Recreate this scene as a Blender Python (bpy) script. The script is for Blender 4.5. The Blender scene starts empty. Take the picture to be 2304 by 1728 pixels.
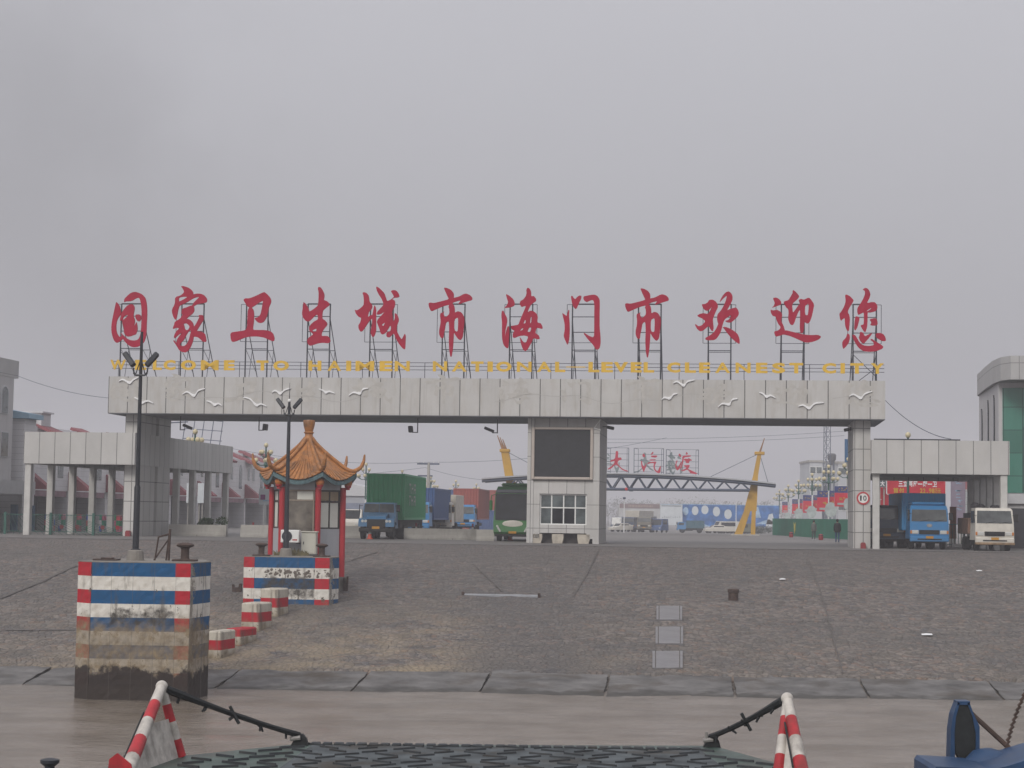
import bpy, bmesh, math, random
from mathutils import Vector, Matrix
random.seed(7)
SC = bpy.context.scene
COL = SC.collection
R = math.radians
# ---------------------------------------------------------------- camera
F = 4167.0                      # focal length in pixels of the 2304 px wide picture
ZE = 5.8                        # eye height above the river
TH = math.atan(296 / F)         # looking slightly up
RO = R(0.85)                    # the camera is held a little crooked
fw = Vector((0, math.cos(TH), math.sin(TH)))
u0 = Vector((0, -math.sin(TH), math.cos(TH)))
rt = Vector((1, 0, 0)) * math.cos(RO) + u0 * math.sin(RO)
up = u0 * math.cos(RO) - Vector((1, 0, 0)) * math.sin(RO)
EYE = Vector((0, 0, ZE))
cd = bpy.data.cameras.new('camera')
cam = bpy.data.objects.new('camera', cd)
COL.objects.link(cam)
cd.sensor_width = 36.0
cd.lens = 36.0 * F / 2304.0
cd.clip_start = 0.5
cd.clip_end = 6000
cam.matrix_world = Matrix(((rt.x, up.x, -fw.x, 0), (rt.y, up.y, -fw.y, 0), (rt.z, up.z, -fw.z, ZE), (0, 0, 0, 1)))
SC.camera = cam
# ---------------------------------------------------------------- light
SUN_EL, SUN_AZ = R(36), R(205)
w = bpy.data.worlds.new('World')
SC.world = w
w.use_nodes = True
nt = w.node_tree
nt.nodes.clear()
out = nt.nodes.new('ShaderNodeOutputWorld')
bg = nt.nodes.new('ShaderNodeBackground')
sky = nt.nodes.new('ShaderNodeTexSky')
sky.sky_type = 'NISHITA'
sky.sun_disc = False
sky.sun_elevation = SUN_EL
sky.sun_rotation = SUN_AZ
sky.air_density = 1.0
sky.dust_density = 6.0
sky.ozone_density = 1.0
hsv = nt.nodes.new('ShaderNodeHueSaturation')
hsv.inputs['Saturation'].default_value = 0.2
nt.links.new(sky.outputs[0], hsv.inputs['Color'])
# overcast layer: uneven thin cloud plus a drifting dark smudge of ship smoke low on the left
tc = nt.nodes.new('ShaderNodeTexCoord')
no = nt.nodes.new('ShaderNodeTexNoise')
no.inputs['Scale'].default_value = 3.5
no.inputs['Detail'].default_value = 4
nt.links.new(tc.outputs['Generated'], no.inputs['Vector'])
mr = nt.nodes.new('ShaderNodeMapRange')
mr.inputs[1].default_value = 0.3; mr.inputs[2].default_value = 0.7
mr.inputs[3].default_value = 0.98; mr.inputs[4].default_value = 1.02
nt.links.new(no.outputs['Fac'], mr.inputs[0])
sm = nt.nodes.new('ShaderNodeVectorMath'); sm.operation = 'DISTANCE'
mp = nt.nodes.new('ShaderNodeMapping'); mp.vector_type = 'POINT'
mp.inputs['Scale'].default_value = (1.0, 0.2, 0.75)
nt.links.new(tc.outputs['Generated'], mp.inputs['Vector'])
n2 = nt.nodes.new('ShaderNodeTexNoise'); n2.inputs['Scale'].default_value = 14; n2.inputs['Detail'].default_value = 5
nt.links.new(tc.outputs['Generated'], n2.inputs['Vector'])
av = nt.nodes.new('ShaderNodeVectorMath'); av.operation = 'MULTIPLY_ADD'
av.inputs[1].default_value = (0.11, 0.0, 0.11)
nt.links.new(n2.outputs['Color'], av.inputs[0]); nt.links.new(mp.outputs[0], av.inputs[2])
nt.links.new(av.outputs[0], sm.inputs[0])
sm.inputs[1].default_value = (-0.245 + 0.055, 0.19, 0.185 * 0.75 + 0.055)
mr2 = nt.nodes.new('ShaderNodeMapRange'); mr2.interpolation_type = 'SMOOTHSTEP'
mr2.inputs[1].default_value = 0.0; mr2.inputs[2].default_value = 0.135
mr2.inputs[3].default_value = 0.8; mr2.inputs[4].default_value = 1.0
nt.links.new(sm.outputs['Value'], mr2.inputs[0])
mu = nt.nodes.new('ShaderNodeMath'); mu.operation = 'MULTIPLY'
nt.links.new(mr.outputs[0], mu.inputs[0]); nt.links.new(mr2.outputs[0], mu.inputs[1])
cl = nt.nodes.new('ShaderNodeMix'); cl.data_type = 'RGBA'; cl.inputs[0].default_value = 0.85
cl.inputs[7].default_value = (3.2, 3.18, 3.42, 1)
nt.links.new(hsv.outputs[0], cl.inputs[6])
# an overcast sky is brighter overhead than at the horizon
sx3 = nt.nodes.new('ShaderNodeSeparateXYZ'); nt.links.new(tc.outputs['Generated'], sx3.inputs[0])
mz = nt.nodes.new('ShaderNodeMapRange'); mz.inputs[3].default_value = 1.0; mz.inputs[4].default_value = 3.3
nt.links.new(sx3.outputs[2], mz.inputs[0])
mu2 = nt.nodes.new('ShaderNodeMath'); mu2.operation = 'MULTIPLY'
nt.links.new(mu.outputs[0], mu2.inputs[0]); nt.links.new(mz.outputs[0], mu2.inputs[1])
vm = nt.nodes.new('ShaderNodeVectorMath'); vm.operation = 'SCALE'
nt.links.new(cl.outputs[2], vm.inputs[0]); nt.links.new(mu2.outputs[0], vm.inputs['Scale'])
nt.links.new(vm.outputs[0], bg.inputs['Color'])
bg.inputs['Strength'].default_value = 0.1
nt.links.new(bg.outputs[0], out.inputs[0])
sl = bpy.data.lights.new('sun', 'SUN'); sl.energy = 1.5; sl.angle = R(16); sl.color = (1, 0.96, 0.9)
so = bpy.data.objects.new('sun', sl); COL.objects.link(so)
sd = Vector((math.sin(SUN_AZ) * math.cos(SUN_EL), math.cos(SUN_AZ) * math.cos(SUN_EL), math.sin(SUN_EL)))
so.rotation_euler = sd.to_track_quat('Z', 'Y').to_euler()
SC.view_settings.view_transform = 'Standard'
SC.view_settings.look = 'None'
SC.view_settings.exposure = 0.0
SC.view_settings.gamma = 1.0
SC.cycles.volume_bounces = 1
SC.cycles.max_bounces = 8

# ---------------------------------------------------------------- places
A = R(7.0)                      # the gate and its road are turned by 7 degrees
ex = Vector((math.cos(A), -math.sin(A), 0)); ey = Vector((math.sin(A), math.cos(A), 0))
ZP = 4.16                       # level of the square above the river
G0 = Vector((0, 112, ZP))
RZ = -A
SLOPE = ZP / 43.3; Y_W = 60.7
def ray(px, py): return fw * F + rt * (px - 1152) - up * (py - 864)
def site(x, y, z=0): return G0 + ex * x + ey * y + Vector((0, 0, z))
def sp(px, py, sy):             # a point of the plane at depth sy behind the gate front, in gate coordinates
    d = ray(px, py); k = (sy - (EYE - G0).dot(ey)) / d.dot(ey); p = EYE + d * k - G0
    return Vector((p.dot(ex), sy, p.z))
def sx_(px, py, sx):             # a point of the plane at sx across the gate, in gate coordinates
    d = ray(px, py); k = (sx-(EYE-G0).dot(ex))/d.dot(ex); p = EYE+d*k-G0
    return Vector((sx, p.dot(ey), p.z))
def at(px, py, Y):
    d = ray(px, py); return EYE + d * (Y / d.y)
def onz(px, py, z=ZP):
    d = ray(px, py); return EYE + d * ((z - ZE) / d.z)
def ramp(px, py):
    d = ray(px, py); return EYE + d * ((-SLOPE * Y_W - ZE) / (d.z - SLOPE * d.y))
def gz(Y):                      # the square dips gently beyond the far truss gate
    for (a, za), (b, zb) in zip(((0, ZP), (195, ZP), (260, 3.7), (330, 3.2), (600, 3.0)), ((195, ZP), (260, 3.7), (330, 3.2), (600, 3.0), (1e5, 3.0))):
        if a <= Y <= b: return za+(zb-za)*(Y-a)/(b-a)
def rz_(Y): return (Y - Y_W) * SLOPE

# ---------------------------------------------------------------- mesh builder
class MB:
    def __init__(s): s.v = []; s.f = []; s.m = []; s.cur = 0
    def add(s, vs, fs, M=None):
        b = len(s.v)
        for p in vs:
            p = Vector(p); s.v.append(M @ p if M else p)
        for q in fs: s.f.append([b + i for i in q]); s.m.append(s.cur)
        return s
    def box(s, x0, x1, y0, y1, z0, z1, M=None):
        return s.add([(x0,y0,z0),(x1,y0,z0),(x1,y1,z0),(x0,y1,z0),(x0,y0,z1),(x1,y0,z1),(x1,y1,z1),(x0,y1,z1)],
                     [(3,2,1,0),(4,5,6,7),(0,1,5,4),(1,2,6,5),(2,3,7,6),(3,0,4,7)], M)
    def cbox(s, x0, x1, y0, y1, z0, z1, c=.03, M=None):    # box with chamfered edges
        P = []
        X = (x0, x1); Y = (y0, y1); Z = (z0, z1)
        vs = []; idx = {}
        for i in (0, 1):
            for j in (0, 1):
                for k in (0, 1):
                    sx = c if i == 0 else -c; sy = c if j == 0 else -c; sz = c if k == 0 else -c
                    for ax, p in ((0, (X[i], Y[j]+sy, Z[k]+sz)), (1, (X[i]+sx, Y[j], Z[k]+sz)), (2, (X[i]+sx, Y[j]+sy, Z[k]))):
                        idx[(i,j,k,ax)] = len(vs); vs.append(p)
        g = lambda i,j,k,a: idx[(i,j,k,a)]
        fs = []
        for e in (0, 1):
            fs += [[g(e,0,0,0),g(e,1,0,0),g(e,1,1,0),g(e,0,1,0)], [g(0,e,0,1),g(1,e,0,1),g(1,e,1,1),g(0,e,1,1)], [g(0,0,e,2),g(1,0,e,2),g(1,1,e,2),g(0,1,e,2)]]
        for a in (0, 1):
            for b in (0, 1):
                fs += [[g(0,a,b,1),g(1,a,b,1),g(1,a,b,2),g(0,a,b,2)], [g(a,0,b,0),g(a,1,b,0),g(a,1,b,2),g(a,0,b,2)], [g(a,b,0,0),g(a,b,1,0),g(a,b,1,1),g(a,b,0,1)]]
                for d in (0, 1): fs.append([g(a,b,d,0),g(a,b,d,1),g(a,b,d,2)])
        return s.add(vs, fs, M)
    def prism(s, poly, a0, a1, axis='y', M=None):
        n = len(poly); vs = []
        for a in (a0, a1):
            for p, q in poly:
                vs.append({'y': (p, a, q), 'x': (a, p, q), 'z': (p, q, a)}[axis])
        fs = [list(range(n)), list(range(2*n-1, n-1, -1))] + [(i, (i+1) % n, n+(i+1) % n, n+i) for i in range(n)]
        return s.add(vs, fs, M)
    def tube(s, p0, p1, r0, r1=None, n=8, M=None):
        p0 = Vector(p0); p1 = Vector(p1); r1 = r0 if r1 is None else r1
        d = (p1 - p0).normalized(); a = d.orthogonal().normalized(); b = d.cross(a)
        vs = []
        for p, r in ((p0, r0), (p1, r1)):
            for i in range(n):
                t = 2*math.pi*(i+.5)/n; vs.append(p + (a*math.cos(t)+b*math.sin(t))*r)
        return s.add(vs, [(i,(i+1) % n,n+(i+1) % n,n+i) for i in range(n)] + [list(range(n))[::-1], list(range(n, 2*n))], M)
    def path(s, pts, rad, n=6, M=None):
        for i in range(len(pts)-1):
            r0 = rad[i] if isinstance(rad, (list, tuple)) else rad
            r1 = rad[i+1] if isinstance(rad, (list, tuple)) else rad
            s.tube(pts[i], pts[i+1], r0, r1, n, M)
        return s
    def lathe(s, prof, n=16, c=(0,0,0), M=None):
        vs = []; m = len(prof)
        for r, z in prof:
            for i in range(n):
                t = 2*math.pi*i/n; vs.append((c[0]+r*math.cos(t), c[1]+r*math.sin(t), c[2]+z))
        fs = [(j*n+i, j*n+(i+1) % n, (j+1)*n+(i+1) % n, (j+1)*n+i) for j in range(m-1) for i in range(n)]
        fs += [list(range(n))[::-1], list(range((m-1)*n, m*n))]
        return s.add(vs, fs, M)
    def ball(s, c, r, n=10, sz=1.0, M=None):
        prof = [(r*math.sin(math.pi*(j+.001)/(n-.998+1e-9)) if 0 < j < n-1 else .002, -r*sz*math.cos(math.pi*j/(n-1))) for j in range(n)]
        return s.lathe(prof, n, c, M)
    def grid(s, fn, nu, nv, M=None):
        vs = [fn(i/nu, j/nv) for j in range(nv+1) for i in range(nu+1)]
        return s.add(vs, [(j*(nu+1)+i, j*(nu+1)+i+1, (j+1)*(nu+1)+i+1, (j+1)*(nu+1)+i) for j in range(nv) for i in range(nu)], M)
    def build(s, name, mat, parent=None, smooth=False, label=None, recalc=True):
        me = bpy.data.meshes.new(name)
        me.from_pydata(s.v, [], s.f)
        for m in (mat if isinstance(mat, (list, tuple)) else [mat]): me.materials.append(m)
        if isinstance(mat, (list, tuple)):
            for p, i in zip(me.polygons, s.m): p.material_index = i
        me.update()
        if recalc:
            bm = bmesh.new(); bm.from_mesh(me); bmesh.ops.recalc_face_normals(bm, faces=bm.faces); bm.to_mesh(me); bm.free()
        if smooth:
            for p in me.polygons: p.use_smooth = True
            try: me.set_sharp_from_angle(angle=R(40))
            except Exception: pass
        return link(name, me, parent, label)
def link(name, me, parent=None, label=None):
    o = bpy.data.objects.new(name, me); COL.objects.link(o)
    if parent: o.parent = parent
    if label: o['label'] = label
    return o
def tag(o, label, cat, group=None):
    o['label'] = label; o['category'] = cat
    if group: o['group'] = group
    return o
def thing(name, label, cat, loc=(0,0,0), rz=0.0, group=None):
    o = bpy.data.objects.new(name, None); COL.objects.link(o)
    o.empty_display_size = .2; o.location = loc; o.rotation_euler = (0, 0, rz)
    return tag(o, label, cat, group)
def struct(o, kind='structure'):
    o['kind'] = kind; return o
def copy_tree(o, label=None, loc=None, rz=None, parent=None):
    c = o.copy(); COL.objects.link(c)
    if parent: c.parent = parent
    if label: c['label'] = label
    if loc is not None: c.location = loc
    if rz is not None: c.rotation_euler = (0, 0, rz)
    for ch in list(o.children): copy_tree(ch, parent=c)
    return c
_glyph = {}
def glyph(ch, offset=0.0):      # one character of the built-in font as flat polygons
    k = (ch, offset)
    if k not in _glyph:
        cu = bpy.data.curves.new('text', 'FONT'); cu.body = ch; cu.extrude = 0.03; cu.offset = offset; cu.resolution_u = 3
        o = bpy.data.objects.new('text', cu); COL.objects.link(o)
        bpy.context.view_layer.update()
        me = bpy.data.meshes.new_from_object(o.evaluated_get(bpy.context.evaluated_depsgraph_get()))
        vs = [v.co.copy() for v in me.vertices]; fs = [list(p.vertices) for p in me.polygons]
        bpy.data.objects.remove(o); bpy.data.curves.remove(cu); bpy.data.meshes.remove(me)
        _glyph[k] = (vs, fs)
    return _glyph[k]
def put_text(mb, text, x0, x1, z0, z1, y, depth=.02, offset=0.0, weights=None):   # text in the xz plane facing -y
    n = len(text); wch = (x1-x0)/n
    for i, ch in enumerate(text):
        if ch == ' ': continue
        put_glyph(mb, ch, x0+wch*i+wch*.06, x0+wch*(i+1)-wch*.06, z0, z1, y, depth, offset)
def put_glyph(mb, ch, x0, x1, z0, z1, y, depth=.02, offset=0.0):
    vs, fs = glyph(ch, offset)
    if not vs: return
    a0 = min(v.x for v in vs); a1 = max(v.x for v in vs); b0 = min(v.y for v in vs); b1 = max(v.y for v in vs)
    if ch in '一-—.': # flat signs keep their own height
        s_ = (z1-z0)/.72; zc = (z0+z1)/2; h = (b1-b0)*s_/2
        z0, z1 = (z0, z0+2*h) if ch == '.' else (zc-h, zc+h)
        if ch == '.': xc = (x0+x1)/2; x0, x1 = xc-h, xc+h
    elif ch in '1':
        xc = (x0+x1)/2; hw = (x1-x0)*.3; x0, x1 = xc-hw, xc+hw
    mb.add([(x0+(v.x-a0)/max(a1-a0,1e-4)*(x1-x0), y-(v.z/.03)*depth/2, z0+(v.y-b0)/max(b1-b0,1e-4)*(z1-z0)) for v in vs], fs)
def smooth_poly(pts, it=1):
    for _ in range(it):
        q = []
        for i in range(len(pts)):
            a = pts[i]; b = pts[(i+1) % len(pts)]
            q += [(a[0]*.8+b[0]*.2, a[1]*.8+b[1]*.2), (a[0]*.2+b[0]*.8, a[1]*.2+b[1]*.8)]
        pts = q
    return pts
def outline_mesh(loops, depth): # closed outlines (holes allowed) filled and given thickness, lying in xz
    cu = bpy.data.curves.new('outline', 'CURVE'); cu.dimensions = '2D'; cu.fill_mode = 'BOTH'; cu.extrude = depth/2
    for L in loops:
        sp_ = cu.splines.new('POLY'); sp_.points.add(len(L)-1)
        for p, q in zip(sp_.points, L): p.co = (q[0], q[1], 0, 1)
        sp_.use_cyclic_u = True
    o = bpy.data.objects.new('outline', cu); COL.objects.link(o)
    bpy.context.view_layer.update()
    me = bpy.data.meshes.new_from_object(o.evaluated_get(bpy.context.evaluated_depsgraph_get()))
    vs = [(v.co.x, -v.co.z, v.co.y) for v in me.vertices]; fs = [list(p.vertices) for p in me.polygons]
    bpy.data.objects.remove(o); bpy.data.curves.remove(cu); bpy.data.meshes.remove(me)
    return vs, fs

# ---------------------------------------------------------------- materials
def _new(name):
    m = bpy.data.materials.new(name); m.use_nodes = True
    n = m.node_tree; b = n.nodes['Principled BSDF']
    return m, n, b
def _noise(n, scale, detail=5, vec=None, rough=.6):
    t = n.nodes.new('ShaderNodeTexNoise'); t.inputs['Scale'].default_value = scale; t.inputs['Detail'].default_value = detail
    t.inputs['Roughness'].default_value = rough
    if vec is None:
        c = n.nodes.new('ShaderNodeTexCoord'); vec = c.outputs['Object']
    n.links.new(vec, t.inputs['Vector']); return t
def _math(n, op, a, b=None, c=None):
    m = n.nodes.new('ShaderNodeMath'); m.operation = op
    for i, x in enumerate((a, b, c)):
        if x is None: continue
        if isinstance(x, (int, float)): m.inputs[i].default_value = x
        else: n.links.new(x, m.inputs[i])
    return m.outputs[0]
def _mix(n, fac, a, b, mode='MIX'):
    m = n.nodes.new('ShaderNodeMix'); m.data_type = 'RGBA'; m.blend_type = mode
    for i, x in ((0, fac), (6, a), (7, b)):
        if isinstance(x, (int, float)): m.inputs[i].default_value = x
        elif isinstance(x, tuple): m.inputs[i].default_value = x if len(x) == 4 else (*x, 1)
        else: n.links.new(x, m.inputs[i])
    return m.outputs[2]
def _map(n, v, a, b, c, d, smooth=False):
    m = n.nodes.new('ShaderNodeMapRange')
    if smooth: m.interpolation_type = 'SMOOTHSTEP'
    n.links.new(v, m.inputs[0])
    for i, x in enumerate((a, b, c, d)): m.inputs[1+i].default_value = x
    return m.outputs[0]
def _xyz(n, out='Object'):
    c = n.nodes.new('ShaderNodeTexCoord'); x = n.nodes.new('ShaderNodeSeparateXYZ')
    n.links.new(c.outputs[out], x.inputs[0]); return x.outputs, c.outputs[out]
def _scaled(n, vec, sx, sy, sz):
    m = n.nodes.new('ShaderNodeMapping'); m.inputs['Scale'].default_value = (sx, sy, sz)
    n.links.new(vec, m.inputs['Vector']); return m.outputs[0]
def mat(name, col, rough=.7, var=.18, scale=2.0, bump=0.0, metal=0.0, spec=.3, grime=0.0, coat=0.0, streak=0.0):
    m, n, b = _new(name)
    t = _noise(n, scale)
    f = _map(n, t.outputs['Fac'], .3, .7, 1-var, 1+var)
    c = n.nodes.new('ShaderNodeVectorMath'); c.operation = 'SCALE'; c.inputs[0].default_value = col
    n.links.new(f, c.inputs['Scale']); o = c.outputs[0]
    if grime:
        t2 = _noise(n, scale*.6, 8); g = _map(n, t2.outputs['Fac'], .5, .68, 0, grime)
        o = _mix(n, g, o, (.06, .048, .036))
    if streak:
        x, vec = _xyz(n)
        t3 = _noise(n, 1.0, 4, _scaled(n, vec, 5, 5, .35)); g = _map(n, t3.outputs['Fac'], .5, .75, 0, streak)
        o = _mix(n, g, o, (.07, .06, .05))
    n.links.new(o, b.inputs['Base Color'])
    b.inputs['Roughness'].default_value = rough; b.inputs['Metallic'].default_value = metal
    b.inputs['Specular IOR Level'].default_value = spec; b.inputs['Coat Weight'].default_value = coat
    if bump:
        bp = n.nodes.new('ShaderNodeBump'); bp.inputs['Strength'].default_value = bump; bp.inputs['Distance'].default_value = .02
        t4 = _noise(n, scale*8, 6); n.links.new(t4.outputs['Fac'], bp.inputs['Height']); n.links.new(bp.outputs[0], b.inputs['Normal'])
    return m
def panel_mat(name, col, px=0, py=0, pz=0, ox=0, oy=0, oz=0, wd=.035, line=.35, rough=.55, var=.06, stain=.25, tint=(.75,.68,.6)):
    # cladding: panels separated by dark joints, each panel a slightly different shade, weathered
    m, n, b = _new(name)
    (x, y, z), vec = _xyz(n)
    g = n.nodes.new('ShaderNodeTexCoord'); sn = n.nodes.new('ShaderNodeSeparateXYZ'); n.links.new(g.outputs['Normal'], sn.inputs[0])
    def cell(v, p, o):
        q = _math(n, 'DIVIDE', _math(n, 'SUBTRACT', v, o), p)
        fr = _math(n, 'SUBTRACT', q, _math(n, 'FLOOR', q))
        d = _math(n, 'MULTIPLY', _math(n, 'MINIMUM', fr, _math(n, 'SUBTRACT', 1.0, fr)), p)
        return _math(n, 'LESS_THAN', d, wd/2), _math(n, 'FLOOR', q)
    L = None; ids = []
    for v, p, o, k in ((x, px, ox, 0), (y, py, oy, 1), (z, pz, oz, 2)):
        if not p: continue
        l, i = cell(v, p, o)
        if k < 2:
            side = _math(n, 'LESS_THAN', _math(n, 'ABSOLUTE', sn.outputs[k]), .5); l = _math(n, 'MULTIPLY', l, side)
        ids.append(i); L = l if L is None else _math(n, 'MAXIMUM', L, l)
    cmb = n.nodes.new('ShaderNodeCombineXYZ')
    for k, i in enumerate(ids): n.links.new(i, cmb.inputs[k])
    wn = n.nodes.new('ShaderNodeTexWhiteNoise'); n.links.new(cmb.outputs[0], wn.inputs['Vector'])
    f = _map(n, wn.outputs['Value'], 0, 1, 1-var, 1+var)
    t = _noise(n, .9, 8, _scaled(n, vec, 1, 1, .6)); f = _math(n, 'MULTIPLY', f, _map(n, t.outputs['Fac'], .35, .65, .94, 1.05))
    c = n.nodes.new('ShaderNodeVectorMath'); c.operation = 'SCALE'; c.inputs[0].default_value = col; n.links.new(f, c.inputs['Scale'])
    t3 = _noise(n, 1.0, 6, _scaled(n, vec, 2.2, 2.2, .5)); gs = _map(n, t3.outputs['Fac'], .48, .72, 0, stain)
    o = _mix(n, gs, c.outputs[0], tuple(a*k for a, k in zip(col, tint)))
    t5 = _noise(n, 1.0, 5, _scaled(n, vec, 7, 7, .28)); gs = _map(n, t5.outputs['Fac'], .56, .8, 0, stain*.9)
    o = _mix(n, gs, o, tuple(a*k*.75 for a, k in zip(col, tint)))
    if L is not None: o = _mix(n, L, o, tuple(a*line for a in col))
    n.links.new(o, b.inputs['Base Color']); b.inputs['Roughness'].default_value = rough
    b.inputs['Specular IOR Level'].default_value = .3
    return m
def glass_mat(name, col=(.03,.04,.045), rough=.08, spec=.6):
    m, n, b = _new(name)
    t = _noise(n, 1.4, 3); f = _map(n, t.outputs['Fac'], .35, .65, .6, 1.5)
    c = n.nodes.new('ShaderNodeVectorMath'); c.operation = 'SCALE'; c.inputs[0].default_value = col; n.links.new(f, c.inputs['Scale'])
    n.links.new(c.outputs[0], b.inputs['Base Color']); b.inputs['Roughness'].default_value = rough; b.inputs['Specular IOR Level'].default_value = spec
    return m
def paint(name, col, dirt=.35, rough=.35):     # vehicle paint, dusty low down
    m, n, b = _new(name)
    (x, y, z), vec = _xyz(n)
    t = _noise(n, 2.2, 8); d = _map(n, t.outputs['Fac'], .4, .7, 0, dirt)
    low = _map(n, z, .3, 1.6, dirt*.9, 0.0)
    fac = _math(n, 'MAXIMUM', d, _math(n, 'MULTIPLY', low, _map(n, t.outputs['Fac'], .2, .6, .4, 1)))
    o = _mix(n, fac, (*col, 1), (.13, .115, .095))
    n.links.new(o, b.inputs['Base Color'])
    n.links.new(_math(n, 'ADD', _math(n, 'MULTIPLY', fac, .5), rough), b.inputs['Roughness'])
    b.inputs['Specular IOR Level'].default_value = .45
    return m
# ================================================================ THE SETTING
def ground_mat():
    m, n, b = _new('square_paving')
    (x, y, z), vec = _xyz(n)
    t = _noise(n, .25, 8); t2 = _noise(n, .05, 4)
    o = _mix(n, _map(n, t.outputs['Fac'], .35, .65, 0, 1), (.1, .091, .085), (.14, .13, .121))
    o = _mix(n, _map(n, t2.outputs['Fac'], .4, .6, 0, .5), o, (.165, .157, .15))
    n.links.new(o, b.inputs['Base Color']); b.inputs['Roughness'].default_value = .7
    return m
g = MB()
ys = [103.95, 110, 125, 150, 195, 260, 330, 600, 900, 1800]
for a, b_ in zip(ys, ys[1:]): g.add([(-900,a,gz(a)),(900,a,gz(a)),(900,b_,gz(b_)),(-900,b_,gz(b_))], [(0,1,2,3)])
struct(g.build('ground', ground_mat()))

def ramp_mat():
    m, n, b = _new('ramp_stone')
    (x, y, z), vec = _xyz(n)
    v = n.nodes.new('ShaderNodeTexVoronoi'); v.feature = 'F1'; v.inputs['Scale'].default_value = 1.0
    sv = _scaled(n, vec, 4.6, 3.4, .4)
    dn = _noise(n, 1.5, 3); dd = n.nodes.new('ShaderNodeVectorMath'); dd.operation = 'MULTIPLY_ADD'
    dd.inputs[1].default_value = (.9, .9, 0); n.links.new(dn.outputs['Color'], dd.inputs[0]); n.links.new(sv, dd.inputs[2])
    n.links.new(dd.outputs[0], v.inputs['Vector'])
    ve = n.nodes.new('ShaderNodeTexVoronoi'); ve.feature = 'DISTANCE_TO_EDGE'; ve.inputs['Scale'].default_value = 1.0
    n.links.new(dd.outputs[0], ve.inputs['Vector'])
    sc = n.nodes.new('ShaderNodeSeparateColor'); n.links.new(v.outputs['Color'], sc.inputs[0])
    o = _mix(n, _map(n, sc.outputs[0], .1, .9, 0, 1), (.08, .069, .06), (.18, .154, .134))
    o = _mix(n, _map(n, sc.outputs[1], .75, .95, 0, .7), o, (.17, .108, .078))
    o = _mix(n, _map(n, sc.outputs[2], .8, .95, 0, .6), o, (.075, .078, .086))
    big = _noise(n, .12, 6); o = _mix(n, _map(n, big.outputs['Fac'], .42, .6, 0, .5), o, (.078, .074, .07))
    mid = _noise(n, .8, 8); o = _mix(n, _map(n, mid.outputs['Fac'], .52, .72, 0, .6), o, (.055, .049, .044))
    # yellow silt left by the river on the lower left half
    wy = _map(n, y, 62, 84, 1, 0); wx = _map(n, x, -2, 5, 1, .18); wl = _map(n, x, -17, -12, .35, 1)
    sil = _noise(n, .5, 8); sf = _math(n, 'MULTIPLY', _math(n, 'MULTIPLY', wy, _math(n, 'MULTIPLY', wx, wl)), _map(n, sil.outputs['Fac'], .38, .6, 0, 1))
    o = _mix(n, _math(n, 'MULTIPLY', sf, .9), o, (.27, .212, .135))
    # damp greyer stone on the flattened upper part
    up_ = _math(n, 'MULTIPLY', _map(n, y, 90, 104, 0, 1), .55); o = _mix(n, up_, o, (.118, .104, .095))
    # wet dark track down the middle where vehicles drive aboard
    tr = _math(n, 'MULTIPLY', _map(n, _math(n, 'ABSOLUTE', _math(n, 'SUBTRACT', x, .6)), .6, 3.6, 1, 0, True), _map(n, y, 64, 95, .95, 0))
    tr = _math(n, 'MULTIPLY', tr, _map(n, sil.outputs['Fac'], .4, .6, .3, 1)); o = _mix(n, tr, o, (.06, .058, .062))
    e = _map(n, ve.outputs['Distance'], 0, .09, .75, 1.0)
    sc2 = n.nodes.new('ShaderNodeVectorMath'); sc2.operation = 'SCALE'; n.links.new(o, sc2.inputs[0]); n.links.new(e, sc2.inputs['Scale'])
    n.links.new(sc2.outputs[0], b.inputs['Base Color']); b.inputs['Roughness'].default_value = .75
    bp = n.nodes.new('ShaderNodeBump'); bp.inputs['Strength'].default_value = .9; bp.inputs['Distance'].default_value = .06
    hh = _math(n, 'ADD', _map(n, ve.outputs['Distance'], 0, .22, 0, 1), _math(n, 'MULTIPLY', mid.outputs['Fac'], .8))
    n.links.new(hh, bp.inputs['Height']); n.links.new(bp.outputs[0], b.inputs['Normal'])
    return m
rr = random.Random(3)
NX, NY = 150, 110
hts = [[rr.uniform(-.028, .028) for i in range(NX+1)] for j in range(NY+1)]
def rampf(u, v):
    X = -55 + 110*u; Y = 52 + (104.2-52)*v
    k = hts[round(v*NY)][round(u*NX)]
    return (X, Y, min(rz_(Y), ZP) + (k if Y < 103 else -.004) - (.14 if Y < 64.7 else 0))
struct(MB().grid(rampf, NX, NY).build('ramp', ramp_mat()))

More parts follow.
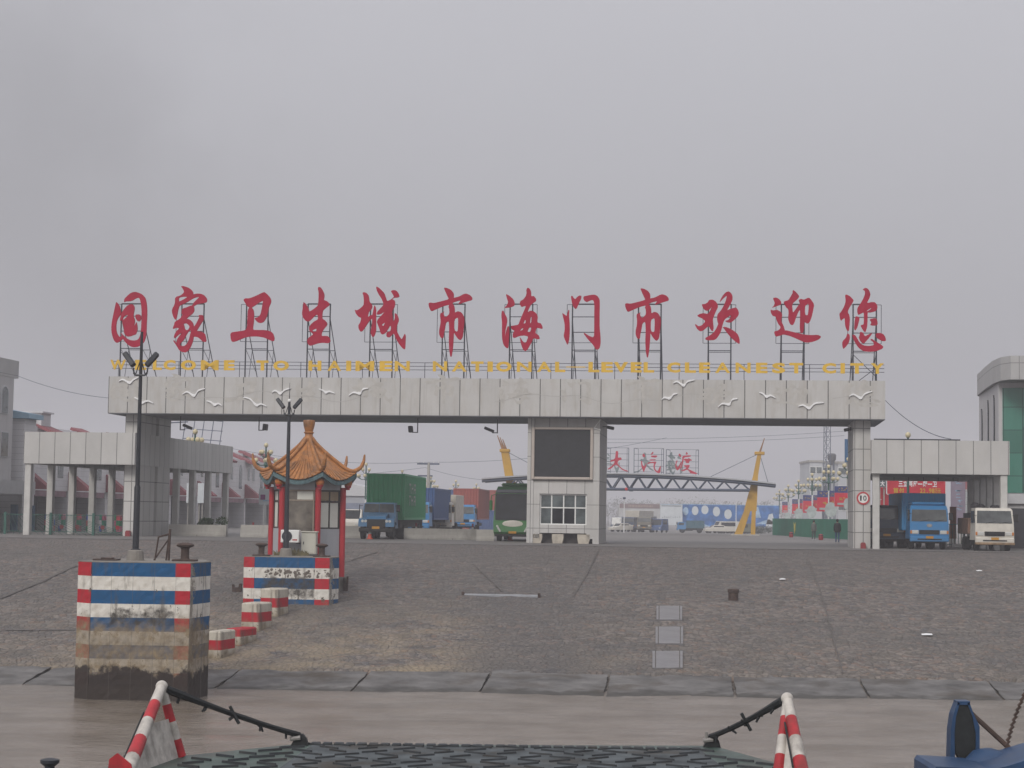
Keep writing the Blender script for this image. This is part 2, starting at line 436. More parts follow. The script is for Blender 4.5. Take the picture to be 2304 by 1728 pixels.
# concrete slabs along the water's edge, laid over the foot of the ramp
APR = mat('apron_concrete', (.125, .12, .116), rough=.7, var=.45, scale=.9, bump=.6, grime=.85, spec=.12)
def wet_edge(m):                # algae and wet along the waterline
    n = m.node_tree; b = n.nodes['Principled BSDF']; src = b.inputs['Base Color'].links[0].from_socket
    (x, y, z), vec = _xyz(n); t = _noise(n, 1.3, 6)
    f = _map(n, _math(n, 'ADD', y, _map(n, t.outputs['Fac'], .3, .7, -.5, .5)), 61.3, 61.9, .7, 0, True)
    o = _mix(n, f, src, (.045, .042, .036)); n.links.new(o, b.inputs['Base Color'])
wet_edge(APR)
xs_edge = [-60, -26] + [ramp(px, 1562).x for px in (8, 470, 785, 1078, 1361, 1652, 1948, 2245)] + [22, 40, 60]
ap = MB()
for i, (a, b_) in enumerate(zip(xs_edge, xs_edge[1:])):
    t0 = rr.uniform(-.03, .03); t1 = rr.uniform(-.02, .02)
    y0, y1 = 59.0, 65.2 + rr.uniform(-.15, .15); sk = .09
    q = [(a+.05+sk*(y0-61), y0), (b_-.05+sk*(y0-61), y0), (b_-.05+sk*(y1-61), y1), (a+.05+sk*(y1-61), y1)]
    zz = [rz_(Y)-.035+(t0 if k in (0, 3) else t1) for k, (X, Y) in enumerate(q)]
    P4 = [Vector((X, Y, Z)) for (X, Y), Z in zip(q, zz)]; nu = max(6, int((b_-a)/.35))
    wob = {}
    def sf(u, v, P4=P4, i=i, wob=wob):
        p = P4[0].lerp(P4[1], u).lerp(P4[3].lerp(P4[2], u), v); edge = .11 if v > .99 else .012
        return p+Vector((rr.uniform(-.02, .02), rr.uniform(-edge, edge), rr.uniform(-.016, .016)+.02*math.sin(p.x*2.3+i)*math.sin(p.y*1.7)))
    ap.grid(sf, nu, 18)
    dn_ = Vector((0, 0, -.25))
    for e0, e1 in ((0, 1), (1, 2), (2, 3), (3, 0)): c0 = P4[e0]-Vector((0,0,.03)); c1 = P4[e1]-Vector((0,0,.03)); ap.add([c0, c1, c1+dn_, c0+dn_], [(0,1,2,3)])
struct(ap.build('concrete_apron', APR))

def water_mat():
    m, n, b = _new('river_water')
    (x, y, z), vec = _xyz(n)
    t = _noise(n, 1.0, 7, _scaled(n, vec, .35, .45, 1))
    o = _mix(n, _map(n, t.outputs['Fac'], .38, .62, 0, 1), (.15, .122, .095), (.225, .192, .162))
    n.links.new(o, b.inputs['Base Color']); b.inputs['Roughness'].default_value = .07; b.inputs['IOR'].default_value = 1.33
    w1 = _noise(n, 1.0, 6, _scaled(n, vec, 1.0, 1.5, 1)); w2 = _noise(n, 1.0, 6, _scaled(n, vec, 4.2, 5.5, 1), .6); w1.inputs['Distortion'].default_value = 1.6; w2.inputs['Distortion'].default_value = .8
    h = _math(n, 'ADD', w1.outputs['Fac'], _math(n, 'MULTIPLY', w2.outputs['Fac'], .75))
    bp = n.nodes.new('ShaderNodeBump'); bp.inputs['Strength'].default_value = .55; bp.inputs['Distance'].default_value = .1
    n.links.new(h, bp.inputs['Height']); n.links.new(bp.outputs[0], b.inputs['Normal'])
    return m
wv = MB()
def waterf(u, v):
    X = -110+220*u; Y = -30+100*v
    return (X, Y, .012*math.sin(X*.9+Y*2.1)+.009*math.sin(-X*.35+Y*3.7+1.3))
struct(wv.grid(waterf, 220, 260).build('water', water_mat(), smooth=True))

# seams and steel laid into the ramp
SEAM = mat('seam', (.092, .083, .076), rough=.8, var=.3, scale=3)
def strip(pts, wd, m, name, lift=.045):
    s = MB(); W = [ramp(*p) for p in pts]
    for p, q in zip(W, W[1:]):
        d = (q-p).normalized(); sd_ = d.cross(Vector((0, -SLOPE, 1))).normalized()*wd/2
        for k in range(6):
            a = p.lerp(q, k/6); c = p.lerp(q, (k+1)/6); j = Vector((random.uniform(-.03,.03), random.uniform(-.1,.1), 0)) if k else Vector()
            s.add([a-sd_+Vector((0,0,lift)), a+sd_+Vector((0,0,lift)), c+sd_+Vector((0,0,lift)), c-sd_+Vector((0,0,lift))], [(0,1,2,3)])
    return struct(s.build(name, m))
strip([(1820,1262),(1846,1330),(1872,1425),(1896,1516)], .05, SEAM, 'ramp_seam')
strip([(1345,1242),(1318,1296),(1288,1345)], .09, SEAM, 'ramp_seam')
strip([(0,1348),(90,1312),(172,1273)], .13, SEAM, 'ramp_seam')
strip([(770,1268),(850,1243)], .1, SEAM, 'ramp_seam')
strip([(10,1420),(170,1418)], .16, SEAM, 'ramp_seam')
strip([(1064,1270),(1130,1332)], .07, SEAM, 'ramp_seam')

# air
hz = MB().box(-880, 880, -25, 1300, -3, 60)
m, n, b = _new('haze_air')
pv = n.nodes.new('ShaderNodeVolumePrincipled')
pv.inputs['Color'].default_value = (.86, .85, .89, 1); pv.inputs['Density'].default_value = .0009; pv.inputs['Anisotropy'].default_value = 0.0
n.nodes.remove(b); n.links.new(pv.outputs[0], n.nodes['Material Output'].inputs['Volume'])
hz = hz.build('haze', m); hz['kind'] = 'stuff'
# ================================================================ THE GATE
CLAD = (.43, .42, .405)
M_BEAM = panel_mat('beam_cladding', CLAD, px=1.228, py=1.228, ox=-25.31+.02, wd=.06, line=.25, stain=.5)
M_COL = panel_mat('pillar_cladding', CLAD, px=.5, py=1.25, pz=1.24, ox=-24.46, oy=.95, oz=-.3, wd=.05, line=.32, stain=.22)
M_BOOTH = panel_mat('booth_cladding', CLAD, px=1.1, py=1.25, pz=1.45, ox=.02, oy=.95, oz=-.55, wd=.04, line=.4, stain=.22)
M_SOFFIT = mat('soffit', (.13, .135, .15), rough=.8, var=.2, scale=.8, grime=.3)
M_RED = mat('sign_red', (.32, .006, .032), rough=.7, var=.14, scale=1.2, spec=.1)
M_GOLD = mat('sign_gold', (.58, .36, .03), rough=.5, var=.14, scale=2)
M_STEEL = mat('sign_steel', (.03, .034, .045), rough=.6, var=.25, scale=3)
M_GULL = mat('gull_white', (.72, .72, .72), rough=.5, var=.05)
M_DARK = mat('dark_steel', (.025, .027, .035), rough=.5, var=.2, scale=4)
M_WHITE = mat('white_plastic', (.66, .66, .64), rough=.45, var=.05)
M_BLACKSCREEN = mat('led_screen', (.02, .021, .024), rough=.45, var=.25, scale=3)
M_FRAME = mat('screen_frame', (.4, .35, .31), rough=.5, var=.06)
M_GLASS = glass_mat('window_glass', (.075, .09, .092), .1)
M_GLASSD = glass_mat('dark_glass', (.012, .014, .017), .1, .3)
BX0, BX1, BZ0, BZ1, BD = -25.31, 22.25, 7.6, 9.92, 8.4
gate = thing('ferry_gate', 'long pale stone clad gateway with seagulls on its beam and a booth between its openings', 'gate', G0, RZ)
b = MB(); b.box(BX0, BX1, 0, BD, BZ0+.05, BZ1)
b.build('beam', M_BEAM, gate)
MB().box(BX0+.01, BX1-.01, .02, BD-.02, BZ0, BZ0+.049).build('soffit', M_SOFFIT, gate)
for (x0, x1, y0, y1) in ((-24.47, -23.56, .95, 4.3), (-24.47, -23.52, 4.75, 7.3)):
    MB().box(x0, x1, y0, y1, -.3, BZ0).build('pillar', M_COL, gate)
MB().box(-24.3, -23.75, 4.3, 4.75, -.3, BZ0-.01).build('pillar_recess', M_SOFFIT, gate)
MB().box(20.46, 21.46, .95, 3.9, -.3, BZ0).build('pillar', M_COL, gate)
MB().box(20.5, 21.42, 4.4, 7.3, -.3, BZ0).build('pillar', M_COL, gate)
MB().box(20.7, 21.2, 3.9, 4.4, -.3, BZ0-.01).build('pillar_recess', M_SOFFIT, gate)
# the booth: four corner piers, a screen above and a glazed counter below
for (x0, x1) in ((.9, 1.28), (4.92, 5.3)):
    MB().box(x0, x1, .95, 7.2, -.3, BZ0-.002).build('pier', M_BOOTH, gate)
MB().box(1.28, 4.92, 1.1, 7.1, 3.66, BZ0-.003).build('upper_wall', M_BOOTH, gate)
MB().box(1.28, 1.68, 1.0, 1.5, .3, 3.66).build('pier', M_BOOTH, gate)
MB().box(4.55, 4.92, 1.0, 1.5, .3, 3.66).build('pier', M_BOOTH, gate)
MB().box(1.68, 4.55, 1.05, 1.6, .62, 1.13).build('counter_wall', M_BOOTH, gate)
MB().box(1.68, 4.55, 1.0, 1.5, 3.0, 3.655).build('lintel', M_BOOTH, gate)
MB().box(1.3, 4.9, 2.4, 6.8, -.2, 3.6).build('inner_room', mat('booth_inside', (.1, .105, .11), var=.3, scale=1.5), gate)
f = MB()
for a, c in ((1.15, 1.33), (4.73, 4.91)): f.cbox(a, c, .86, 1.1, 3.86, 7.05, .03)
f.cbox(1.33, 4.73, .87, 1.1, 3.86, 4.02, .03); f.cbox(1.33, 4.73, .87, 1.1, 6.9, 7.05, .03)
f.build('screen_frame', M_FRAME, gate)
MB().box(1.33, 4.73, .98, 1.09, 4.02, 6.9).build('led_screen', M_BLACKSCREEN, gate)
wn_ = MB()
for x in (1.72, 2.4, 3.13, 3.84, 4.5): wn_.box(x-.035, x+.035, 1.14, 1.24, 1.13, 3.0)
for z in (1.16, 2.16, 2.95): wn_.box(1.7, 4.53, 1.12, 1.23, z-.035, z+.035)
wnd = wn_.build('window_frame', M_WHITE, gate)
for i, (a, c) in enumerate(((1.75, 2.36), (2.44, 3.09), (3.17, 3.8), (3.88, 4.46))):
    MB().box(a, c, 1.17, 1.19, 2.2, 2.91).build('pane', M_GLASS, wnd)
    MB().box(a, c, 1.17, 1.19, 1.2, 2.12).build('pane', M_GLASS if i in (0, 3) else M_GLASSD, wnd)
cu = MB()
for i in range(26):
    x = 1.75+i*.107; cu.box(x, x+.06+.03*math.sin(i*2.1), 1.45+.03*math.sin(i*1.7), 1.5, 2.2, 2.95)
cu.build('curtain', mat('curtain_cloth', (.25, .27, .25), var=.25), gate)
M_FOOT = mat('old_footing', (.4, .36, .3), grime=.5)
for a, c in ((1.25, 1.85), (2.45, 3.15), (4.0, 4.75)): MB().prism([(a, .28), (a+.06, 0), (c-.08, 0), (c, .28), (c, .56), (a, .56)], 1.0, 1.55).build('footing', M_FOOT, gate)
MB().box(1.0, 5.2, 1.6, 2.35, -.2, .6).build('foot_wall', mat('dark_base', (.05, .045, .045)), gate)  # dark base wall behind the pale footings
# seagulls in relief
def T1(p): return (200+p[0]/3.687, 620+p[1]/3.687)
def T2(p): return (750+p[0]/3.687, 620+p[1]/3.687)
def T3(p): return (1300+p[0]/3.687, 620+p[1]/3.687)
def T4(p): return (1650+p[0]/3.382, 620+p[1]/3.382)
gulls = [(T1, [(250,878),(285,863),(340,890),(375,862),(412,845)]), (T1, [(780,985),(820,965),(875,998),(910,955),(965,938)]),
 (T1, [(380,1012),(415,1028),(440,1055),(490,1040),(535,1060)]), (T1, [(978,1040),(1010,1048),(1045,1072),(1075,1062),(1105,1080)]),
 (T1, [(1285,1010),(1340,1025),(1390,1075),(1430,1065),(1475,1085)]), (T1, [(1520,970),(1550,955),(1590,978),(1625,950),(1675,935)]),
 (T1, [(1910,940),(1945,955),(1965,970),(2000,962),(2040,978)]), (T2, [(130,995),(170,970),(225,978),(245,945),(290,935)]),
 (T3, [(790,895),(825,880),(880,912),(910,880),(970,866)]), (T3, [(695,1030),(720,1012),(765,1018),(795,985),(825,980)]),
 (T3, [(1165,1090),(1200,1062),(1258,1068),(1280,1030),(1325,1022)]), (T3, [(1505,970),(1535,980),(1565,1005),(1600,995),(1640,1015)]),
 (T3, [(1830,1085),(1870,1075),(1920,1100),(1965,1062),(2040,1055)]), (T4, [(880,920),(915,905),(970,932),(1000,900),(1055,882)])]
for fn, pts in gulls:
    P = [sp(*fn(p), 0) for p in pts]
    # curve through the points with a thick body in the middle
    Q = []
    for i in range(len(P)-1):
        a = P[max(i-1, 0)]; b_ = P[i]; c = P[i+1]; d = P[min(i+2, len(P)-1)]
        for k in range(4):
            t = k/4; Q.append(.5*((2*b_)+(c-a)*t+(2*a-5*b_+4*c-d)*t*t+(3*b_-a-3*c+d)*t**3))
    Q.append(P[-1]); nq = len(Q)-1
    wds = [.024+.036*math.sin(math.pi*min(1, max(0, i/nq)))+(.022 if abs(i-nq/2) < 1.1 else 0) for i in range(nq+1)]
    poly = [(q.x, q.z+w_) for q, w_ in zip(Q, wds)] + [(q.x, q.z-w_) for q, w_ in list(zip(Q, wds))[::-1]]
    MB().prism(poly, -.09, -.002).build('seagull', M_GULL, gate)
# faint wave line pressed into the cladding
wl_ = MB()
for x0 in range(-25, 22):
    for k in range(6):
        a = x0+k/6; c = a+1/6
        z_ = lambda q: 8.75+.22*math.sin(q*.72)+.1*math.sin(q*1.9)
        if math.sin(a*.31) > -.35: wl_.box(a, c, -.006, -.002, z_(a)-.016, z_(a)+.016)
wl_.build('wave_relief', mat('wave_relief', (.36, .345, .33), var=.1), gate)

# surveillance cameras under the beam
def cctv(px, py0, py1, side, label, kind):
    p = sp(px, py1, 2.5); top = BZ0
    t = thing('surveillance_camera', label, 'camera', site(p.x, 2.5, top), RZ, 'cameras hanging under the gate beam')
    L = top-p.z
    MB().tube((0,0,0), (0,0,-L), .035).tube((0,0,-L+.03), (side*.33,0,-L+.03), .03).build('bracket', M_DARK, t)
    if kind == 'long': MB().cbox(-.32, .32, -.1, .1, -.09, .09, .03, Matrix.Translation((side*.5, -.1, -L+.22)) @ Matrix.Rotation(R(22*(1 if side > 0 else 1)), 4, 'Y')).build('housing', M_DARK, t)
    else: MB().cbox(-.12, .12, -.32, .2, -.14, .26, .03, Matrix.Translation((side*.42, 0, -L+.16)) @ Matrix.Rotation(R(6*side), 4, 'Y')).build('housing', M_DARK, t)
cctv(405.5, 945, 968, 1, 'long dark camera on a hook under the beam, beside the left pillar', 'long')
cctv(582.5, 947, 969, 1, 'small box camera on a hook under the beam, left of the kiosk roof', 'box')
cctv(939.5, 951, 974, -1, 'small box camera under the beam above the green container truck', 'box')
cctv(1119, 953, 975, -1, 'long dark camera under the beam just left of the screen booth', 'long')
for px, py, lab in ((1371, 962, 'small dark camera high on the right side of the screen booth'), (1910, 966, 'small dark camera high on the inner side of the right gate pillar')):
    p = sp(px, py, 3); t = thing('surveillance_camera', lab, 'camera', site(p.x, 3, p.z), RZ)
    s_ = 1 if px < 1500 else -1
    xw = (5.3 if px < 1500 else 20.46)-p.x
    MB().tube((xw, 0, .05), (0, 0, .05), .03).build('bracket', M_DARK, t)
    MB().cbox(-.16, .3, -.12, .12, -.1, .1, .03, Matrix.Rotation(R(12)*s_, 4, 'Y') @ Matrix.Scale(s_, 4, (1, 0, 0))).build('housing', M_DARK, t)
# conduit bend at the top right of the booth
t = tag(MB().path([(5.35, .9, 6.9), (4.95, .9, 7.0), (5.35, .9, 7.55)], .03).build('cable_conduit', M_WHITE), 'pale bent conduit at the top right corner of the screen booth', 'conduit')
t.location = G0; t.rotation_euler = (0, 0, RZ)

# red hydrant boxes at the foot of the pillars
M_HYD = mat('hydrant_red', (.22, .025, .03), rough=.5, var=.2, scale=4)
for px, lab in ((288, 'red metal box standing at the foot of the left gate pillar'), (1942, 'red metal box standing at the foot of the right gate pillar, under the speed sign')):
    p = sp(px, 1215, .75)
    t = thing('fire_box', lab, 'fire box', site(p.x, .72, 0), RZ)
    MB().prism([(-.15, 0), (.15, 0), (.15, .28), (.08, .36), (-.08, .36), (-.15, .28)], -.14, .14).build('casing', M_HYD, t)
    MB().box(-.11, .11, -.155, -.142, .05, .26).build('door', M_HYD, t)
# speed limit sign
p = sp(1942, 1121, .93)
t = thing('speed_sign', 'round white speed limit sign reading 10 with a red ring, on the right gate pillar', 'sign', site(p.x, .93, p.z), RZ)
MB().lathe([(.3, 0), (.3, .03)], 28, M=Matrix.Rotation(R(90), 4, 'X')).build('disc', M_WHITE, t)
rg = MB(); vs = []
for i in range(28):
    a = 2*math.pi*i/28
    for r_, y in ((.29, -.045), (.385, -.045), (.385, .015), (.29, .015)): vs.append((r_*math.cos(a), y, r_*math.sin(a)))
rg.add(vs, [(4*i+k, 4*i+(k+1) % 4, 4*((i+1) % 28)+(k+1) % 4, 4*((i+1) % 28)+k) for i in range(28) for k in range(4)]); rg.build('red_ring', mat('ring_red', (.42, .04, .05), var=.08), t)
n_ = MB(); put_glyph(n_, '1', -.22, -.05, -.15, .16, -.04, .012, .012); put_glyph(n_, '0', .0, .2, -.15, .16, -.04, .012, .012); n_.build('numerals', M_DARK, t)

# ---------------------------------------------------------------- the red characters
K = 1659/160.0
CH = {}
CH['guo'] = (215, 640, [[(575,1115),(640,1180),(735,1265),(820,1300),(900,1310),(980,1295),(1020,1250),(1050,1170),(1065,1050),(1075,850),(1080,650),(1070,500),(1050,380),(1025,320),(980,310),(920,340),(870,375),(800,395),(700,395),(680,420),(668,400),(675,340),(720,290),(790,225),(860,185),(940,172),(1040,205),(1110,250),(1165,320),(1190,420),(1205,560),(1205,750),(1195,900),(1190,1080),(1180,1200),(1140,1340),(1060,1420),(960,1465),(860,1465),(780,1425),(690,1340),(640,1265),(600,1310),(540,1350),(490,1365),(440,1320),(400,1220),(375,1100),(372,980),(390,850),(420,700),(450,560),(470,470),(485,410),(520,440),(562,500),(580,570),(605,660),(595,700),(545,760),(500,850),(483,950),(485,1060),(505,1150),(560,1230),(600,1215),(622,1195)],
 [(590,860),(572,830),(590,740),(620,650),(680,560),(750,490),(820,460),(880,470),(915,530),(910,600),(890,690),(890,760),(920,820),(915,900),(890,985),(925,940),(955,870),(975,950),(985,1030),(965,1110),(940,1170),(880,1185),(820,1210),(740,1220),(680,1160),(665,1100),(665,1010),(635,930),(628,850),(622,810)],
 [(645,835),(640,790),(690,725),(755,710),(752,740),(700,785)], [(940,700),(1040,700),(1065,760),(1065,820),(1020,870),(975,850),(930,770)]])
CH['jia'] = (345, 640, [[(645,40),(720,40),(810,70),(890,125),(935,190),(930,235),(1010,215),(1100,215),(1180,245),(1240,310),(1260,370),(1240,420),(1180,435),(1080,450),(1000,475),(945,510),(955,550),(960,610),(930,670),(870,720),(770,800),(830,810),(890,850),(930,910),(950,990),(1000,920),(1050,820),(1080,760),(1050,745),(1070,715),(1160,715),(1170,760),(1180,820),(1120,910),(1060,1010),(1010,1090),(1060,1090),(1150,1110),(1210,1160),(1230,1240),(1240,1340),(1160,1340),(1100,1280),(1040,1230),(940,1215),(935,1290),(900,1400),(860,1480),(810,1560),(740,1590),(660,1570),(600,1530),(545,1430),(490,1350),(465,1310),(490,1300),(540,1370),(560,1280),(610,1200),(680,1130),(640,1140),(560,1200),(500,1260),(480,1240),(500,1160),(550,1080),(610,1030),(540,1010),(460,1040),(460,1010),(490,940),(500,880),(560,840),(640,790),(665,730),(700,710),(660,690),(665,600),(700,560),(770,540),(860,500),(915,488),(940,430),(990,380),(1085,285),(970,310),(900,345),(800,410),(700,460),(610,500),(580,600),(560,720),(530,825),(500,815),(455,720),(435,620),(450,560),(490,490),(510,420),(510,330),(540,285),(620,265),(680,230),(725,175),(690,100)],
 [(600,405),(595,312),(690,287),(805,290),(740,335),(650,380)], [(705,920),(770,905),(830,950),(850,990),(830,1040),(790,1075),(735,1040),(730,980)], [(880,1100),(860,1180),(830,1300),(780,1400),(710,1445),(620,1420),(640,1370),(720,1290),(760,1200),(830,1090),(870,1062)]])
CH['wei'] = (490, 640, [[(600,365),(635,325),(740,325),(850,285),(960,235),(1080,175),(1130,205),(1220,300),(1250,370),(1240,440),(1200,520),(1175,640),(1140,770),(1080,870),(1010,905),(940,890),(880,830),(860,780),(950,765),(1000,700),(1030,560),(1050,450),(1060,375),(960,430),(860,500),(790,545),(830,580),(850,680),(845,850),(830,960),(820,1060),(950,1065),(1100,1065),(1220,1085),(1290,1140),(1325,1240),(1320,1310),(1280,1330),(1190,1290),(1080,1240),(940,1215),(780,1215),(660,1230),(540,1280),(420,1330),(340,1345),(310,1290),(295,1170),(320,1120),(450,1100),(600,1080),(670,1050),(690,970),(695,800),(700,620),(725,560),(740,545),(690,510),(640,430)]])
CH['sheng'] = (640, 640, [[(780,100),(800,55),(850,70),(900,150),(935,230),(930,320),(915,365),(990,385),(1050,440),(1050,490),(980,540),(900,610),(885,700),(885,800),(940,830),(1000,900),(1000,950),(930,1030),(880,1110),(865,1205),(950,1200),(1020,1205),(1070,1280),(1075,1340),(1020,1375),(900,1360),(780,1375),(680,1410),(600,1435),(545,1390),(530,1310),(560,1250),(640,1190),(680,1165),(580,1080),(575,1000),(620,930),(700,860),(785,820),(785,740),(760,700),(680,760),(610,840),(560,865),(500,855),(440,780),(410,690),(425,580),(445,480),(440,410),(490,440),(540,520),(570,580),(580,640),(680,580),(780,500),(795,400),(800,280),(800,170)], [(645,1080),(700,1045),(755,1030),(740,1100),(690,1105)]])
CH['cheng'] = (780, 640, [[(370,200),(400,180),(470,200),(520,270),(535,410),(580,450),(605,520),(580,580),(520,640),(490,770),(570,710),(600,720),(620,620),(645,495),(660,490),(685,560),(690,700),(690,900),(690,1080),(660,1180),(620,1235),(590,1210),(555,1120),(580,1000),(600,880),(595,790),(550,830),(500,900),(430,1010),(370,1090),(320,1105),(280,1030),(275,950),(320,890),(345,780),(280,760),(220,690),(185,585),(240,610),(320,560),(395,490),(405,400),(395,260)],
 [(690,45),(760,80),(880,200),(910,290),(945,395),(1040,350),(1110,285),(1080,240),(1030,155),(1090,130),(1160,140),(1215,210),(1235,290),(1180,310),(1110,310),(1060,345),(1120,370),(1135,430),(1120,530),(1060,620),(1070,750),(1090,880),(1130,780),(1120,665),(1170,690),(1210,770),(1220,850),(1170,970),(1165,1080),(1220,1190),(1285,1290),(1330,1200),(1360,1145),(1380,1200),(1375,1350),(1365,1520),(1310,1500),(1230,1400),(1160,1280),(1100,1140),(1060,1180),(1000,1240),(930,1225),(930,1120),(1020,1090),(1040,1020),(1020,950),(960,1060),(900,1140),(840,1170),(800,1150),(770,1050),(740,970),(705,880),(730,810),(800,740),(890,635),(780,700),(705,705),(715,640),(790,560),(870,470),(820,340),(740,220),(700,130)], [(815,940),(900,880),(860,975)]])
SHI = [[(605,20),(700,35),(790,85),(840,160),(845,235),(830,265),(960,235),(1060,180),(1130,160),(1220,195),(1270,250),(1275,310),(1150,345),(1060,375),(960,410),(950,395),(1010,320),(900,345),(800,385),(850,440),(865,520),(865,610),(940,570),(1020,600),(1065,670),(1090,740),(1085,850),(1070,1000),(1050,1180),(1000,1250),(950,1230),(880,1140),(845,1060),(835,1250),(820,1450),(790,1635),(760,1635),(735,1480),(725,1250),(735,1000),(725,800),(660,840),(640,960),(610,1100),(600,1200),(540,1200),(500,1110),(500,1010),(530,880),(535,780),(520,680),(530,620),(580,610),(605,575),(610,590),(600,640),(645,725),(730,650),(740,600),(735,520),(715,470),(740,420),(600,455),(450,520),(330,575),(295,555),(255,450),(255,385),(290,370),(380,385),(540,345),(730,295),(700,240),(650,130)], [(855,760),(940,715),(945,850),(935,1060),(850,1020)]]
CH['shi'] = (940, 645, SHI)
CH['hai'] = (1105, 640, [[(345,220),(430,265),(520,345),(555,440),(540,500),(460,535),(300,555),(360,500),(400,420),(370,330)], [(250,620),(290,610),(310,670),(370,770),(380,850),(360,960),(335,1060),(320,1260),(345,1110),(385,975),(425,980),(425,1150),(415,1330),(405,1490),(350,1485),(285,1400),(255,1250),(255,1000),(255,870),(240,740)],
 [(820,130),(850,75),(900,95),(935,170),(935,280),(1000,270),(1050,330),(1050,390),(970,440),(920,490),(880,570),(850,650),(920,610),(1000,630),(1060,680),(1090,750),(1075,890),(1160,905),(1200,980),(1200,1040),(1110,1020),(1060,1010),(1030,1140),(1110,1180),(1140,1270),(1080,1280),(990,1250),(950,1340),(900,1430),(850,1520),(800,1560),(750,1530),(700,1400),(665,1220),(690,1250),(740,1330),(800,1370),(830,1330),(870,1215),(770,1190),(650,1205),(540,1255),(505,1230),(505,1150),(550,1080),(480,1050),(455,970),(560,955),(640,940),(670,850),(720,730),(780,590),(815,500),(760,510),(710,530),(670,470),(680,390),(750,355),(810,280),(830,200)], [(750,920),(800,805),(810,900)], [(905,905),(930,750),(945,760),(935,900)], [(675,1085),(710,1030),(760,1020),(730,1065)], [(845,1110),(885,1010),(940,1000),(915,1110)]])
CH['men'] = (1245, 640, [[(410,280),(440,260),(480,320),(515,345),(560,290),(620,255),(660,270),(645,350),(600,430),(550,550),(515,580),(460,510),(435,430)], [(205,660),(260,700),(315,740),(330,670),(355,590),(375,600),(365,720),(380,880),(385,1080),(375,1250),(345,1400),(320,1400),(270,1290),(240,1200),(265,1080),(265,920),(235,790)], [(710,280),(780,265),(940,235),(1020,260),(1080,340),(1085,450),(1080,700),(1080,1000),(1100,1200),(1105,1370),(1080,1490),(1020,1530),(970,1490),(920,1400),(820,1300),(700,1140),(730,1130),(820,1195),(950,1245),(955,1000),(955,700),(960,480),(940,380),(900,360),(830,390),(780,415),(720,380),(700,330)]])
CH['shi2'] = (1382, 646.5, SHI)
CH['huan'] = (1550, 640, [[(300,460),(370,460),(440,420),(470,360),(560,355),(630,400),(670,460),(680,530),(640,610),(600,700),(560,810),(570,930),(580,1010),(560,1100),(510,1060),(460,965),(400,1020),(330,1080),(260,1095),(190,1040),(135,930),(160,930),(230,980),(310,950),(390,860),(320,800),(185,735),(250,690),(340,670),(450,690),(490,620),(540,510),(500,570),(430,620),(370,600),(320,530)],
 [(710,430),(740,350),(790,260),(850,190),(920,160),(980,195),(1020,270),(1020,360),(960,480),(890,605),(970,570),(1100,535),(1150,600),(1170,680),(1140,750),(1060,830),(980,890),(900,890),(835,850),(930,830),(1000,710),(940,740),(830,820),(790,930),(760,1060),(720,1160),(640,1270),(580,1300),(440,1305),(380,1280),(390,1245),(490,1190),(580,1120),(640,1030),(690,910),(665,880),(655,770),(670,690),(740,620),(800,520),(850,410),(880,310),(880,260),(800,330)], [(785,1000),(850,990),(950,1025),(1060,1090),(1140,1160),(1180,1260),(1190,1370),(1170,1390),(1080,1330),(980,1240),(890,1130),(810,1020)]])
CH['ying'] = (1715, 640, [[(245,315),(330,305),(400,345),(440,400),(445,470),(360,500),(220,550),(270,500),(295,430)], [(190,585),(250,610),(340,590),(420,630),(470,700),(455,780),(440,850),(480,930),(510,1000),(530,1080),(560,1070),(700,1105),(900,1155),(1100,1185),(1290,1175),(1380,1215),(1330,1280),(1200,1335),(1050,1360),(960,1340),(800,1265),(640,1200),(500,1165),(400,1200),(310,1220),(270,1100),(370,1075),(420,1030),(425,980),(370,920),(335,830),(320,755),(240,730),(205,670)],
 [(705,150),(730,130),(800,190),(870,280),(820,350),(700,450),(705,560),(715,665),(780,580),(850,475),(880,460),(860,400),(850,360),(910,335),(970,360),(1080,305),(1130,340),(1215,470),(1190,600),(1160,740),(1110,880),(1050,920),(1000,880),(980,900),(960,1130),(890,1140),(875,1000),(880,850),(885,580),(840,650),(790,770),(750,900),(710,955),(650,930),(600,800),(615,690),(610,580),(550,530),(490,400),(610,370),(670,270),(715,190)], [(1000,500),(1085,440),(1080,600),(1060,730),(995,700)]])
CH['nin'] = (1870, 640, [[(325,245),(360,235),(440,275),(530,370),(500,430),(430,540),(380,650),(420,700),(440,800),(430,950),(415,1095),(370,1080),(325,960),(320,780),(270,810),(235,850),(210,810),(190,680),(240,630),(310,500),(340,390)], [(730,120),(800,75),(870,110),(920,220),(900,310),(830,440),(950,410),(1030,420),(1080,500),(1080,570),(1030,630),(900,660),(850,650),(850,850),(840,1000),(800,1120),(760,1090),(710,1010),(685,950),(760,940),(765,800),(765,650),(700,680),(635,715),(610,650),(610,550),(690,440),(750,330),(790,230),(790,150)], [(820,620),(940,545),(930,570),(850,625)], [(565,740),(640,755),(665,800),(640,900),(610,1010),(565,1080),(535,1040),(545,900)], [(890,810),(1040,780),(1080,850),(1085,950),(980,965),(905,945),(945,890)],
 [(375,1140),(430,1170),(440,1260),(410,1370),(340,1460),(285,1510),(260,1430),(260,1330),(350,1240)], [(490,1170),(560,1180),(610,1260),(660,1350),(740,1420),(880,1440),(1000,1415),(990,1350),(910,1290),(940,1265),(1040,1330),(1170,1410),(1220,1450),(1200,1500),(1080,1550),(920,1575),(760,1560),(640,1480),(560,1360),(510,1250)], [(670,1105),(740,1120),(790,1215),(860,1170),(960,1130),(950,1160),(860,1280),(760,1390),(690,1340),(645,1240),(665,1180)], [(1035,1140),(1140,1130),(1220,1160),(1270,1240),(1280,1320),(1200,1325),(1110,1280),(1045,1230)]])
SY = 1.5
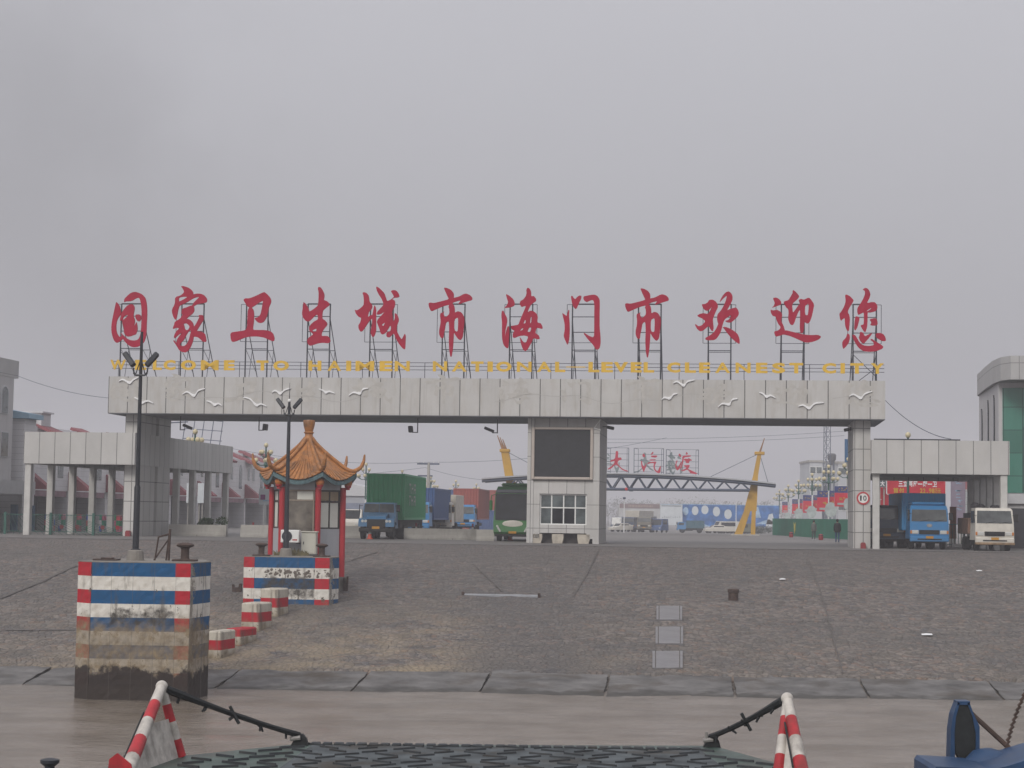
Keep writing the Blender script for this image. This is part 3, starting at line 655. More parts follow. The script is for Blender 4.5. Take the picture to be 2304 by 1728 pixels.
M_STAIN = mat('old_letter_stain', (.405, .388, .362), rough=.6, var=.12, scale=3)
order = [('guo', 268, 317, '国'), ('jia', 404, 454, '家'), ('wei', 550, 599, '卫'), ('sheng', 689, 739, '生'), ('cheng', 830, 881, '城'), ('shi', 993, 1043, '市'),
         ('hai', 1145, 1196, '海'), ('men', 1286, 1338, '门'), ('shi2', 1435, 1486, '市'), ('huan', 1593, 1644, '欢'), ('ying', 1757.5, 1809, '迎'), ('nin', 1919.5, 1972, '您')]
where = ['first of the row on the beam', 'second in the row', 'third of the row on the beam', 'fourth in the row', 'fifth of the row on the beam',
         'above the word NATIONAL', 'seventh of the row on the beam', 'eighth of the row on the beam', 'above the word LEVEL',
         'tenth in the row', 'next to last on the beam', 'last on the right end of the beam']
def char_outline(key, sy):
    ox, oy, loops = CH[key]
    return [[(lambda v: (v.x, v.z))(sp(ox+x/K, oy+y/K, sy)) for x, y in smooth_poly(L, 1)] for L in loops]
OUTL = {}
for (key, p0, p1, ch), wh in zip(order, where):
    L = char_outline(key, SY); OUTL[key] = L
    a0 = sp(p0, 830, SY).x; a1 = sp(p1, 830, SY).x; xc = (a0+a1)/2
    t = thing('sign_character', f'red brush character {ch} on a thin frame, {wh}', 'sign character', site(xc, SY, BZ1), RZ, 'red characters standing along the gate beam')
    vs, fs = outline_mesh([[(x-xc, z-BZ1) for x, z in l] for l in L], .1)
    MB().add(vs, fs).build('character', M_RED, t)
    gx0 = (min(p[0] for l in L for p in l)+max(p[0] for l in L for p in l))/2; gs = [[(gx0+(x-gx0)*.8+(.3 if key == 'guo' else -.15), BZ0+.75+(z-min(q[1] for l2 in L for q in l2))*.42) for x, z in l] for l in L]
    vs, fs = outline_mesh(gs, .004); MB().add(vs, fs, Matrix.Translation((0, -.004, 0))).build('stain_mark', M_STAIN, gate)
    top = 4.75 if key not in ('huan', 'ying', 'nin') else 4.75
    h0, h1 = a0-xc, a1-xc
    f = MB(); r_ = .036; fy = .14
    lean = key not in ('huan', 'ying')
    for h in (h0, h1):
        f.tube((h, fy, 0), (h, fy, top), r_+.01, n=5)
        f.tube((h, 3.4, 0), (h, fy, top-.9), r_-.006, n=5)
    for z in (1.9, 3.0, 3.95, top): f.tube((h0, fy, z), (h1, fy, z), r_-.008, n=5)
    f.tube((h0, 1.75, 1.95), (h1, 1.75, 1.95), .02, n=4)
    for h in (h0, h1): f.tube((h, fy, 1.9), (h, 3.4-.5, .6), .018, n=4); f.tube((h, 1.75, 1.95), (h, fy+.9, 0), .018, n=4)
    if key in ('guo', 'nin'): f.tube((h0, fy, 1.7), (h1, fy, .35), .02, n=4)
    if key == 'nin': f.tube((h0+.2, fy, 0), (h1, fy, .9), .02, n=4)
    xs0 = min(x for x, z in L[0])-xc; e = .32
    for q in (h0-e, h1+e*.9):
        if q < h0: f.tube((q, .08, 2.35), (q, .08, top-.05), .017, n=4)
        elif key in ('hai', 'huan', 'cheng', 'ying', 'nin'): f.tube((q, .08, 2.35), (q, .08, top-.05), .017, n=4)
    for z in (2.35, top-.05): f.tube((h0-e, .08, z), (h1+e*.9 if key in ('hai', 'huan', 'cheng', 'ying', 'nin') else h1, .08, z), .017, n=4)
    for h in (h0, h1): f.box(h-.09, h+.09, fy-.09, fy+.09, 0, .12)
    f.build('support_frame', M_STEEL, t)

# ---------------------------------------------------------------- the yellow lettering
LET = [('W',248,283),('E',304,329),('L',344,364),('C',368,395),('O',407,441),('M',452,492),('E',504,528),('T',577,604),('O',615,650),('H',694,723),('A',737,768),('I',779,790),('M',800,842),('E',854,883),('N',888,922),('N',974,1006),('A',1017,1050),('T',1060,1088),('I',1097,1109),('O',1116,1151),('N',1163,1196),('A',1208,1241),('L',1249,1272),('—',1274,1317),('L',1324,1349),('E',1353,1379),('V',1381,1413),('E',1419,1444),('L',1448,1472),('C',1501,1531),('L',1541,1566),('E',1573,1598),('A',1609,1643),('N',1655,1689),('E',1701,1727),('S',1737,1767),('T',1776,1807),('C',1850,1881),('I',1891,1901),('T',1913,1943),('Y',1959,1989)]
t = thing('welcome_lettering', 'line of yellow capital letters on thin rails reading WELCOME TO HAIMEN NATIONAL-LEVEL CLEANEST CITY', 'lettering', site(0, .9, BZ1), RZ)
zc = .8; hh = .315
for ch, a, c in LET:
    x0 = sp(a, 823, .9).x; x1 = sp(c, 823, .9).x
    f = MB(); put_glyph(f, ch, x0, x1, zc-hh, zc+hh, 0, .06, .03 if ch in 'MWNA' else .05 if ch not in 'I—' else .02)
    if ch == '—': f = MB().box(x0, x1, -.03, .03, zc-.03, zc+.03)
    if ch == 'I': f = MB().box(x0, x1, -.03, .03, zc-hh, zc+hh)
    f.build('letter', M_GOLD, t)
rl = MB(); xa, xb = sp(252, 823, .9).x, sp(1990, 828, .9).x
for z in (zc-.22, zc, zc+.22): rl.tube((xa, .06, z), (xb, .06, z), .017, n=4)
rl.build('rail', M_STEEL, t)
xx = xa+.4
while xx < xb: MB().tube((xx, .09, 0), (xx, .09, zc+.24), .02, n=4).build('rail_post', M_STEEL, t); xx += 3.9

# ---------------------------------------------------------------- side wings: covered walks with slim posts
M_WING = panel_mat('wing_cladding', CLAD, px=1.0, py=1.0, ox=-30.66, oy=0, wd=.05, line=.38, stain=.1)
M_WINGB = panel_mat('wing_cladding_shaded', (.36, .37, .39), py=.9, ox=0, wd=.02, line=.6, stain=.1)  # darker bluish copy of the cladding, side shade put into its colour
M_POST = mat('wing_post', (.45, .44, .42), rough=.6, var=.08, grime=.15)
def wing(name, x0, x1, depth, posts, label):
    t = thing(name, label, 'covered walk', G0, RZ)
    zb, zt = 4.44, 6.42
    b = MB(); b.box(x0, x1, 0, .8, zb, zt); b.box(x0, x0+.7, .8, depth, zb, zt); b.box(x1-.7, x1, .8, depth, zb, zt); b.box(x0+.7, x1-.7, depth-.7, depth, zb, zt)
    b.build('fascia', M_WING, t)
    MB().box(x0+.7, x1-.7, .8, depth-.7, zb+.25, zb+.5).build('ceiling', M_SOFFIT, t)
    for x, y in posts: MB().cbox(x-.2, x+.2, y, y+.45, -.1, zb, .03).build('post', M_POST, t)
    return t
wing('covered_walk', -30.66, -23.5, 22.5, [(-30.4, .1)]+[(-30.4, 3.9*k) for k in range(1, 6)]+[(-23.8, y) for y in (9.5, 13.2, 17.0, 21.6)], 'low covered walk on slim posts left of the gate, joined to the left pillar')
wing('covered_walk', 21.46, 29.4, 20.0, [(21.75, .3), (29.1, .1)]+[(29.1, y) for y in (3.2, 6.3, 9.4, 12.5, 15.6)], 'low covered walk on slim posts right of the gate, with the blue lorry under it')
# dark lip along the top of the right walk, a railing
t = tag(MB().box(21.6, 26.6, .1, .2, 6.42, 6.5).build('roof_lip', M_DARK), 'thin dark strip lying along the roof edge of the right covered walk', 'roof strip'); t.location = G0; t.rotation_euler = (0, 0, RZ)
# ================================================================ MOORING BLOCKS, KIOSK, FERRY
def stripe_mat(name, c1, ztop, h, zmud, zwet, chip=.35, mudw=.35, base=0.0, patch=None, w1=(.6, .575, .525), w2=(.38, .34, .28)):
    m, n, b = _new(name)
    (x, y, z), vec = _xyz(n)
    q = _math(n, 'ADD', _math(n, 'DIVIDE', _math(n, 'SUBTRACT', ztop, z), h), 20.0)
    odd = _math(n, 'GREATER_THAN', _math(n, 'MODULO', q, 2.0), 1.0)
    t0 = _noise(n, 1.6, 8); t1 = _noise(n, 4.5, 8)
    blue = _mix(n, _map(n, t1.outputs['Fac'], .4, .7, 0, .35), c1, tuple(k*.55+.02 for k in c1))
    white = _mix(n, _map(n, t1.outputs['Fac'], .45, .7, 0, .5), w1, w2)
    o = _mix(n, odd, blue, white)
    # flaking and rain streaks
    st = _noise(n, 1.0, 6, _scaled(n, vec, 3.5, 3.5, .6)); o = _mix(n, _map(n, st.outputs['Fac'], .545, .68, 0, chip), o, (.085, .075, .065))
    ch = _noise(n, 2.6, 10, rough=.75); low = _map(n, z, zmud-.2, ztop, .1, 0)
    o = _mix(n, _math(n, 'GREATER_THAN', _math(n, 'ADD', ch.outputs['Fac'], low), .67), o, (.1, .088, .07))
    if patch:                    # bare concrete where boats have scraped the corner
        cw = _map(n, t1.outputs['Fac'], .35, .65, -.3, .3)
        cf = _math(n, 'MULTIPLY', _math(n, 'MULTIPLY', _math(n, 'GREATER_THAN', y, .015), _math(n, 'GREATER_THAN', x, 2.0)), _math(n, 'LESS_THAN', _math(n, 'ADD', y, cw), .32))
        o = _mix(n, _math(n, 'MULTIPLY', cf, .85), o, _mix(n, _map(n, t1.outputs['Fac'], .4, .6, 0, 1), (.16, .14, .115), (.34, .31, .26)))
    if patch:                    # a broad stain where the paint has gone
        x0, x1, z0, z1 = patch; wob = _map(n, t0.outputs['Fac'], .3, .7, -.22, .22)
        px_ = _math(n, 'MULTIPLY', _map(n, _math(n, 'ADD', x, wob), x0, x0+.2, 0, 1), _map(n, _math(n, 'ADD', x, wob), x1-.2, x1, 1, 0))
        pz_ = _math(n, 'MULTIPLY', _map(n, _math(n, 'ADD', z, wob), z0, z0+.12, 0, 1), _map(n, _math(n, 'ADD', z, wob), z1-.12, z1, 1, 0))
        pf = _math(n, 'MULTIPLY', _math(n, 'MULTIPLY', px_, pz_), _map(n, ch.outputs['Fac'], .38, .55, .25, .95))
        o = _mix(n, pf, o, (.05, .045, .04))
    # river silt up to the flood mark
    zz = _math(n, 'ADD', z, _map(n, t0.outputs['Fac'], .3, .7, -mudw, mudw))
    mf = _math(n, 'MULTIPLY', _map(n, zz, zmud+.25, zmud-.25, 0, 1, True), _map(n, t1.outputs['Fac'], .3, .66, 1.0, .62))
    mud = _mix(n, _map(n, ch.outputs['Fac'], .35, .65, 0, 1), (.12, .09, .055), (.26, .2, .125))
    o = _mix(n, mf, o, mud)
    if zwet > base: o = _mix(n, _map(n, _math(n, 'ADD', zz, _map(n, ch.outputs['Fac'], .3, .7, -.12, .12)), zwet+.1, zwet-.1, 0, .96, True), o, (.03, .023, .021))
    seam = _math(n, 'LESS_THAN', _math(n, 'ABSOLUTE', _math(n, 'SUBTRACT', _math(n, 'MODULO', _math(n, 'ADD', x, 20.0), .66), .33)), .008)
    o = _mix(n, _math(n, 'MULTIPLY', seam, .5), o, (.1, .09, .08))
    n.links.new(o, b.inputs['Base Color']); b.inputs['Roughness'].default_value = .8; b.inputs['Specular IOR Level'].default_value = .15
    bp = n.nodes.new('ShaderNodeBump'); bp.inputs['Strength'].default_value = .35; bp.inputs['Distance'].default_value = .02
    n.links.new(ch.outputs['Fac'], bp.inputs['Height']); n.links.new(bp.outputs[0], b.inputs['Normal'])
    return m
BLUE = (.011, .08, .195); REDP = (.38, .018, .03)
M_CONC = mat('bare_concrete', (.2, .185, .165), rough=.8, var=.2, scale=1.5, bump=.4, grime=.5)
M_RUST = mat('rusty_iron', (.055, .035, .028), rough=.75, var=.45, scale=6, bump=.4)
M_IRON = mat('black_iron', (.022, .024, .03), rough=.45, var=.25, scale=5)
def block(name, label, loc, rz, plan, zb, H, h, zmud, zwet, redx, mudw, patch):
    t = thing(name, label, 'mooring block', loc, rz, 'striped mooring blocks')
    mb_ = stripe_mat(name+'_blue', BLUE, H, h, zmud, zwet, .75, mudw, patch=patch); mr_ = stripe_mat(name+'_red', REDP, H, h, zmud+(.2 if zmud > 2 else 0), zwet, .4, mudw)
    B = MB(); n = len(plan)
    for i in range(n):
        p, q = plan[i], plan[(i+1) % n]
        red = i in redx
        segs = [(p, q, red)]
        if i == 1:
            k = redx['split']; mpt = (p[0]+(q[0]-p[0])*k, p[1]+(q[1]-p[1])*k); segs = [(p, mpt, False), (mpt, q, True)]
        for a, c, rd in segs:
            B.cur = 1 if rd else 0
            d = Vector((c[0]-a[0], c[1]-a[1])); nrm = Vector((d.y, -d.x)).normalized()*(.012 if rd else 0)
            a2 = (a[0]+nrm.x, a[1]+nrm.y); c2 = (c[0]+nrm.x, c[1]+nrm.y)
            rj = random.Random(i*7+int(rd)); Ls = d.length; nu_ = max(2, int(Ls/.14)); no_ = Vector((d.y, -d.x)).normalized()
            def wf(u, v, a2=a2, c2=c2, no_=no_, rj=rj):
                j = rj.uniform(-.012, .012) if .01 < u < .99 else rj.uniform(-.006, .006); x_ = a2[0]+(c2[0]-a2[0])*u+no_.x*j; y_ = a2[1]+(c2[1]-a2[1])*u+no_.y*j
                return (x_, y_, zb+(H-zb)*v)
            B.grid(wf, nu_, int((H-zb)/.14))
    B.build('painted_wall', [mb_, mr_], t, recalc=False)
    MB().prism(plan, H+.001, H+.03, 'z').build('top_slab', M_CONC, t)
    return t
def plan_px(pts, Y0, x0, back):      # plan of a block: visible corners by sight line and distance, then straight back
    return [(at(px, py, Y0+dy).x-x0, dy) for px, py, dy in pts] + back
x1_ = at(190, 1400, 57.1).x
plan1 = plan_px([(173, 1400, .55), (203, 1400, 0), (426, 1400, 0), (471, 1400, 1.7)], 57.1, x1_, [(2.85, 4.4), (.5, 4.4)])
bl1 = block('mooring_block', 'tall red, white and blue striped block in the river, its lower half brown with mud', (x1_, 57.1, 0), 0, plan1, -1.5, 4.18, .418, 2.3, .9, {0: 1, 'split': .848}, .32, (.7, 2.9, 2.25, 2.75))
x2_ = at(560, 1310, 80).x
plan2 = plan_px([(548, 1310, .3), (572, 1310, 0), (741, 1310, 0), (762, 1310, .9)], 80, x2_, [(3.35, 3.2), (.3, 3.2)])
bl2 = block('mooring_block', 'lower red, white and blue striped block on the ramp in front of the kiosk', (x2_, 80.0, 0), 0, plan2, 1.0, 3.86, .447, 1.75, .5, {0: 1, 'split': .805}, .28, (.45, 3.0, 2.15, 3.0))
# flaked remains of painted characters on the white stripe of the farther block
fl = MB(); rr2 = random.Random(11)
for i in range(7):
    cx = .82+i*.42; zc_ = 3.86-.447*1.5
    for k in range(15):
        a = cx+rr2.uniform(-.14, .14); z_ = zc_+rr2.uniform(-.16, .14); w_ = rr2.uniform(.02, .075); h_ = rr2.uniform(.02, .09)
        fl.prism([(a-w_, z_), (a-w_*.3, z_-h_), (a+w_*.8, z_-h_*.5), (a+w_, z_+h_*.6), (a-w_*.2, z_+h_)], -.004-.0006*k, 0)
fl.build('flaked_lettering', mat('flaked_paint', (.12, .1, .085), var=.3, scale=5), bl2)

def bollard(loc, s, label, rz=0):
    t = thing('bollard', label, 'bollard', loc, rz, 'iron mooring bollards')
    MB().lathe([(.16*s,.06),(.135*s,.1),(.13*s,.36*s),(.15*s,.42*s),(.27*s,.47*s),(.285*s,.51*s),(.22*s,.56*s),(.08*s,.585*s)], 20).build('post', M_RUST, t, True)
    MB().cbox(-.37*s, .37*s, -.3*s, .3*s, 0, .06, .015).build('base_plate', M_RUST, t)
    return t
def px_on(px, py, Y): return at(px, py, Y)
p = at(416, 1264, 58.8); bollard((p.x, 58.8, 4.21), 1.0, 'black mushroom bollard on the right of the tall striped block in the river')
p = at(588, 1252, 80.9); bollard((p.x, 80.9, 3.89), .98, 'rusty mushroom bollard on the left end of the farther striped block')
p = at(724, 1252, 80.9); bollard((p.x, 80.9, 3.89), .98, 'rusty mushroom bollard on the farther striped block, right of the white cabinet')
p = at(240, 1260, 58.4)
t = thing('hatch', 'flat dark iron hatch lying on the left of the tall striped block', 'hatch', (p.x, 58.4, 4.21))
MB().cbox(-.38, .38, -.3, .3, 0, .05, .012).build('plate', M_RUST, t); MB().cbox(-.15, .2, -.2, .2, .05, .09, .012).build('lid', M_RUST, t)
# bent steel rail on top
t = thing('bent_rail', 'bent rusty angle iron rail standing on the tall striped block between pole and bollard', 'rail', (at(365, 1262, 59.2).x, 59.2, 4.21))
s_ = MB(); s_.path([(-.24, 0, 0), (-.14, 0, .74), (.2, 0, .84)], .028, 5); s_.path([(-.27, 0, 0), (.2, .05, .72)], .026, 5)
s_.build('rail', M_RUST, t); MB().path([(.2, 0, 0), (.22, 0, 1.0)], .04, 5).path([(.1, .1, 0), (.2, .05, .95)], .03, 5).build('post', M_RUST, t)

def flood_pole(base, zb, ztop, zarm, fx, label, r0, r1, spike):
    t = thing('floodlight_pole', label, 'light pole', base, 0, 'floodlight poles')
    H = ztop-zb
    MB().lathe([(.29, 0), (.27, .1), (.24, .3), (.2, .34)], 14).build('concrete_base', M_CONC, t)
    s_ = MB(); s_.lathe([(.16, .33), (.16, .36), (r0*1.25, .38), (r0*1.2, 2.3 if not spike else .9), (r0, 2.36 if not spike else .96)], 12)
    s_.tube((0,0,.9), (0,0,zarm-zb), r0, r1, 12)
    s_.tube((0,0,zarm-zb), (0,0,H-(0 if not spike else .85)), r1, r1*.8, 10)
    if spike: s_.tube((0,0,H-.86), (0,0,H), .022, .008, 6)
    s_.build('pole', M_IRON, t, True)
    if spike: MB().ball((0, 0, H-.8), .085, 8).build('collar', M_WHITE, t)
    z = zarm-zb
    a = MB(); a.path([(-fx*.42, -.05, z+.05), (-fx*.3, -.06, z-.03), (fx*.3, -.06, z-.03), (fx*.42, -.05, z+.05)], .035, 6)
    for s in (-1, 1): a.path([(s*fx*.42, -.05, z+.05), (s*fx*.45, -.05, z+.2)], .025, 5); a.path([(s*.02, 0, z+.45), (s*.1, -.03, z+.18), (s*fx*.28, -.05, z+.02)], .018, 5)
    a.build('arm', M_IRON, t)
    for s in (-1, 1):
        Mx = Matrix.Translation((s*fx*.72, -.08, z+.47)) @ Matrix.Rotation(R(38)*s, 4, 'Y') @ Matrix.Rotation(R(-14), 4, 'X')
        MB().cbox(-.085, .085, -.1, .1, -.27, .27, .03, Mx).build('floodlight', M_IRON, t)
    return t
p = at(305, 1240, 58.7)
flood_pole((p.x, 58.7, 4.21), 4.21, 11.46, 10.1, .5, 'tall black twin floodlight pole on the striped block in the river', .083, .055, False)
p = at(643, 1252, 81.4)
flood_pole((p.x, 81.4, 3.89), 3.89, 11.5, 10.1, .52, 'black twin floodlight pole with a thin spike, in front of the kiosk', .105, .07, True)

# kerb stones stepping down between the blocks
def kerb(px0, px1, pyb, h, l, yaw, label, redz, bh):
    c = ramp((px0+px1)/2, pyb); Y = c.y; W = (px1-px0)*Y/F
    mcol = stripe_mat('kerb_paint', REDP, redz, bh, .28, -1, chip=.75, mudw=.2, w1=(.46, .425, .36), w2=(.26, .22, .17))
    t = thing('kerb_stone', label, 'kerb stone', (c.x, Y+.4, rz_(Y+.4)-.05), yaw, 'red and white kerb stones on the ramp')
    MB().cbox(-W*.36, W*.36, -.38, l, -.12, h, .05).build('stone', mcol, t)
kerb(580, 638, 1388, 1.16, .9, R(-14), 'kerb stone with a broad red band against the farther striped block, highest of four', 1.16-.38, .39)
kerb(537, 598, 1420, 1.1, .9, R(-16), 'kerb stone with a flat pale top and red band, second from the farther block', 1.1-.36, .38)
kerb(503, 556, 1452, .62, 1.1, R(-16), 'low kerb stone with a red top edge, between two taller ones', .63, .3)
kerb(465, 508, 1482, .98, 1.0, R(-14), 'kerb stone with a muddy red band beside the tall striped block', .98-.32, .35)
def rusty(px, py, wpx, hpx, label, cyl=False):
    c = ramp(px, py); k = c.y/F; t = thing('mooring_stub', label, 'mooring stub', (c.x, c.y, c.z-.08))
    w_, h_ = wpx*k, hpx*k
    if cyl: MB().lathe([(w_*.45, 0), (w_*.45, h_*.7), (w_*.52, h_*.72), (w_*.52, h_*.95), (w_*.4, h_)], 14).build('stub', M_RUST, t, True)
    else: MB().prism([(-w_/2, 0), (w_/2, 0), (w_*.5, h_), (w_*.28, h_), (w_*.2, h_*.62), (-w_*.3, h_*.6), (-w_*.36, h_*.92), (-w_/2, h_*.9)], -.16, .16).build('stub', M_RUST, t)
rusty(1650, 1350, 25, 29, 'short rusty iron stub standing alone on the right of the ramp', True)
rusty(533, 1331, 20, 22, 'low rusty iron cleat on the ramp left of the farther striped block')
rusty(778, 1329, 10, 36, 'thin rusty iron peg on the ramp right of the kiosk')
# steel plates and a rail let into the ramp
M_PLATE = mat('ramp_plate', (.185, .18, .185), rough=.42, var=.18, scale=2, grime=.35, metal=.2)
for (x0, x1, y0, y1, lab) in ((1477, 1535, 1366, 1397, 'grey steel plate let into the ramp, farthest up of three'), (1475, 1537, 1413, 1451, 'grey steel plate let into the ramp, middle of three'), (1468, 1536, 1468, 1506, 'grey steel plate let into the ramp, nearest the water of three')):
    a, b_, c, d = ramp(x0, y1), ramp(x1, y1), ramp(x1, y0), ramp(x0, y0); cc = (a+b_+c+d)/4
    t = thing('steel_plate', lab, 'steel plate', cc, 0, 'steel plates in a row on the ramp')
    up_ = Vector((0, -SLOPE, 1)).normalized()
    s_ = MB(); q = [v-cc+up_*.06 for v in (a, b_, c, d)]; q2 = [v-up_*.12 for v in q]; s_.add(q+q2, [(0,1,2,3),(0,1,5,4),(1,2,6,5),(2,3,7,6),(3,0,4,7)]); s_.build('plate', M_PLATE, t)
    s_ = MB()
    for k in (.1, .9):
        g0 = q[0].lerp(q[1], k); g1 = q[3].lerp(q[2], k); o_ = Vector((.02, 0, 0)); l_ = up_*.004
        s_.add([g0-o_+l_, g0+o_+l_, g1+o_+l_, g1-o_+l_], [(0,1,2,3)])
    s_.build('groove', SEAM, t)
a, b_ = ramp(1042, 1339), ramp(1213, 1343); cc = (a+b_)/2
t = thing('steel_rail', 'long thin steel strip lying across the middle of the ramp', 'steel strip', cc, math.atan2(b_.y-a.y, b_.x-a.x)); L = (b_-a).length/2
MB().cbox(-L, L, -.13, .13, -.05, .075, .02).build('strip', mat('strip_steel', (.3, .31, .33), rough=.4, var=.15, metal=.3), t)
for s in (-1, 1): MB().cbox(s*L-.06, s*L+.06, -.16, .16, -.05, .16, .02).build('end_lug', M_RUST, t)
for px, py, w_, lab in ((1760, 1306, 16, 'small white scrap of litter on the right of the ramp, beyond the rusty stub'), (2203, 1287, 14, 'faint pale scrap of litter near the white lorry'), (2085, 1431, 28, 'white sheet of litter low on the right of the ramp'), (736, 1352, 9, 'white scrap of litter beside the farther striped block'), (708, 1349, 7, 'tiny pale scrap of litter at the corner of the farther striped block')):
    c = ramp(px, py); k = c.y/F*w_/2
    tag(MB().add([(c.x-k, c.y-.25, c.z+.05), (c.x+k*.7, c.y-.3, c.z+.06), (c.x+k, c.y+.2, c.z+.09), (c.x-k*.6, c.y+.3, c.z+.07), (c.x-k*.1, c.y, c.z+.11)], [(0,1,4),(1,2,4),(2,3,4),(3,0,4)]).build('litter', M_GULL), lab, 'litter', 'scraps of litter on the ramp')

# ---------------------------------------------------------------- kiosk
PC = Vector((at(690, 1200, 85).x, 85.0, 2.35)); PZ = -R(7)
kz = thing('kiosk', 'six sided ticket kiosk with red pillars and an upswept orange tiled roof', 'kiosk', PC, PZ)
M_TILE = mat('roof_tile', (.33, .132, .03), rough=.45, var=.35, scale=3.5, bump=.5, grime=.55, spec=.45)
M_KRED = mat('pillar_red', (.36, .022, .03), rough=.45, var=.12, scale=1.2, grime=.1)
M_KGREY = mat('kiosk_grey', (.34, .35, .37), rough=.7, var=.06, scale=1.2, streak=.15)
M_EAVE = mat('eave_teal', (.07, .12, .13), rough=.6, var=.4, scale=6)
M_DARKWOOD = mat('dark_frame', (.035, .03, .028), rough=.5)
M_BLIND = mat('pale_blind', (.54, .54, .49), rough=.8, var=.08, scale=1.5)
hexa = [R(-120+60*k) for k in range(6)]     # first side faces the river
zf = .55; zt = 4.6
def hp(k, r, z): return Vector((r*math.cos(hexa[k % 6]), r*math.sin(hexa[k % 6]), z))
MB().prism([(1.95*math.cos(a), 1.95*math.sin(a)) for a in hexa], -1.2, zf, 'z').build('plinth', M_CONC, kz)
for k in range(6):
    p = hp(k, 1.66, 0); MB().tube((p.x, p.y, zf-.2), (p.x, p.y, zt), .135, n=14).build('pillar', M_KRED, kz, True)
for k in range(6):
    a, c = hp(k, 1.55, 0), hp(k+1, 1.55, 0); d = (c-a).normalized(); L = (c-a).length
    Mw = Matrix(((d.x, -d.y, 0, a.x), (d.y, d.x, 0, a.y), (0, 0, 1, 0), (0, 0, 0, 1)))
    sill = 2.72 if k != 0 else 2.55
    wall = MB().box(.1, L-.1, -.05, .05, zf, sill, Mw).build('wall_panel', M_KGREY, kz)
    MB().box(.1, L-.1, -.06, .06, zt-.12, zt+.55, Mw).build('upper_band', M_KGREY, kz)
    fr = MB()
    for x in ((.14, L/2, L-.14) if k != 0 else (.16, L-.16)): fr.box(x-.035, x+.035, -.04, .04, sill+.002, zt-.122, Mw)
    for z in (sill+.035, zt-.16) + ((3.95,) if k != 0 else (4.0,)): fr.box(.176, L-.176, -.039, .039, z-.035, z+.035, Mw)
    fo = fr.build('window_frame', M_DARKWOOD if k != 0 else mat('tan_frame', (.24, .2, .16)), kz)
    if k == 0:
        MB().box(.2, L-.2, -.01, .01, sill+.07, 3.96, Mw).build('pane', glass_mat('tan_glass', (.13, .115, .095), .12), fo)
        MB().box(.2, .62, -.01, .01, 4.04, zt-.2, Mw).build('pane', glass_mat('tan_glass', (.1, .085, .07), .15), fo)
        MB().box(.625, L-.2, -.012, .01, 4.04, zt-.2, Mw).build('pane', M_BLIND, fo)
    else:
        for x0, x1 in ((.18, L/2-.04), (L/2+.04, L-.18)):
            MB().box(x0, x1, -.01, .01, sill+.07, 3.9, Mw).build('pane', M_BLIND, fo)
        MB().box(.18, L-.18, -.012, .01, 4.0, zt-.2, Mw).build('pane', mat('tan_blind', (.26, .2, .13), var=.12) if k == 1 else M_BLIND, fo)
# roof: ridges sweep up at the corners, eaves sag between them
def prof(t, corner):
    if corner:
        r = .16+2.12*t; z = 6.78-2.35*(1-(1-min(t, 1))**1.75)*.62+.0
        z = 6.8-1.75*(t**.82)+.42*max(0, t-.72)**2*8
        return r, z
    r = .14+1.78*t; return r, 6.78-1.85*(t**.86)
def roofpt(k, u, t):            # u in -1..1 across one sixth
    rc, zc_ = prof(t, True); rm, zm_ = prof(t, False)
    a = (hexa[k]+R(30))+u*R(30); w_ = abs(u)**2.0
    rr_ = rc*math.cos(R(30))/math.cos(u*R(30)); rr_ = rr_*(1-.02*(1-w_))
    return Vector((rr_*math.cos(a), rr_*math.sin(a), zm_*(1-w_)+zc_*w_))
rf = MB()
for k in range(6): rf.grid(lambda i, j: roofpt(k, i*2-1, j), 14, 14)
roof = rf.build('roof', M_TILE, kz, True)
for k in range(6):
    rb = MB()
    for q in range(9):
        u = -0.86+q*.215; t0 = .12+.5*abs(u)**1.6
        pts = [roofpt(k, u*(.35+.65*(t0+(1.015-t0)*i/9)), t0+(1.015-t0)*i/9)+Vector((0, 0, .02)) for i in range(10)]
        rb.path(pts, .042, 6)
    rb.build('tile_rib', M_TILE, roof, True)
for k in range(6):
    rg = MB()
    pts = [roofpt(k, -1, i/12)+Vector((0, 0, .07)) for i in range(12)]
    e = roofpt(k, -1, 1); o_ = Vector((e.x, e.y, 0)).normalized()
    pts += [e+Vector((0, 0, .1)), e+o_*.2+Vector((0, 0, .24)), e+o_*.31+Vector((0, 0, .5)), e+o_*.34+Vector((0, 0, .78))]
    rg.path(pts, [.085]*12+[.105, .095, .075, .045], 8)
    rg.ball(pts[-1], .045, 6)
    rg.build('ridge', M_TILE, roof, True)
ed = MB()
for k in range(6):
    pts = [roofpt(k, i/10*2-1, 1.0)+Vector((0, 0, -.06)) for i in range(11)]
    for a, c in zip(pts, pts[1:]): ed.add([a, c, c-Vector((0,0,.18)), a-Vector((0,0,.18)), a*.96+Vector((0,0,a.z*.04)), c*.96+Vector((0,0,c.z*.04)), c*.96+Vector((0,0,c.z*.04-.18)), a*.96+Vector((0,0,a.z*.04-.18))], [(0,1,2,3),(4,5,6,7),(2,3,7,6),(0,1,5,4)])
ed.build('eave_edge', M_EAVE, roof)
un = MB()
for k in range(6): un.grid(lambda i, j: roofpt(k, i*2-1, .62+.38*j)+Vector((0, 0, -.2)), 8, 4)
un.build('eave_underside', M_EAVE, roof)
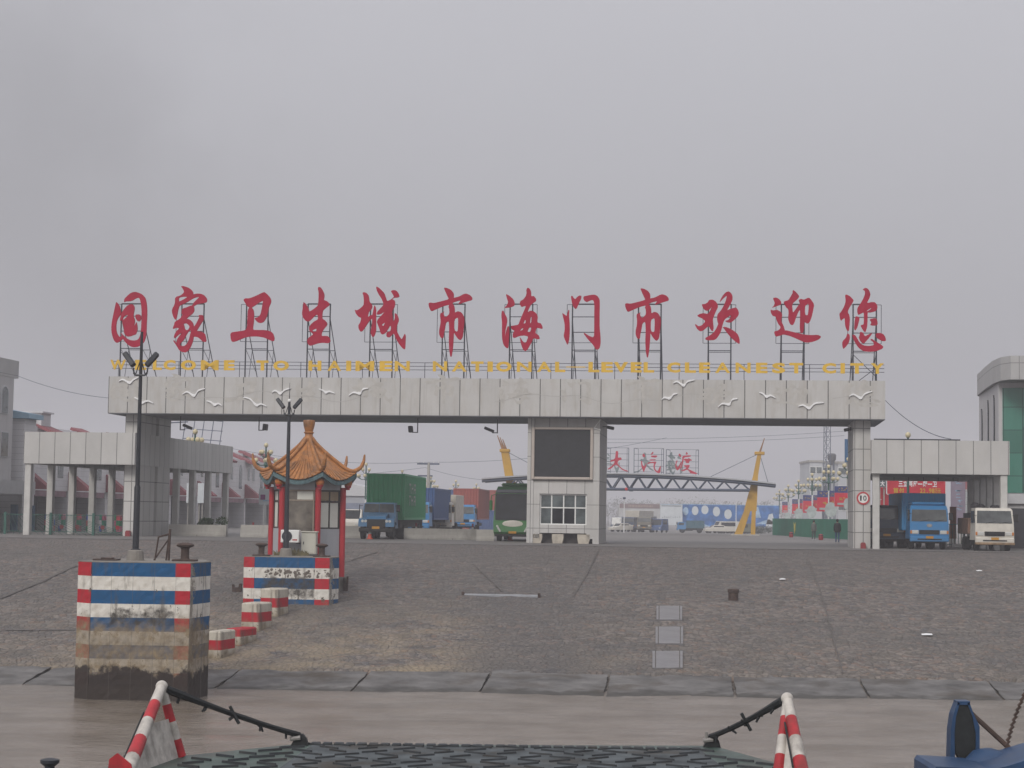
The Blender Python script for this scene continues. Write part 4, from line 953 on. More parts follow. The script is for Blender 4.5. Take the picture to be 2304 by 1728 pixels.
for k in range(6):
    p = hp(k, 1.88, zt+.1); bb = MB(); bb.ball((p.x, p.y, p.z+.12), .2, 10, 1.0); bb.tube((p.x*.8, p.y*.8, p.z+.12), (p.x, p.y, p.z+.12), .1)
    bk = bb.build('eave_bracket', mat('bracket_orange', (.4, .13, .03), var=.3, scale=5) if k == 0 else bpy.data.materials['bracket_orange'], kz, True)
    bb = MB(); bb.ball((p.x, p.y, p.z-.02), .16, 9, .8); bb.tube((p.x, p.y, p.z-.2), (p.x, p.y, p.z-.05), .09)
    bb.build('bracket_pendant', M_KRED, bk, True)
MB().lathe([(.2,6.68),(.23,6.84),(.2,6.9),(.18,6.98),(.18,7.05),(.235,7.1),(.235,7.13),(.18,7.16),(.19,7.2),(.26,7.45),(.275,7.6),(.25,7.68),(.05,7.7)], 20).build('finial', M_TILE, kz, True)
# things round the kiosk
p = at(694, 1246, 82.55)
t = thing('electric_cabinet', 'pale grey electrical cabinet standing on the farther striped block', 'cabinet', (p.x, 82.55, 3.89), R(-3))
MB().cbox(-.33, .33, 0, .45, .06, 1.02, .02).build('casing', mat('cabinet_paint', (.44, .43, .37), rough=.5, var=.06, streak=.15), t)
MB().cbox(-.37, .37, -.04, .48, 1.02, 1.08, .015).build('top_cap', bpy.data.materials['cabinet_paint'], t)
MB().box(-.28, .28, -.012, -.002, .12, .98).build('door', bpy.data.materials['cabinet_paint'], t); MB().box(-.25, -.21, -.03, -.012, .5, .62).build('handle', M_DARK, t)
MB().cbox(-.35, .35, -.02, .47, 0, .06, .01).build('plinth', M_DARK, t)
p = at(654, 1208, 83.1)
t = thing('air_conditioner', 'white outdoor air conditioning unit hung on the kiosk front behind the pole', 'air conditioner', (p.x, 83.1, at(654, 1221, 83.1).z), R(-7))
MB().cbox(-.42, .42, -.16, .16, 0, .57, .025).build('casing', M_WHITE, t)
MB().lathe([(.23, 0), (.235, .02), (.2, .03)], 22, M=Matrix.Translation((-.13, -.16, .29)) @ Matrix.Rotation(R(90), 4, 'X')).build('fan_grille', M_DARK, t)
MB().box(.12, .34, -.166, -.161, .1, .16).build('badge', mat('badge_red', (.35, .06, .06)), t)
s_ = MB()
for s in (-1, 1): s_.box(s*.3-.02, s*.3+.02, -.15, .62, -.05, 0); s_.box(s*.3-.02, s*.3+.02, .57, .61, -.3, -.05)
s_.build('bracket', M_DARK, t)
# weeds in the gap behind the farther block
wd = thing('weed_clump', 'dry yellowish weeds growing on the farther striped block under the air conditioner', 'weeds', (at(655, 1250, 82.2).x, 82.2, 3.89))
s_ = MB(); rw = random.Random(5)
for i in range(260):
    a = rw.uniform(-.75, .75); y_ = rw.uniform(-.25, .5); h_ = rw.uniform(.08, .42)*(1-abs(a)*.5); l_ = rw.uniform(-.16, .16); w_ = rw.uniform(.012, .03)
    s_.add([(a-w_, y_, 0), (a+w_, y_, 0), (a+l_*.5+w_, y_+.03, h_*.6), (a+l_, y_+.05, h_)], [(0,1,2,3)])
s_.build('stems', mat('dry_weed', (.1, .085, .04), var=.5, scale=5), wd, recalc=False)

# ---------------------------------------------------------------- the ferry's own bow
DZ = 2.36
M_DECK = mat('deck_paint', (.045, .072, .06), rough=.5, var=.45, scale=2.2, bump=.4, grime=.6, spec=.5)
M_TREAD = mat('tread_steel', (.028, .032, .036), rough=.6, var=.4, scale=3, grime=.4, spec=.25)
M_TPLATE = mat('tread_plate_paint', (.075, .085, .09), rough=.8, var=.5, scale=1.6, grime=.7, spec=.12)
M_STRUT_R = mat('strut_red', (.34, .02, .026), rough=.45, var=.3, scale=5, grime=.35)
M_STRUT_W = mat('strut_white', (.46, .43, .39), rough=.5, var=.2, scale=5, grime=.55, streak=.3)
M_RUBBER = mat('black_rubber', (.014, .016, .017), rough=.6, var=.4, scale=8)
ferry = thing('ferry_ramp', 'green and blue steel bow ramp of the ferry with a herringbone tread', 'ferry ramp', (0, 0, DZ))
fl_, fr_ = onz(667, 1674, DZ), onz(1604, 1678, DZ)
deck = [(-6.2, 18.0), (-5.75, 24.2), (-5.0, 25.9), (fl_.x, fl_.y), (fr_.x, fr_.y), (3.95, 26.2), (4.7, 25.4), (5.0, 18.0)]
MB().prism(deck, -.5, 0, 'z').build('deck', M_DECK, ferry)
cxm = (fl_.x+fr_.x)/2; yf = min(fl_.y, fr_.y)
tr = MB(); rt_ = random.Random(2)
x = fl_.x+.35
yy = yf-.12
row = 0
while yy > 23.4:
    kk = (yf-yy)/(yf-25.9); x = fl_.x+.35-min(kk, 1)*1.5
    while x < fr_.x-.3+min(kk, 1)*1.2:
        s = 1 if (int((x+10)/.42)+row) % 2 else -1
        l = rt_.uniform(.15, .22); a = Vector((x-l*.8, yy-s*.1+rt_.uniform(-.03, .03), 0)); c = Vector((x+l*.8, yy+s*.1, 0)); n_ = Vector((-(c-a).y, (c-a).x, 0)).normalized()*.018
        tr.add([a-n_, c-n_, c+n_, a+n_, a-n_*.6+Vector((0,0,.032)), c-n_*.6+Vector((0,0,.032)), c+n_*.6+Vector((0,0,.032)), a+n_*.6+Vector((0,0,.032))], [(4,5,6,7),(0,1,5,4),(1,2,6,5),(2,3,7,6),(3,0,4,7)])
        x += .5*rt_.uniform(.85, 1.15)
    yy -= .36; row += 1
td = tr.build('tread_bar', M_TREAD, ferry)
MB().prism([(fl_.x+.25, yf-.03), (fr_.x-.25, yf-.03), (fr_.x+.1, 22.5), (fl_.x-.1, 22.5)], .001, .006, 'z').build('tread_plate', M_TPLATE, ferry)
ed_ = MB()
for i in range(34):
    x = fl_.x+.3+(fr_.x-fl_.x-.6)*i/33; ed_.cbox(x-.075, x+.06, yf-.1, yf+.05, -.02, .035, .01)
ed_.build('edge_cleat', M_TREAD, ferry)
def strut_pair(top, f0, f1, label, chain_end, bits):
    t = thing('ramp_strut', label, 'ramp strut', (top.x, top.y, DZ), 0, 'striped struts of the ferry ramp')
    T0 = Vector((0, 0, top.z-DZ)); 
    for f_, w_ in ((f0, .088), (f1, .072)):
        e = Vector((f_[0]-top.x, f_[1]-top.y, f_[2]-DZ)); Lg = (e-T0).length; n_ = 5 if Lg > 2.2 else 4; lg = None
        for i in range(n_):
            a = T0.lerp(e, i/n_); c = T0.lerp(e, (i+1)/n_); r_ = w_*(.8+.35*i/n_); r2 = w_*(.8+.35*(i+1)/n_)
            o_ = MB().tube(a, c, r_, r2, 12).build('leg' if i == 0 else 'red_band' if i % 2 else 'white_band', M_STRUT_R if i % 2 else M_STRUT_W, t if i == 0 else lg, True)
            lg = lg or o_
    MB().ball(T0, .088, 10).build('head', M_STRUT_W, t, True)
    g1 = Vector((f0[0]-top.x, f0[1]-top.y, f0[2]-DZ)); g2 = Vector((f1[0]-top.x, f1[1]-top.y, f1[2]-DZ))
    a = T0.lerp(g1, .45); c = T0.lerp(g2, .45)
    MB().add([a, c, g2, g1, a+Vector((0,.02,0)), c+Vector((0,.02,0)), g2+Vector((0,.02,0)), g1+Vector((0,.02,0))], [(0,1,2,3),(4,5,6,7),(0,1,5,4),(2,3,7,6)]).build('web_plate', M_STRUT_W, t)
    MB().path([T0.lerp(g1, .3)+Vector((-.1, -.02, 0)), T0.lerp(g1, .85)+Vector((-.11, -.02, 0))], .014, 5).build('cable', M_RUBBER, t)
    # wrapped chain
    c_ = thing('wrapped_chain', 'black bound chain with knotted ends, '+bits, 'chain', chain_end, 0, 'bound chains of the ferry ramp')
    A = T0+Vector((top.x, top.y, DZ))-Vector(chain_end)+Vector((.06 if chain_end[0] > top.x else -.06, 0, -.03)); Bp = Vector((0, 0, .05))
    pts = [A.lerp(Bp, i/10)+Vector((0, 0, -.025*math.sin(math.pi*i/10))) for i in range(11)]
    s_ = MB(); s_.path(pts, [.06, .06, .05, .045, .04, .038, .04, .036, .036, .042, .05], 7); s_.path([q_+Vector((0, .04, -.03)) for q_ in pts], .022, 6)
    s_.build('chain', M_RUBBER, c_)
    rk = random.Random(len(label))
    for i in (1, 3, 5, 7, 9):
        q_ = pts[i]; kn = MB()
        for _ in range(5): d_ = Vector((rk.uniform(-.08, .08), rk.uniform(-.05, .05), rk.uniform(-.13, .03))); kn.tube(q_-Vector((0, 0, .02)), q_+d_, .022, .016, 5)
        if i == 5: kn.tube(q_+Vector((-.06, -.03, .12)), q_+Vector((.08, -.03, -.13)), .025, n=5)
        kn.build('knot', M_RUBBER, c_)
    MB().prism([(-.12, -.11), (.15, -.11), (.12, .0), (.06, .07), (-.02, .07), (-.07, -.02)], -.05, .05).build('lug', M_RUBBER, c_)
    MB().tube((-.12, -.07, .0), (.03, -.07, .02), .035, n=7).tube((-.07, -.06, .03), (-.07, -.06, .13), .025, n=6).build('shackle', mat('shackle_steel', (.2, .19, .18), rough=.4, var=.2), c_)
tl = at(364, 1545, 26.2)
i0 = onz(406, 1703, DZ); o0 = onz(281, 1748, DZ)
strut_pair(tl, (o0.x, o0.y, DZ), (i0.x, i0.y, DZ), 'red and white striped A shaped strut on the left edge of the ferry ramp', (fl_.x+.05, fl_.y-.15, DZ+.1), 'running down from the left strut to the ramp corner')
MB().prism([(0, 0), (.34, 0), (.3, .16), (.12, .3), (.02, .22)], -.02, .02, M=Matrix.Translation((o0.x-tl.x-.2, o0.y-tl.y-.12, .02))).build('red_plate', M_STRUT_R, bpy.data.objects['ramp_strut'])
tr_ = at(1771, 1572, 26.0)
i1 = onz(1751, 1745, DZ); o1 = onz(1808, 1755, DZ)
strut_pair(tr_, (o1.x, o1.y, DZ), (i1.x, i1.y, DZ), 'red and white striped strut on the right edge of the ferry ramp', (fr_.x-.05, fr_.y-.15, DZ+.1), 'running down from the right strut to the ramp corner')
# blue fairlead with a worn tyre fender, and the ferry's blue side
M_BLUE = mat('ferry_blue', (.018, .048, .11), rough=.45, var=.2, scale=3, grime=.25)
p = at(2160, 1720, 25.4)
t = thing('fairlead', 'blue steel fairlead with a black rubber tongue on the right side of the ferry', 'fairlead', (p.x, 25.4, p.z))
q = lambda px, py: at(px, py, 25.4)-Vector((p.x, 25.4, p.z))
pl = MB()
for L in ([(2132,1745),(2135,1640),(2140,1606),(2151,1578),(2155,1580),(2146,1612),(2143,1650),(2145,1745)], [(2176,1578),(2186,1604),(2199,1632),(2200,1745),(2190,1745),(2191,1650),(2183,1608),(2172,1581)], [(2150,1576),(2178,1576),(2178,1584),(2150,1584)]):
    pl.prism([(v.x, v.z) for v in (q(*a) for a in L)], -.12, .12)
pl.build('cheek', M_BLUE, t)
MB().prism([(v.x, v.z) for v in (q(*a) for a in [(2154,1583),(2174,1585),(2184,1612),(2190,1640),(2191,1690),(2180,1712),(2166,1745),(2158,1712),(2147,1690),(2143,1650),(2147,1610)])], -.1, .05).build('rubber_tongue', M_RUBBER, t)
a, c = q(2167, 1588), q(2266, 1683); MB().tube(a, c+Vector((0, -.2, 0)), .035, n=8).build('stay', M_RUST, t)
s_ = MB()
for i in range(13):
    a = at(2310-46*i/12+(-4*math.sin(i/12*math.pi)), 1550+134*i/12, 25.2)-Vector((p.x, 25.4, p.z)); s_.tube(a+Vector((-.03, 0, -.03)), a+Vector((.03, 0, .035)), .02, n=6)
s_.build('chain', M_RUST, t)
p = at(2200, 1712, 24.9)
t = thing('ferry_bulwark', 'curved blue steel bulwark of the ferry at the lower right corner', 'bulwark', (p.x, 24.9, p.z))
q = lambda px, py: at(px, py, 24.9)-Vector((p.x, 24.9, p.z))
MB().prism([(v.x, v.z) for v in (q(*a) for a in [(2066,1712),(2072,1704),(2150,1708),(2190,1712),(2230,1702),(2262,1692),(2330,1672),(2330,1800),(2066,1800)])], -.9, .25).build('plating', M_BLUE, t)
MB().lathe([(.26, -.3), (.3, .05), (.2, .16), (.05, .2)], 18, tuple(q(2228, 1706)+Vector((0, .1, -.08)))).build('drum', M_BLUE, t, True)
# the mast and drum lean on the bulwark; a small cleat at the lower left
p = onz(116, 1722, DZ-.05)
bo = thing('deck_cleat', 'small black cleat on the ferry deck at the lower left corner', 'cleat', (p.x, p.y-.1, p.z))
MB().lathe([(.1, -.5), (.06, -.1), (.07, .0), (.13, .05), (.13, .09), (.05, .11)], 14).build('post', M_IRON, bo, True)
MB().cbox(-7.6, -5.3, 18, 25.6, -1.1, -.52, .05).build('side_deck', M_DECK, ferry)
# ================================================================ VEHICLES
P_BLUE = paint('lorry_blue', (.025, .13, .27)); P_MBLUE = paint('lorry_mid_blue', (.025, .165, .37), .2); P_DBLUE = paint('lorry_dark_blue', (.014, .035, .075))
P_WHITE = paint('lorry_white', (.56, .53, .47), .3); P_GREEN = paint('container_green', (.018, .29, .115), .1, .5); P_RUSTRED = paint('container_red', (.28, .06, .045), .2, .5)
P_CBLUE = paint('container_blue', (.02, .07, .2), .25, .5); P_BEIGE = paint('box_beige', (.42, .39, .33), .3); P_COACH = paint('coach_green', (.028, .145, .034), .12, .28)
M_TYRE = mat('tyre', (.012, .012, .012), rough=.85, var=.3, scale=5); M_RIM = mat('rim', (.08, .08, .085), rough=.5, var=.3, metal=.3)
M_CHASSIS = mat('chassis', (.018, .017, .017), rough=.8, var=.4, scale=3); M_LAMP = mat('headlamp', (.45, .45, .43), rough=.15, var=.1, spec=.7)
M_PLATE_Y = mat('yellow_plate', (.42, .2, .02), rough=.5, var=.1, scale=8); M_AMBER = mat('amber_lamp', (.4, .14, .02), rough=.3)
M_WSCREEN = glass_mat('windscreen', (.05, .055, .055), .06); M_GRILLE = mat('grille', (.012, .012, .013), rough=.5)
M_CHROME = mat('chrome', (.4, .4, .4), rough=.25, metal=.7)
def wheel(t, x, y, r, wd=.28, dual=False):
    wd = wd*1.8 if dual else wd
    Mx = Matrix.Translation((x, y, r)) @ Matrix.Rotation(R(90), 4, 'Y')
    o = MB().lathe([(r*.55, -wd/2), (r*.93, -wd/2), (r, -wd*.36), (r, wd*.36), (r*.93, wd/2), (r*.55, wd/2)], 20, M=Mx).build('wheel', M_TYRE, t, True)
    MB().lathe([(r*.2, -wd*.44), (r*.54, -wd*.46), (r*.54, wd*.46), (r*.2, wd*.44)], 16, M=Mx).build('rim', M_RIM, o, True)
def corrugated(x0, x1, y0, y1, z0, z1):     # container with ribbed sides and front
    b = MB(); d = .045
    def rib(p, q, nrm):
        L = (Vector(q)-Vector(p)).length; n_ = max(2, int(L/.28)); v = []
        for i in range(n_):
            for f_, o_ in ((0, 0), (.38, 0), (.5, -d), (.88, -d)):
                t_ = (i+f_)/n_; v.append((p[0]+(q[0]-p[0])*t_+nrm[0]*o_, p[1]+(q[1]-p[1])*t_+nrm[1]*o_))
        return v
    poly = rib((x0, y0), (x1, y0), (0, -1)) + [(x1, y0)] + rib((x1, y0), (x1, y1), (1, 0)) + [(x1, y1), (x0, y1)] + rib((x0, y1), (x0, y0), (-1, 0))
    b.prism(poly, z0+.1, z1-.1, 'z')
    for (a, c) in ((x0-.02, x0+.12), (x1-.12, x1+.02)):
        b.box(a, c, y0-.02, y0+.1, z0, z1); b.box(a, c, y1-.1, y1+.02, z0, z1); b.box(a, c, y0+.1, y1-.1, z1-.12, z1); b.box(a, c, y0+.1, y1-.1, z0, z0+.15)
    b.box(x0+.12, x1-.12, y0-.015, y0+.1, z1-.13, z1-.002); b.box(x0+.12, x1-.12, y0-.015, y0+.1, z0, z0+.16); b.box(x0+.1, x1-.1, y0+.1, y1, z1-.1, z1-.04)
    return b
def mirror_pair(t, hw, y, z):
    for s in (-1, 1):
        m_ = MB(); m_.cbox(s*hw+s*.06-.07, s*hw+s*.06+.07+s*.1, y-.1, y, z-.22, z+.22, .02); m_.tube((s*(hw-.1), y+.05, z+.15), (s*(hw+.1), y-.03, z+.15), .015, n=5)
        m_.build('mirror', M_CHASSIS, t)
def cabover(t, W, z0, H, L, body, screen_z=(.52, .9), lamp=M_LAMP, grille=True, plate=True, badge=None, slope=.12):
    # flat fronted cab: side profile in (y, z)
    hw = W/2; zs0 = z0+(H-z0)*screen_z[0]; zs1 = z0+(H-z0)*screen_z[1]
    prof_ = [(0.02, z0), (-.03, z0+.25), (0, zs0), (slope, zs1), (slope+.16, H-.03), (slope+.35, H), (L, H-.02), (L, z0)]
    c = MB(); n_ = len(prof_); ins = [0, 0, .015, .05, .1, .13, .1, 0]
    vs = [(-hw+i_, y, z) for (y, z), i_ in zip(prof_, ins)] + [(hw-i_, y, z) for (y, z), i_ in zip(prof_, ins)]
    c.add(vs, [list(range(n_)), list(range(2*n_-1, n_-1, -1))]+[(i, (i+1) % n_, n_+(i+1) % n_, n_+i) for i in range(n_)])
    cab = c.build('cab', body, t)
    gm = .1; w_ = MB()
    a0 = (.012-.03, zs0+.05); a1 = (slope-.018, zs1-.02)
    w_.add([(-hw+gm, a0[0], a0[1]), (hw-gm, a0[0], a0[1]), (hw-gm-.05, a1[0], a1[1]), (-hw+gm+.05, a1[0], a1[1]), (-hw+gm, a0[0]+.03, a0[1]), (hw-gm, a0[0]+.03, a0[1]), (hw-gm-.05, a1[0]+.03, a1[1]), (-hw+gm+.05, a1[0]+.03, a1[1])], [(0,1,2,3),(4,5,6,7),(0,1,5,4),(1,2,6,5),(2,3,7,6),(3,0,4,7)])
    ws = w_.build('windscreen', M_WSCREEN, t)
    q = MB()
    for x in (-hw*.45, hw*.25): q.tube((x, a0[0]-.02, a0[1]), (x+hw*.5, a0[0]+.0, a0[1]+.1), .014, n=4)
    q.build('wiper', M_CHASSIS, ws)
    for s in (-1, 1):
        MB().prism([(.18+slope*.3, zs0+.06), (L-.3, zs0+.06), (L-.3, zs1-.03), (slope+.2, zs1-.03)], s*(hw+.012)-.004-s*.03, s*(hw+.012)+.004-s*.03, 'x').build('side_window', M_WSCREEN, t)
    lz = z0+(H-z0)*.2
    if grille: MB().cbox(-hw*.52, hw*.52, -.06, .02, lz-.13, lz+.13, .02).build('grille', M_GRILLE, t)
    for s in (-1, 1):
        h_ = MB().cbox(s*hw*.72-.2, s*hw*.72+.2, -.07, .02, lz-.11, lz+.11, .03).build('headlight', lamp, t)
        MB().cbox(s*hw*.93-.06, s*hw*.93+.06, -.06, .03, lz-.1, lz+.1, .02).build('indicator', M_AMBER, h_)
    bp = MB().cbox(-hw, hw, -.13, .15, z0-.16, z0+.16, .05).build('bumper', body, t)
    MB().box(-hw*.62, hw*.62, -.137, -.128, z0-.06, z0+.02).build('bumper_slot', M_GRILLE, bp)
    if plate: MB().box(-.22, .22, -.15, -.133, z0+.03, z0+.17).build('number_plate', M_PLATE_Y, t)
    if badge: MB().lathe([(.1, 0), (.1, .02)], 16, M=Matrix.Translation((0, -.02, zs0-.2)) @ Matrix.Rotation(R(90), 4, 'X') @ Matrix.Scale(1.7, 4, (1,0,0))).build('badge', badge, t)
    mirror_pair(t, hw, -.02, zs0+.35)
    return cab
def lorry(name, label, px, py, rz, W, z0, H, L, body, box, group='lorries in the square', wheels=(.9, 4.6), r=.45, badge=None, Y=None, **kw):
    p = onz(px, py) if Y is None else Vector((at(px, py, Y).x, Y, gz(Y)))
    t = thing(name, label, 'lorry', p, rz, group)
    cabover(t, W, z0, H, L, body, badge=badge, **kw)
    if box:
        bx0, bx1, by0, by1, bz0, bz1, bm, kind = box
        if kind == 'container': corrugated(bx0, bx1, by0, by1, bz0, bz1).build('container', bm, t)
        else: MB().cbox(bx0, bx1, by0, by1, bz0, bz1, .04).build('cargo_box', bm, t)
        ce = by1
    else: ce = L+3
    c = MB(); c.box(-.5, .5, .3, ce-.2, r*1.1, r*1.1+.3); c.box(-W*.42, W*.42, wheels[0]+.55, wheels[0]+1.7, r*.8, r*1.6); c.build('chassis', M_CHASSIS, t)
    for i, y in enumerate(wheels):
        for s in (-1, 1): wheel(t, s*(W/2-.22 if i == 0 else W/2-.32), y, r, .26, i > 0)
    return t
VR = R(-5)
# blue box lorry under the right wing
kx = 1.0
t = lorry('box_lorry', 'bright blue lorry with a tall blue canvas box, parked under the right covered walk', 2091, 1236, R(-3), 2.3, .62, 2.62, 1.7, P_MBLUE, (-1.32, 1.3, 1.85, 7.2, 1.1, 3.36, paint('canvas_blue', (.03, .2, .42), .12, .6), 'box'), Y=110.2, badge=M_CHROME, screen_z=(.5, .88), r=.43)
MB().cbox(-.98, .98, .3, 1.7, 2.62, 2.8, .08).build('roof_visor', P_MBLUE, t)
rb_ = MB()
for i in range(9): rb_.box(-1.2+i*.3-.02, -1.2+i*.3+.02, 1.82, 1.85, 1.2, 3.2)
rb_.build('box_rib', P_MBLUE, t)
# old white light lorry
t = lorry('flatbed_lorry', 'cream white light lorry with rust along its bumper and a dark load on its roof', 2238, 1239, R(-4), 2.22, .62, 2.5, 1.8, P_WHITE, (-1.18, 1.1, 1.95, 5.6, .95, 1.9, mat('rust_side', (.16, .09, .06), var=.4, scale=2, grime=.4), 'box'), Y=107.6, screen_z=(.5, .92), r=.4, slope=.2)
MB().cbox(-1.13, 1.13, -.16, .1, .36, .5, .03).build('lower_bumper', mat('rusty_bumper', (.25, .17, .1), var=.4, scale=3, grime=.5), t)
MB().box(-.5, .5, -.19, -.12, .96, 1.06).build('grille_bar', M_GRILLE, t)
ld = MB(); rl_ = random.Random(4)
for i in range(9): ld.ball((rl_.uniform(-.7, .8), 2.4+rl_.uniform(0, 1.2), 2.35+rl_.uniform(-.1, .3)), rl_.uniform(.15, .34), 7, .7)
ld.box(-1.0, 1.0, 2.1, 4.6, 1.8, 2.2)
ld.build('tarpaulin_load', mat('dark_tarp', (.03, .028, .032), var=.4, scale=3), t, True)
# two dark lorries half hidden behind the blue one
lorry('box_lorry', 'dark blue lorry half hidden by the post of the right covered walk', 1995, 1232, R(-3), 2.3, .7, 2.62, 1.8, P_DBLUE, (-1.2, 1.2, 1.9, 7.5, 1.0, 2.55, P_DBLUE, 'box'), Y=113.5, r=.48)
lorry('box_lorry', 'navy lorry squeezed behind the bright blue box lorry', 2040, 1231, R(-3), 2.2, .65, 2.5, 1.7, P_DBLUE, (-1.1, 1.1, 1.8, 7, 1.0, 2.5, P_DBLUE, 'box'), Y=115.5, r=.45)

# bonneted blue tractor with the tall green container
p = onz(846, 1213)
t = thing('container_lorry', 'blue bonneted lorry carrying a tall green container, left of the screen booth', 'lorry', (at(846, 1213, 119).x, 119, ZP), R(-4), 'lorries in the square')
hw = 1.12
b = MB(); b.prism([(-.02, .75), (.0, 1.3), (.12, 1.46), (1.2, 1.68), (1.22, .75)], -.62, .62, 'x'); b.build('bonnet', P_BLUE, t)
for s in (-1, 1):
    fm = MB(); fm.prism([(-.1, .8), (-.08, 1.12), (.1, 1.3), (.75, 1.36), (1.25, 1.12), (1.25, .9), (1.0, 1.1), (.35, 1.1), (.1, .8)], *(sorted((s*.6, s*1.15))), 'x'); fm.build('mudguard', P_BLUE, t)
c = MB(); pr = [(1.2, .7), (1.2, 1.66), (1.3, 2.28), (1.5, 2.36), (2.6, 2.36), (2.6, .7)]; n_ = 6; ins = [0, 0, .1, .16, .1, 0]
c.add([(-1.08+i_, y, z) for (y, z), i_ in zip(pr, ins)]+[(1.08-i_, y, z) for (y, z), i_ in zip(pr, ins)], [list(range(6)), list(range(11, 5, -1))]+[(i, (i+1) % 6, 6+(i+1) % 6, 6+i) for i in range(6)]); c.build('cab', P_BLUE, t)
for a, d in ((-.98, -.02), (.02, .98)): MB().prism([(a, 1.72), (d, 1.72), (d*.94, 2.26), (a*.94, 2.26)], 1.17, 1.26).build('windscreen', M_WSCREEN, t)
MB().cbox(-.6, .6, -.07, .0, .72, 1.28, .02).build('grille', M_GRILLE, t)
for s in (-1, 1):
    for k in (.78, .98): MB().lathe([(.09, 0), (.09, .03)], 14, M=Matrix.Translation((s*(k-.1), -.1, 1.16)) @ Matrix.Rotation(R(90), 4, 'X')).build('headlight', M_LAMP, t)
    MB().cbox(s*.85-.1, s*.85+.1, -.2, -.12, .58, .68, .02).build('indicator', M_AMBER, t)
MB().cbox(-1.1, 1.1, -.24, -.02, .46, .72, .04).build('bumper', M_CHASSIS, t); MB().box(-.24, .24, -.26, -.24, .66, .82).build('number_plate', M_PLATE_Y, t)
mirror_pair(t, 1.15, 1.1, 2.0)
cn = corrugated(-1.1, 1.38, 3.1, 15.2, 1.25, 4.28).build('container', P_GREEN, t)
# worn white letter block on the container side
lm = MB(); M_LETW = mat('worn_letter', (.3, .36, .31), var=.3, scale=6)
def on_side(a, b_, z0, z1): lm.box(1.43, 1.434, a, b_, z0, z1)
for (y0, z0) in ((5.2, 3.0), (5.2, 2.2)):
    on_side(y0, y0+.9, z0+.55, z0+.68); on_side(y0+.35, y0+.55, z0, z0+.55)
    on_side(y0+1.3, y0+1.5, z0, z0+.68); on_side(y0+1.5, y0+2.0, z0+.3, z0+.42); on_side(y0+2.0, y0+2.2, z0, z0+.68)
    on_side(y0+2.7, y0+2.9, z0, z0+.68); on_side(y0+2.9, y0+3.5, z0+.55, z0+.68); on_side(y0+3.4, y0+3.6, z0, z0+.6); on_side(y0+2.9, y0+3.4, z0+.25, z0+.36)
lm.build('white_lettering', M_LETW, cn)
MB().box(-1.0, 1.2, 2.7, 15, .75, 1.25).build('chassis', M_CHASSIS, t)
for y in (.65, 4.2, 5.4, 12.6, 13.8):
    for s in (-1, 1): wheel(t, s*.92+(0 if y < 1 else .12), y, .5, .3, y > 1)

# green coach beside the booth
p = at(1148, 1217, 118.5)
t = thing('coach', 'green touring coach with a big dark windscreen, partly hidden by the screen booth', 'coach', (at(1153, 1217, 118.5).x, 118.5, ZP), R(-5))
W2 = 1.24
pr = [(.12, .35), (-.12, .6), (-.06, 1.15), (.02, 1.3), (.3, 3.1), (.75, 3.5), (11, 3.5), (11, .35)]
ins = [.06, .03, 0, 0, .08, .2, .2, .06]
c = MB(); n_ = 8
c.add([(-W2+i_, y, z) for (y, z), i_ in zip(pr, ins)]+[(W2-i_, y, z) for (y, z), i_ in zip(pr, ins)], [list(range(n_)), list(range(2*n_-1, n_-1, -1))]+[(i, (i+1) % n_, n_+(i+1) % n_, n_+i) for i in range(n_)])
body = c.build('body', P_COACH, t)
MB().prism([(-.012, 1.36), (-.04, 1.36), (.235, 3.02), (.262, 3.02)], -1.12, 1.12, 'x').build('windscreen', M_GLASSD, t)
MB().cbox(-1.1, 1.1, .18, .6, 3.08, 3.3, .06).build('destination_box', mat('coach_grey', (.16, .17, .19), rough=.4, var=.1), t)
MB().cbox(-.85, .95, .8, 3.6, 3.5, 3.72, .1).build('roof_unit', P_COACH, t)
MB().lathe([(.62, 0), (.66, .03), (.5, .05)], 24, M=Matrix.Translation((0, -.045, 1.12)) @ Matrix.Rotation(R(90), 4, 'X') @ Matrix.Scale(.33, 4, (0,1,0))).build('front_emblem', P_WHITE, t)
MB().box(-.95, 1.0, -.05, -.03, 1.44, 1.86, Matrix.Rotation(R(-9), 4, 'X') @ Matrix.Translation((0, .27, 0))).build('dashboard_notice', mat('notice', (.3, .27, .22), var=.2, scale=4), t)
for s in (-1, 1):
    h_ = MB()
    for i in range(4): h_.ball((s*(.98-.06*i), -.1, .95-.1*i), .085, 7)
    h_.build('headlight', M_LAMP, t, True)
    m_ = MB(); m_.path([(s*1.1, .2, 3.0), (s*1.36, -.25, 2.9), (s*1.38, -.3, 2.5)], .03, 5); m_.cbox(s*1.38-.1, s*1.38+.1, -.38, -.24, 1.95, 2.6, .04); m_.build('mirror', P_COACH, t)
    for i in range(6): MB().box(s*1.19-.012, s*1.19+.012, .9+1.6*i, 2.3+1.6*i, 1.7, 2.9, Matrix.Translation((s*.02, 0, 0))).build('side_window', M_GLASSD, t)
MB().box(-.25, .25, -.15, -.12, .5, .64).build('number_plate', M_PLATE_Y, t)
MB().cbox(-1.15, 1.15, -.06, .25, .3, .46, .03).build('bumper', M_CHASSIS, t)
for y in (1.9, 8.3):
    for s in (-1, 1): wheel(t, s*1.02, y, .5, .3, y > 3)

